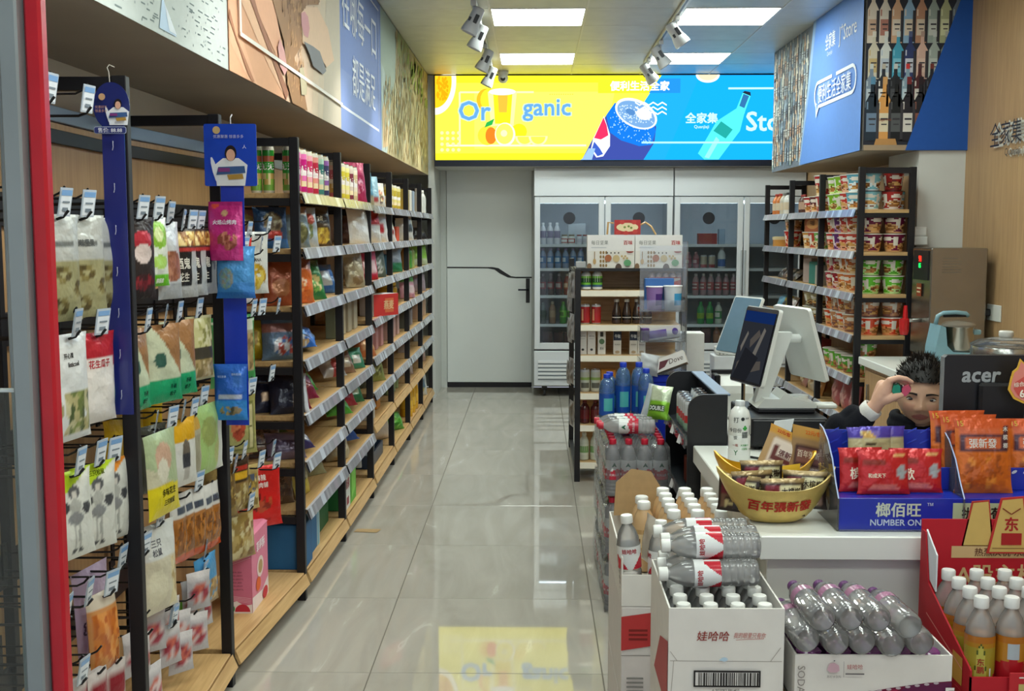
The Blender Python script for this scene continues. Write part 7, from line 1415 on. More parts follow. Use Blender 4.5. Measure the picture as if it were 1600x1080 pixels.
t = thing('promotion_card', 'flame shaped promotion card reading sixty percent before the monitor', 'card', (1.335, 3.085, ZT+.29))
fl = [(.0,.075), (-.004,.05), (.012,.025), (.04,.012), (.07,.02), (.092,.045), (.094,.07), (.082,.088), (.076,.104), (.068,.095), (.055,.125), (.045,.105), (.04,.12), (.025,.135), (.018,.11), (.006,.10)]
m = MB(); m.prism([(x-.045, z) for x, z in fl], 1, 0, .002, 'd8a83c'); c = m.obj('flame_card', 'paint', t); a = Art(frame((-.045,-.0003,0), (1,0,0), (0,0,1), (0,-1,0))); a.shape([(.045+(x-.045)*.88, .07+(z-.07)*.88) for x, z in fl], 'd88478'); a.shape([(.045+(x-.045)*.7, .06+(z-.06)*.7) for x, z in fl[:12]], 'c8544c'); a.write('综合中奖率', .045, .068, .013, 'f0e0d0', .02, .07, rot=.15); a.write('60%', .05, .042, .020, 'f4ecdc', .03, rot=.15); a.obj('lettering', 'paint', c)
Mr = Matrix.Translation((.055,.004,.05)) @ Matrix.Rotation(R(-18), 4, 'Y'); m = MB(); m.box(0, .12, 0, .002, 0, .075, 'b83c40', M=Mr); c = m.obj('red_card', 'paint', t); a = Art(frame((0,-.0003,0), (1,0,0), (0,0,1), (0,-1,0))); a.write('过年', .06, .055, .022, 'f0e8e4', .02); a.write('回家', .06, .025, .022, 'f0e8e4', .02); a.v = [tuple(Mr @ Vector(p)) for p in a.v]; a.obj('lettering', 'paint', c)
MB().box(.0, .004, .003, .006, -.25, .06, 'd0d4d8').obj('support_stick', 'paint', t)
# ================================================================ cartons of drinks in front of the counter
def crate(label, x0, x1, y0, y1, z0, z1, mat='carton', name='open_drink_carton', front=None, sidecol=None, fz=None):
    """open cardboard tray: front may be lower than the sides"""
    t = thing(name, label, 'carton', ((x0+x1)/2, (y0+y1)/2, z0)); a, b, h, e = (x1-x0)/2, (y1-y0)/2, z1-z0, .004; fh = h if fz is None else fz-z0
    MB().box(-a, a, -b, -b+e, 0, fh, 'dcd8d2').obj('front_wall', mat, t); MB().box(-a, a, b-e, b, 0, h).obj('back_wall', mat, t)
    for x in (-a, a-e): MB().box(x, x+e, -b+e, b-e, 0, h).obj('side_wall', mat, t)
    MB().box(-a+e, a-e, -b+e, b-e, 0, e).obj('bottom', mat, t)
    if front: ar = Art(frame((-a, -b-.0003, 0), (1,0,0), (0,0,1), (0,-1,0))); front(ar, 2*a, fh); ar.obj('front_print', 'matte', t)
    return t
# --- white water carton
def art_wh(a, w, h):
    a.line((.004, .118), (w-.004, .118), .0012, '9c948c'); a.line((.012, .118), (.004, .0), .0012, '9c948c'); a.line((.02, .118), (.004, .14), .0012, '9c948c'); a.line((w-.03, .118), (w-.008, .15), .0012, '9c948c')
    a.write('娃哈哈', w*.385, .176, .022, '8c2c24', .01, .10, shear=.15); a.write('我的眼里只有你', w*.70, .178, .013, 'a83c34', 0, .07, shear=.3); a.line((w*.58, .168), (w*.82, .171), .001, 'a83c34')
    a.shape(rect(w*.22, .060, w*.80, .098), '201c1c'); a.shape(rect(w*.235, .064, w*.785, .094), 'd8d4d0'); r_ = random.Random(2); x = w*.26
    while x < w*.77:
        k = r_.choice([.0015, .0025, .004]); a.k = 12; a.shape(rect(x, .064, x+k, .094), '2c2826'); x += k+r_.choice([.0015, .002, .003])
    a.k = 13; a.write('6 902083 881405', w*.5, .054, .006, '3c3836', 0, w*.5)
    a.shape(ell(w*.48, .125, .008, .005, 8), 'b4ccdc'); a.shape(rect(w*.44, .122, w*.47, .126), 'b4ccdc')
crate('open white carton of water bottles nearest the camera', .30, .555, 2.45, 2.825, .462, .700, front=art_wh)
t = thing('stacked_carton', 'closed white carton under the open water carton', 'carton', (.4275, 2.6375, 0)); MB().bbox(-.1275, .1275, -.1875, .1875, 0, .46, 'dcd8d2', .003).obj('box_body', 'carton', t)
a = Art(frame((-.1279, .1875, 0), (0,-1,0), (0,0,1), (-1,0,0))); a.shape([(.0,.0),(.37,.0),(.37,.30),(.25,.42),(.1,.3)], 'b84040'); a.shape([(.1,.05),(.3,.05),(.3,.25),(.2,.32)], 'd8c8c0'); a.obj('side_print', 'matte', t)
a = Art(frame((.2996, 2.825, .462), (0,-1,0), (0,0,1), (-1,0,0))); a.shape([(.1,.0),(.37,.0),(.37,.16),(.22,.12)], 'b04444'); a.v = [tuple(Vector(p)-Vector((.4275, 2.6375, 0))) for p in a.v]; a.obj('upper_side_print', 'matte', t)
HB = MB().lathe([(a_*.0315, b_*.232) for a_, b_ in BOT['water']], 'ffffff', 16).mesh('bottle_body', 'pet', 40); HC = cap_mesh(.0165, .211, .232, 'dcdcd8', 16)
def hw_col(u, v):
    d = abs(u % .5-.25)
    return 'b82434' if v < .62 and .235 > d > .035+.15*(v/.62)**1.2 else 'd8dada'
def hw_label(): return ring_label(.0321, .090, .152, hw_col, 72, 26)
HT = round_text(.0326, [('娃哈哈', a, .139, .013, 'a83038') for a in (0, 3.14)])
HL = hw_label()
def hwater(label, p, rot=(0,0,0), g=None, lab_=True, cap=None, turn=None):
    t = thing('water_bottle', label, 'bottle', p, rot, g); put('bottle_body', HB, t); put('cap', cap or HC, t)
    if lab_: r_ = (0, 0, RNG.uniform(0, 6) if turn is None else turn); put('label', HL, t, rot=r_); put('lettering', HT, t, rot=r_)
    return t
for j in range(6):
    for i in range(4): hwater('white capped water bottle standing in the open white carton', (.337+.0605*i, 2.487+.061*j, .467), (0, 0, .3*i), 'water bottles standing in the white carton')
for k, (x, y, z, rz, n) in enumerate(((.525, 2.605, .735, 181, 'lowest and nearest'), (.53, 2.672, .735, 178, 'second from the camera'), (.54, 2.739, .735, 180, 'third from the camera'), (.535, 2.640, .790, 179, 'upper front'), (.54, 2.707, .790, 182, 'upper middle'), (.53, 2.775, .790, 180, 'upper rear'))):
    t = hwater(f'clear water bottle lying across the open white carton, {n}', (x, y, z), (0, R(91), R(rz)), turn=R(180+rz*7 % 30-15))
# --- tan tea bottles in the carton behind
crate('open carton of tan milk tea bottles beside the counter edge', .235, .560, 2.95, 3.46, .535, .665, name='open_drink_carton', fz=.62)
for k in range(2):
    def art_side(a, w, h): a.shape(rect(.01, .01, .10, h*.5), 'd8d0cc'); a.line((0, h*.5), (w, h*.5), .0015, '8c847c'); a.shape([(.0,h*.55),(.08,h*.6),(.09,h*.95),(.0,h*.9)], 'b83838'); a.shapes([rect(.02, h*.66+.012*i, .07, h*.66+.016+.012*i-.01) for i in range(3)], '7c2420'); a.shapes([rect(.015, .02+.012*i, .06, .025+.012*i) for i in range(5)], '8c8884')
    carton(f'closed white drink carton, {["lowest", "second"][k]} under the tan tea carton', (.3975, 3.205, .267*k), .325, .51, .266, 'd6d0cc', 0, art_side, 'closed white drink cartons', name='drink_carton', mat='carton' if False else 'matte')
TL = [('b', 'b08c5c'), ('r', .3, .2, .7, .8, 'd0b890'), ('r', .35, .4, .65, .6, '7c4c2c')]
for j in range(5):
    for i in range(3): bottle('tan milk tea bottle with white cap in the open carton', (.388+.0655*i, 3.09+.0675*j, .540), 'tea', .0315, .222, 'c8a478', 'dcdcd8', (.3, .62, TL), group='tan milk tea bottles', seg=14, name='tea_bottle')
for j in range(2): bottle('tan milk tea bottle against the kraft flap of the carton', (.322, 3.26+.0675*j, .540), 'tea', .0315, .205, 'c8a478', 'dcdcd8', (.3, .62, TL), group='tan tea bottles at the flap', seg=14, name='tea_bottle')
m = MB(); pts = [(.0,0),(.14,0),(.15,.08),(.12,.13),(.06,.14),(.01,.10)]; m.prism(pts, 1, 0, .004, 'a9885c'); tag(m.obj('kraft_flap', 'kraft', None, (.245, 3.40, .667), (R(-10), 0, R(8))), 'raised brown kraft flap behind the tan tea bottles', 'flap')
hwater('clear water bottle with white cap standing alone at the carton corner', (.268, 3.005, .540), (0, R(-5), .4)); hwater('clear water bottle tucked beside the lone bottle and carton wall', (.338, 2.99, .525), (0, R(2), 1.)) 
bag('torn clear film around the tea bottles', (.325, 3.12, .60), .08, .14, .04, [('b', 'c0b8ac')], (0, .2, R(-60)), mat='film', nu=8, nv=10)
# --- soda carton
def art_soda(a, w, h):
    a.shape([(w*.16, 0), (w, 0), (w, .062), (w*.85, .058), (w*.6, .045), (w*.36, .028), (w*.16, .022)], '6c1838'); a.shape([(w*.55, 0), (w, 0), (w, .06), (w*.72, .052)], '5c1c44'); a.shape([(w*.40, 0), (w*.62, 0), (w*.66, .044), (w*.42, .03)], '8c1c40')
    a.shapes([ell(w*(.18+.06*k), .022+.0030*k, .006, .003, 8) for k in range(13)], 'b8a8b0')
    a.write('SODA', w*.46, .005, .034, 'e0dcd8', -.0, .115); a.shape(rrect(w*.74, -.02, w*.83, .022, .006), 'd8dce0'); a.shape(rrect(w*.745, -.02, w*.825, .018, .005), '2c7ca8'); a.write('5', w*.985, .028, .04, 'e0dcd8', .02)
    a.write('SODA', .013, .065, .0165, '8c8480', 0, rot=-pi/2); a.shape([(w*.20,.088),(w*.215,.102),(w*.245,.104),(w*.275,.098),(w*.28,.086),(w*.26,.082),(w*.22,.082)], 'c8a4b0'); a.shape(ell(w*.245, .109, .0015, .0015, 6), '3c3438'); a.write('苏打水饮料', w*.245, .073, .006, '5c5458', 0, w*.09)
    a.line((w*.305, .072), (w*.305, .108), .0008, '6c6468'); a.write('娃哈哈', w*.375, .096, .011, 'a03038', 0, w*.1); a.shapes([rect(w*.315, .0785, w*.435, .0815)], '5c5458')
SD = crate('open white and purple soda carton between water and red display', .578, .922, 2.44, 2.82, .48, .60, front=art_soda, name='open_soda_carton')
a_ = .172; MB().box(-.172, .172, -.19, .188, .004, .01, '4c1c48').obj('inner_lining', 'matte', SD)
t = thing('stacked_carton', 'closed kraft carton under the soda carton', 'carton', (.75, 2.63, 0)); MB().bbox(-.175, .175, -.192, .19, 0, .479, 'a98a62', .003).obj('box_body', 'kraft', t)
SB = MB().lathe([(a*.0305, b*.225) for a, b in [(.0,.025),(.45,.02),(.62,.004),(.80,0),(.95,.02),(1,.06),(1,.3),(.97,.33),(1,.36),(1,.62),(.93,.72),(.7,.83),(.45,.89),(.42,.93)]], 'ffffff', 18, cap0=False).mesh('bottle_body', 'pet', 50); SCAP = cap_mesh(.0145, .207, .226, '5c2c64', 14)
def soda(label, p, rot, g=None):
    t = thing('soda_bottle', label, 'bottle', p, rot, g); put('bottle_body', SB, t); put('cap', SCAP, t)
    m = cached('sodalab', lambda: MB().lathe([(.0311, .115), (.0311, .142)], 'a0708c', 18, cap0=False, cap1=False).mesh('label', 'gloss', True)); put('label', m, t); return t
for i in range(5): soda('clear soda bottle with purple cap standing in the soda carton', (.615+.067*i, 2.476, .374+.0), (0, 0, 0), 'standing soda bottles') if False else None
for i, (x, z) in enumerate(((.580, .638), (.645, .632), (.702, .634), (.766, .628), (.828, .633))): soda(f'clear soda bottle lying on the carton, lower row, {ORD[i]} from the water carton', (x+.02, 2.425, z), (R(-90+2), 0, R(3)))
for i, (x, z) in enumerate(((.612, .687), (.672, .689), (.732, .687), (.800, .672))): soda(f'clear soda bottle lying on top, upper row, {ORD[i]} from the water carton', (x+.02, 2.42, z), (R(-90+1), 0, R(4)))
PCAP = MB().lathe([(.0285, 0), (.0285, .012), (.024, .016)], '6c3068', 14).mesh('lid', 'gloss', 40)
for i in range(5):
    for j in range(4): t = thing('upright_soda_bottle', 'purple topped soda bottle standing inside the soda carton', 'bottle', (.618+.066*i, 2.485+.085*j, .493), 0, 'upright soda bottles'); put('bottle_body', cached('psb', lambda: MB().lathe([(.028, 0), (.029, .01), (.029, .085), (.02, .095)], '4c2850', 12).mesh('bottle_body', 'gloss', 40)), t); put('cap', PCAP, t, (0, 0, .0885))
# --- red display with amber bottles
t = thing('red_drink_display', 'red and gold cardboard display holding amber drink bottles', 'display stand', (1.16, 2.63, .46)); ox, oy, oz = 1.16, 2.63, .46
RX0, RX1, RY0, RY1 = .968, 1.43, 2.455, 2.80
MB().bbox(RX0-ox, RX1-ox, RY0-oy, RY1-oy, 0, .035, 'a81c28', .002).obj('tray_base', 'matte', t); MB().box(RX0-ox, RX1-ox, RY0-oy, RY0+.004-oy, .035, .085, 'b01c28').obj('front_wall', 'matte', t)
bb = MB().box(RX0-ox, RX1-ox, RY1-.004-oy, RY1-oy, .035, .355, 'b01a28').obj('back_board', 'matte', t)
m = MB(); m.prism([(RY0-oy, .035), (RY1-.004-oy, .035), (RY1-.004-oy, .33), (RY1-.03-oy, .33), (RY1-.06-oy, .21), (RY0-oy, .10)], 0, RX0-ox, RX0+.004-ox, 'a81a26'); sd = m.obj('side_wall', 'matte', t)
m = MB(); m.prism([(2.70-oy, .20), (2.775-oy, .23), (2.775-oy, .335), (2.70-oy, .29)], 0, RX0+.0045-ox, RX0+.008-ox, 'd4d8dc'); m.obj('white_tab', 'matte', t)
a = Art(frame((RX0-.0003-ox, RY1-oy, .035), (0,-1,0), (0,0,1), (-1,0,0))); a.shape(rect(.24, .01, .30, .075), 'b88c3c'); a.line((.06,.10), (.30,.05), .003, 'd88c84'); a.obj('side_print', 'matte', sd)
a = Art(frame((RX0-ox, RY1-.0043-oy, .035), (1,0,0), (0,0,1), (0,-1,0))); a.shape(rect(.075, .222, .45, .252), 'c8a878'); a.write('热烈庆祝 东鹏特饮', .225, .237, .021, '5c2c1c', .01, .25); a.write('A股主板上市', .245, .180, .052, 'c8a878', .02, .36); a.obj('lettering', 'matte', bb)
for x, z, s, n in ((.212, .31, 1., 'emblem_card'), (.138, .325, .75, 'emblem_card')):
    m = MB(); y = RY1+.0+(.002 if s == 1 else .008)-oy-.012; m.prism([(RX0+x-.052*s-ox, z-.04), (RX0+x+.055*s-ox, z-.04), (RX0+x+.035*s-ox, z+.105*s), (RX0+x-.022*s-ox, z+.10*s)], 1, y, y+.003, 'b8302c' if s == 1 else 'a83428'); c = m.obj(n, 'matte', t)
    a = Art(frame((RX0+x-ox, y, z), (1,0,0), (0,0,1), (0,-1,0))); a.shape([(-.046*s, -.036), (.049*s, -.036), (.031*s, .10*s), (-.018*s, .095*s)], 'c8a860')
    if s == 1: a.write('东', .006, .035, .034, 'a02020', .03); a.shape(rect(-.018, -.018, .032, .012), 'a02020'); a.line((-.018,.075), (.004,.06), .003, '7c3820'); a.line((.026,.075), (.004,.06), .003, '7c3820'); a.line((-.04,-.026), (.045,-.026), .002, '7c5830')
    a.obj('print', 'matte', c)
fc = MB().bbox(1.05-ox, 1.19-ox, RY0-.012-oy, RY0-.008-oy, .0, .10, 'b82830', .001).obj('front_card', 'matte', t); a = Art(frame((1.05-ox, RY0-.0123-oy, .0), (1,0,0), (0,0,1), (0,-1,0))); a.shape(rect(.02, .0, .14, .075), 'b8a868'); a.shapes([rect(.035, .05, .125, .054), rect(.045, .035, .115, .038), rect(.05, .008, .11, .012), rect(.05, .008, .054, .028), rect(.106, .008, .11, .028), rect(.05, .026, .11, .029)], '5c5c2c'); a.line((.02,.09), (.12,.09), .003, 'e0d8d0'); a.obj('print', 'matte', fc)
t = thing('stacked_carton', 'dark red closed carton under the red drink display', 'carton', (1.16, 2.63, 0)); MB().bbox(-.205, .255, -.17, .168, 0, .459, '7c1c24', .003).obj('box_body', 'matte', t)
AMB = MB().lathe([(a*.0325, b*.218) for a, b in BOT['pop']], 'ffffff', 16).mesh('bottle_body', 'pet', 40)
def amb_col(u, v):
    r, z = .0331, v*.113; d = abs((u-.75+.5) % 1-.5)*2*pi*r; e = abs((u-.25+.5) % 1-.5)*2*pi*r
    if z > .10: return 'a8641c'
    if d < .045:
        w = .0145-.0085*z/.085 if z < .085 else .006*(1-(z-.085)/.01)
        if d < w: return 'b2a94c'
        if d < w+.0014: return '46501e'
        if z < .045 and abs(d-.023) < .006*(1-z/.045): return 'd8d4cc'
        if z < .012+.9*max(0, d-.02): return 'a81c24'
        return '98862a' if z < .085 else 'a8741c'
    if e < .013 and .062 < z < .096: return 'a8b0b8'
    if z < .062-.6*e*.5 or z < .04: return 'a81c24'
    return 'ae7420'
def amb_label(): return ring_label(.0331, .022, .135, amb_col, 56, 22)
AML = amb_label(); AMC = cap_mesh(.0165, .194, .218, 'd8d8d6', 16); AMD = MB().lathe([(a*.0312, b*.218+.002) for a, b in BOT['pop'] if b < .66], 'a86a1c', 14).mesh('drink', 'gloss', 40)
def amb_text():
    q = MB(); [q.text(c, 'a02420', lambda u, v: (.0336*sin(u/.0336), -.0336*cos(u/.0336), v), .016, 0, z, .02) for c, z in (('东', .078), ('鹏', .060))]; return q.mesh('lettering', 'matte')
AMT = amb_text()
for j in range(4):
    for i in range(4):
        if i == 3 and j < 1: continue
        t = thing('energy_drink_bottle', 'amber energy drink bottle with white cap in the red display', 'bottle', (1.004+.0675*i, 2.50+.068*j, .4965), (0, 0, R([-16, 172, -24, 170][i])), 'amber energy drink bottles'); put('bottle_body', AMB, t); put('label', AML, t); put('cap', AMC, t); put('drink', AMD, t)
        put('lettering', AMT, t)
# ================================================================ child behind the counter
PB = Vector((1.19, 3.52, 0))
HM = Matrix.Translation((1.178, 3.452, 1.034)) @ Matrix.Rotation(R(-18.5), 4, 'Z') @ Matrix.Rotation(R(7), 4, 'X') @ Matrix.Rotation(R(2), 4, 'Y')
g = math.exp
def head_pt(d, grow=0.):
    """a point of the head for a unit direction d; the face looks along -Y"""
    x, y, z = d; a, b, c = .0735, (.088 if y < 0 else .094), (.104 if z > 0 else .093)
    X, Y, Z = x*a, y*b, z*c
    if z < 0: k = (-z)**1.7; X *= 1-.33*k; Y *= 1-(.10*k if y < 0 else .35*k)
    if y < 0:
        f = (-y)**.5; ax = abs(X)
        n = .017*g(-(X/.0105)**2-((Z+.021)/.0125)**2)+.008*g(-(X/.0075)**2-((Z+.004)/.017)**2)+.005*g(-((ax-.011)/.006)**2-((Z+.027)/.007)**2)
        n += -.0075*g(-((ax-.0285)/.0155)**2-((Z-.003)/.0105)**2)+.0035*g(-((ax-.03)/.02)**2-((Z-.022)/.008)**2)+.004*g(-((ax-.036)/.018)**2-((Z+.03)/.018)**2)
        n += .0058*g(-(X/.021)**2-((Z+.0475)/.0052)**2)+.0062*g(-(X/.018)**2-((Z+.0585)/.0052)**2)-.0035*g(-(X/.024)**2-((Z+.053)/.0022)**2)-.003*g(-(X/.02)**2-((Z+.067)/.005)**2)+.005*g(-(X/.018)**2-((Z+.083)/.011)**2)
        Y -= n*f
    r = Vector((X, Y, Z)); return r+r.normalized()*grow
def capsule(m, pts, rad, seg=12):
    P_ = [Vector(p) for p in pts]; rad = list(rad); d0 = (P_[0]-P_[1]).normalized(); d1 = (P_[-1]-P_[-2]).normalized(); Q, q = [], []
    for k in (1., .92, .7, .38): Q.append(P_[0]+d0*rad[0]*k); q.append(max(.0006, rad[0]*(1-k*k)**.5))
    Q += P_; q += rad
    for k in (.38, .7, .92, 1.): Q.append(P_[-1]+d1*rad[-1]*k); q.append(max(.0006, rad[-1]*(1-k*k)**.5))
    m.tube(Q, q, 'ffffff', seg)
def ball(m, c, r, M=None, n=14):
    def f(u, v): a, b = 2*pi*u, pi*(v-.5); return Vector(c)+Vector((r[0]*cos(a)*cos(b), r[1]*sin(a)*cos(b), r[2]*sin(b)))
    b = len(m.v); m.grid(f, n*2, n, 'ffffff')
    if M is not None: m.v[b:] = [tuple(M @ Vector(p)) for p in m.v[b:]]
def melt(m, name, mat, vox, it, colf, parent, fac=.5):
    """one continuous skin over everything in m"""
    me = bpy.data.meshes.new(name); me.from_pydata([tuple(Vector(p)-PB) for p in m.v], [], m.f); me.update()
    o = bpy.data.objects.new('work', me); COL.objects.link(o)
    r = o.modifiers.new('r', 'REMESH'); r.mode = 'VOXEL'; r.voxel_size = vox
    s = o.modifiers.new('s', 'SMOOTH'); s.factor = fac; s.iterations = it
    dg = bpy.context.evaluated_depsgraph_get(); dg.update(); out = bpy.data.meshes.new_from_object(o.evaluated_get(dg)); bpy.data.objects.remove(o)
    out.name = name; out.materials.clear(); out.materials.append(MAT[mat]); at = out.color_attributes.new('Col', 'FLOAT_COLOR', 'POINT')
    buf = []
    for v in out.vertices: buf += [*H(colf(v.co+PB)), 1.]
    at.data.foreach_set('color', buf); out.polygons.foreach_set('use_smooth', [True]*len(out.polygons)); out.update(); return put(name, out, parent)
boy = thing('person', 'child in black jacket behind the counter holding a toy block to one eye', 'person', tuple(PB))
m = MB()
b0 = len(m.v)
def hd(u, v): a, b = 2*pi*u, pi*(v-.5); return head_pt((cos(a)*cos(b), sin(a)*cos(b), sin(b)))
m.grid(hd, 120, 90, 'ffffff'); 
for s in (-1, 1): ball(m, (s*.073, .008, -.006), (.009, .018, .027))
m.v[b0:] = [tuple(HM @ Vector(p)) for p in m.v[b0:]]
capsule(m, [HM @ Vector((0, .015, -.05)), (1.188, 3.50, .93), (1.19, 3.515, .88)], [.042, .043, .05], 16)
capsule(m, [(1.19, 3.52, .84), (1.19, 3.53, .70), (1.19, 3.54, .50)], [.085, .10, .105], 18); capsule(m, [(1.07, 3.52, .83), (1.31, 3.53, .83)], [.048, .048])
capsule(m, [(1.07, 3.52, .82), (.985, 3.45, .85), (.915, 3.375, .895)], [.042, .038, .034]); capsule(m, [(.915, 3.375, .895), (.96, 3.34, .965), (1.0, 3.312, 1.022)], [.034, .029, .021])
capsule(m, [(1.31, 3.53, .82), (1.345, 3.50, .70), (1.33, 3.40, .62), (1.26, 3.36, .60)], [.042, .038, .032, .024]); ball(m, (1.235, 3.35, .60), (.03, .022, .018))
for sx in (-1, 1):
    capsule(m, [(1.19+.06*sx, 3.54, .50), (1.19+.075*sx, 3.38, .50)], [.065, .052]); capsule(m, [(1.19+.075*sx, 3.38, .50), (1.19+.075*sx, 3.41, .28), (1.19+.075*sx, 3.43, .06)], [.05, .042, .03]); capsule(m, [(1.19+.075*sx, 3.44, .035), (1.19+.075*sx, 3.35, .028)], [.03, .024])
# hand: palm, four fingers bent over the toy, thumb below
capsule(m, [(1.0, 3.312, 1.022), (1.012, 3.306, 1.045), (1.022, 3.302, 1.07)], [.0205, .0225, .022], 14); capsule(m, [(1.008, 3.322, 1.04), (1.02, 3.325, 1.078)], [.019, .017], 12); capsule(m, [(1.018, 3.298, 1.06), (1.027, 3.294, 1.087)], [.018, .0145], 12)
capsule(m, [(1.022, 3.292, 1.08), (1.030, 3.287, 1.099), (1.052, 3.281, 1.107), (1.075, 3.281, 1.103), (1.091, 3.283, 1.094)], [.0115, .0098, .0086, .0078, .0068], 12)
capsule(m, [(1.024, 3.306, 1.08), (1.033, 3.302, 1.097), (1.055, 3.2985, 1.0985), (1.074, 3.298, 1.0925), (1.087, 3.298, 1.084)], [.0115, .0098, .0086, .0078, .0068], 12)
capsule(m, [(1.024, 3.321, 1.076), (1.036, 3.319, 1.089), (1.056, 3.317, 1.088), (1.070, 3.315, 1.078), (1.076, 3.313, 1.068)], [.011, .0092, .0082, .0074, .0066], 12)
capsule(m, [(1.022, 3.334, 1.068), (1.036, 3.334, 1.077), (1.052, 3.332, 1.072), (1.060, 3.329, 1.062)], [.010, .0083, .0073, .006], 12)
capsule(m, [(1.014, 3.300, 1.038), (1.028, 3.288, 1.043), (1.047, 3.282, 1.0515), (1.062, 3.283, 1.056), (1.071, 3.285, 1.0585)], [.016, .0135, .0105, .0092, .0075], 12)
HI = HM.inverted()
def skin_col(p):
    q = HI @ p
    if q.y < -.05 and abs(q.x) < .024*(1-(abs(q.z+.053)/.013)**2 if abs(q.z+.053) < .013 else 0): return 'a8655c'
    if q.y < -.05 and abs(q.x) < .03 and -.06 < q.z < -.015 and abs(q.x) < .02: return 'c49a7e'
    if q.y < -.04 and .016 < abs(q.x) < .05 and -.035 < q.z < -.01: return 'c8977e'
    if q.z > -.1 and (q.length < .14): return 'c39b80'
    return 'd0a48c' if p.x < 1.1 and p.z > .9 else 'c39b80'
melt(m, 'body', 'skin', .0026, 3, skin_col, boy, .4)
def local(v): return tuple((HM @ Vector(v))-PB)
for s, n in ((-1, 'eye'), (1, 'eye')):
    q = MB()
    def ev(u, v): a, b = 2*pi*u, pi*(v-.5); return local((s*.0285+.0132*cos(a)*cos(b), -.0690-.0085*sin(b), .0035+.0056*sin(a)*cos(b)))
    def ec(u, v):
        a, b = 2*pi*u, pi*(v-.5); x, z = .0132*cos(a)*cos(b)+.001, .0056*sin(a)*cos(b); r = math.hypot(x, z)
        return '0c0806' if r < .003 else '24160e' if r < .0062 else 'c8c0b8'
    q.grid(ev, 24, 20, ec); q.obj('eye', 'gloss', boy, smooth=True)
    q = MB(); L_ = []
    for k in range(9): x = .0155+.0045*k-.009+.009; L_.append((x, .0155+.006*sin(pi*k/9)+(.002 if k > 4 else 0)))
    def brow(u, v): x = .012+.036*u; z = .0205+.0035*sin(pi*u)-.002*u+(v-.5)*.0068*(1-.55*u); d = Vector((s*x/.0735, -.9, z/.104)).normalized(); p = head_pt(d); k = x/max(1e-6, abs(p.x)); return local((s*x, p.y-.0014, z))
    q.grid(brow, 10, 2, '1c1512', flip=s < 0); q.obj('eyebrow', 'hair', boy)
    q = MB(); q.grid(lambda u, v: local((s*.0285+.0140*(u*2-1), -.0768+.0062*(u*2-1)**2+.0012*v, .0035+.0058*(1-(u*2-1)**2)+.0002+.0022*v)), 12, 1, '2a1c18', flip=False); q.obj('eyelid_line', 'hair', boy)
# hair: a close cap with short pointed tufts
def hairline(d):
    x, y, z = d
    if y < 0: lim = .50-.10*abs(x)**2-(.0 if abs(x) < .75 else .55*(abs(x)-.75)/.25)
    else: lim = -.05-.35*y
    return z > lim
q = MB(); rr = random.Random(8)
nu, nv = 72, 40; vs = {}
def hp(i, j): a, b = 2*pi*i/nu, -pi*.28+pi*.78*j/nv; return (cos(a)*cos(b), sin(a)*cos(b), sin(b))
for j in range(nv):
    for i in range(nu):
        ds = [hp(i, j), hp(i+1, j), hp(i+1, j+1), hp(i, j+1)]
        if all(hairline(d) for d in ds): q.poly([local(head_pt(d, .007+.006*max(0, d[2]))) for d in ds], '14110f')
cap = q.obj('hair', 'hair', boy)
q = MB()
for _ in range(1500):
    a, b = rr.uniform(0, 2*pi), math.asin(rr.uniform(-.45, 1)); d = (cos(a)*cos(b), sin(a)*cos(b), sin(b))
    if not hairline(d): continue
    p = head_pt(d, .006); nrm = Vector(d); front = max(0, -d[1])*max(0, 1-abs(d[2]-.55)*2)
    dirv = (nrm*.7+Vector((rr.uniform(-.5, .5), rr.uniform(-.5, .3)-.2*front, .35+.55*max(0, d[2])-.75*front+rr.uniform(-.25, .25)))).normalized()
    L = (.012+.016*max(0, d[2]))*rr.uniform(.7, 1.25); w = rr.uniform(.0016, .003); t1 = dirv.orthogonal().normalized(); t2 = dirv.cross(t1); base = [p+(t1*cos(k*2.094)+t2*sin(k*2.094))*w for k in range(3)]; tip = p+dirv*L
    c = rr.choice(['14110f', '1b1613', '0f0d0c', '231d19']); bl = [local(x) for x in base]; tl = local(tip)
    q._add(bl+[tl], [(0, 1, 3), (1, 2, 3), (2, 0, 3)], c)
o = q.obj('hair_tuft', 'hair', cap); o['kind'] = 'stuff'
# jacket, cuff and inner collar
m = MB()
capsule(m, [(1.19, 3.522, .86), (1.19, 3.53, .70), (1.19, 3.54, .50)], [.105, .122, .125], 20); capsule(m, [(1.07, 3.52, .835), (1.31, 3.53, .835)], [.068, .068], 14)
capsule(m, [(1.07, 3.52, .83), (.985, 3.45, .865), (.915, 3.378, .905)], [.062, .060, .056], 14); capsule(m, [(.915, 3.378, .905), (.948, 3.352, .948), (.970, 3.336, .980)], [.056, .048, .037], 14)
capsule(m, [(.88, 3.37, .90), (.905, 3.36, .955)], [.04, .036], 12); capsule(m, [(.925, 3.365, .965), (.945, 3.355, .992)], [.030, .026], 10)
capsule(m, [(1.31, 3.53, .83), (1.345, 3.50, .70), (1.335, 3.41, .63)], [.06, .055, .045], 12)
for sx in (-1, 1):      # stand-up collar, open at the throat
    P_ = [(1.19+sx*.075*sin(k*.30), 3.50-.075*cos(k*.30), .925+.012*k/6) for k in range(2, 9)]; capsule(m, P_, [.016, .02, .021, .021, .021, .02, .018], 10); capsule(m, [(p[0], p[1], p[2]+.022) for p in P_], [.012, .014, .015, .015, .015, .014, .012], 10)
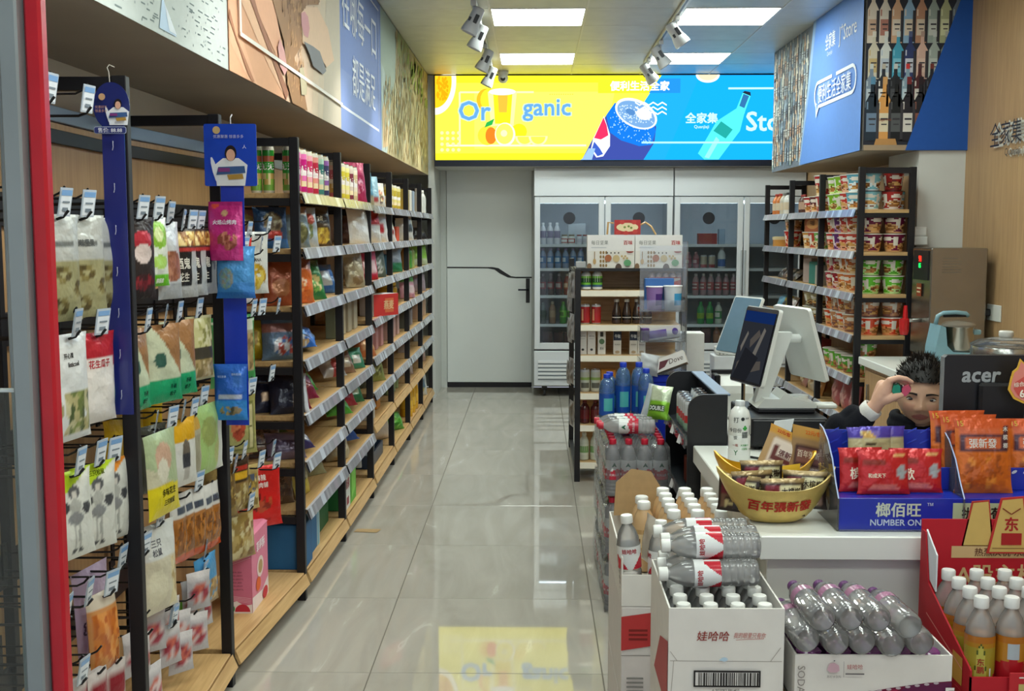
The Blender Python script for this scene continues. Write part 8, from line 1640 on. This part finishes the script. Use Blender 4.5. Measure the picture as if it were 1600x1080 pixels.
melt(m, 'jacket', 'cloth', .0045, 2, lambda p: '15161c', boy)
m = MB(); ax = (Vector((1.0, 3.312, 1.022))-Vector((.96, 3.34, .965))).normalized(); c0 = Vector((.9865, 3.3225, 1.0035))
Mx = Matrix.Translation(c0-PB) @ ax.to_track_quat('Z', 'Y').to_matrix().to_4x4(); m.lathe([(.0295, -.016), (.0315, -.006), (.031, .012), (.028, .016), (.0235, .013)], 'd4d2cc', 22, cap0=False, cap1=False, M=Mx, wob=lambda a, z: 1+.03*sin(5*a)); m.obj('shirt_cuff', 'cloth', boy, smooth=50)
m = MB(); capsule(m, [(1.19+.062*sin(k*.35-1.4), 3.503-.062*cos(k*.35-1.4), .925-.012*cos(k*.35-1.4)) for k in range(9)], [.009]*9, 8); m.v = [tuple(Vector(p)-PB) for p in m.v]; m.obj('shirt_collar', 'cloth', boy, smooth=True)
# toy block in the fingers
t = thing('toy_block', 'small green and pink toy block between the fingers of the child', 'toy', (1.067, 3.288, 1.074), (R(8), 0, R(-16)))
hexa = [(-.0285,-.006), (-.022,-.0145), (-.008,-.0155), (-.0045,-.008), (-.006,.010), (-.012,.0145), (-.025,.0115)]
m = MB(); m.prism(hexa, 1, -.013, .013, '2f8c70'); m.obj('green_piece', 'gloss', t); m = MB(); m.box(-.0055, .0005, -.010, .012, -.010, .009, '1c1c20'); m.obj('joint', 'black', t); m = MB(); m.prism([(-.001,-.018), (.010,-.0185), (.0225,-.003), (.0235,.004), (.017,.014), (-.001,.005)], 1, -.013, .013, 'c8556c'); m.obj('pink_piece', 'gloss', t)
t = thing('stool', 'low wooden stool under the child behind the counter', 'stool', (1.19, 3.55, 0)); m = MB(); m.lathe([(.14, .375), (.15, .38), (.15, .393), (.14, .396)], 'ffffff', 24); m.obj('seat', 'oak', t, smooth=40)
for k in range(4): a = pi/4+pi/2*k; m = MB(); m.tube([(.12*cos(a), .12*sin(a), .376), (.14*cos(a), .14*sin(a), 0)], .014, 'ffffff', 8); m.obj('leg', 'oak', t)
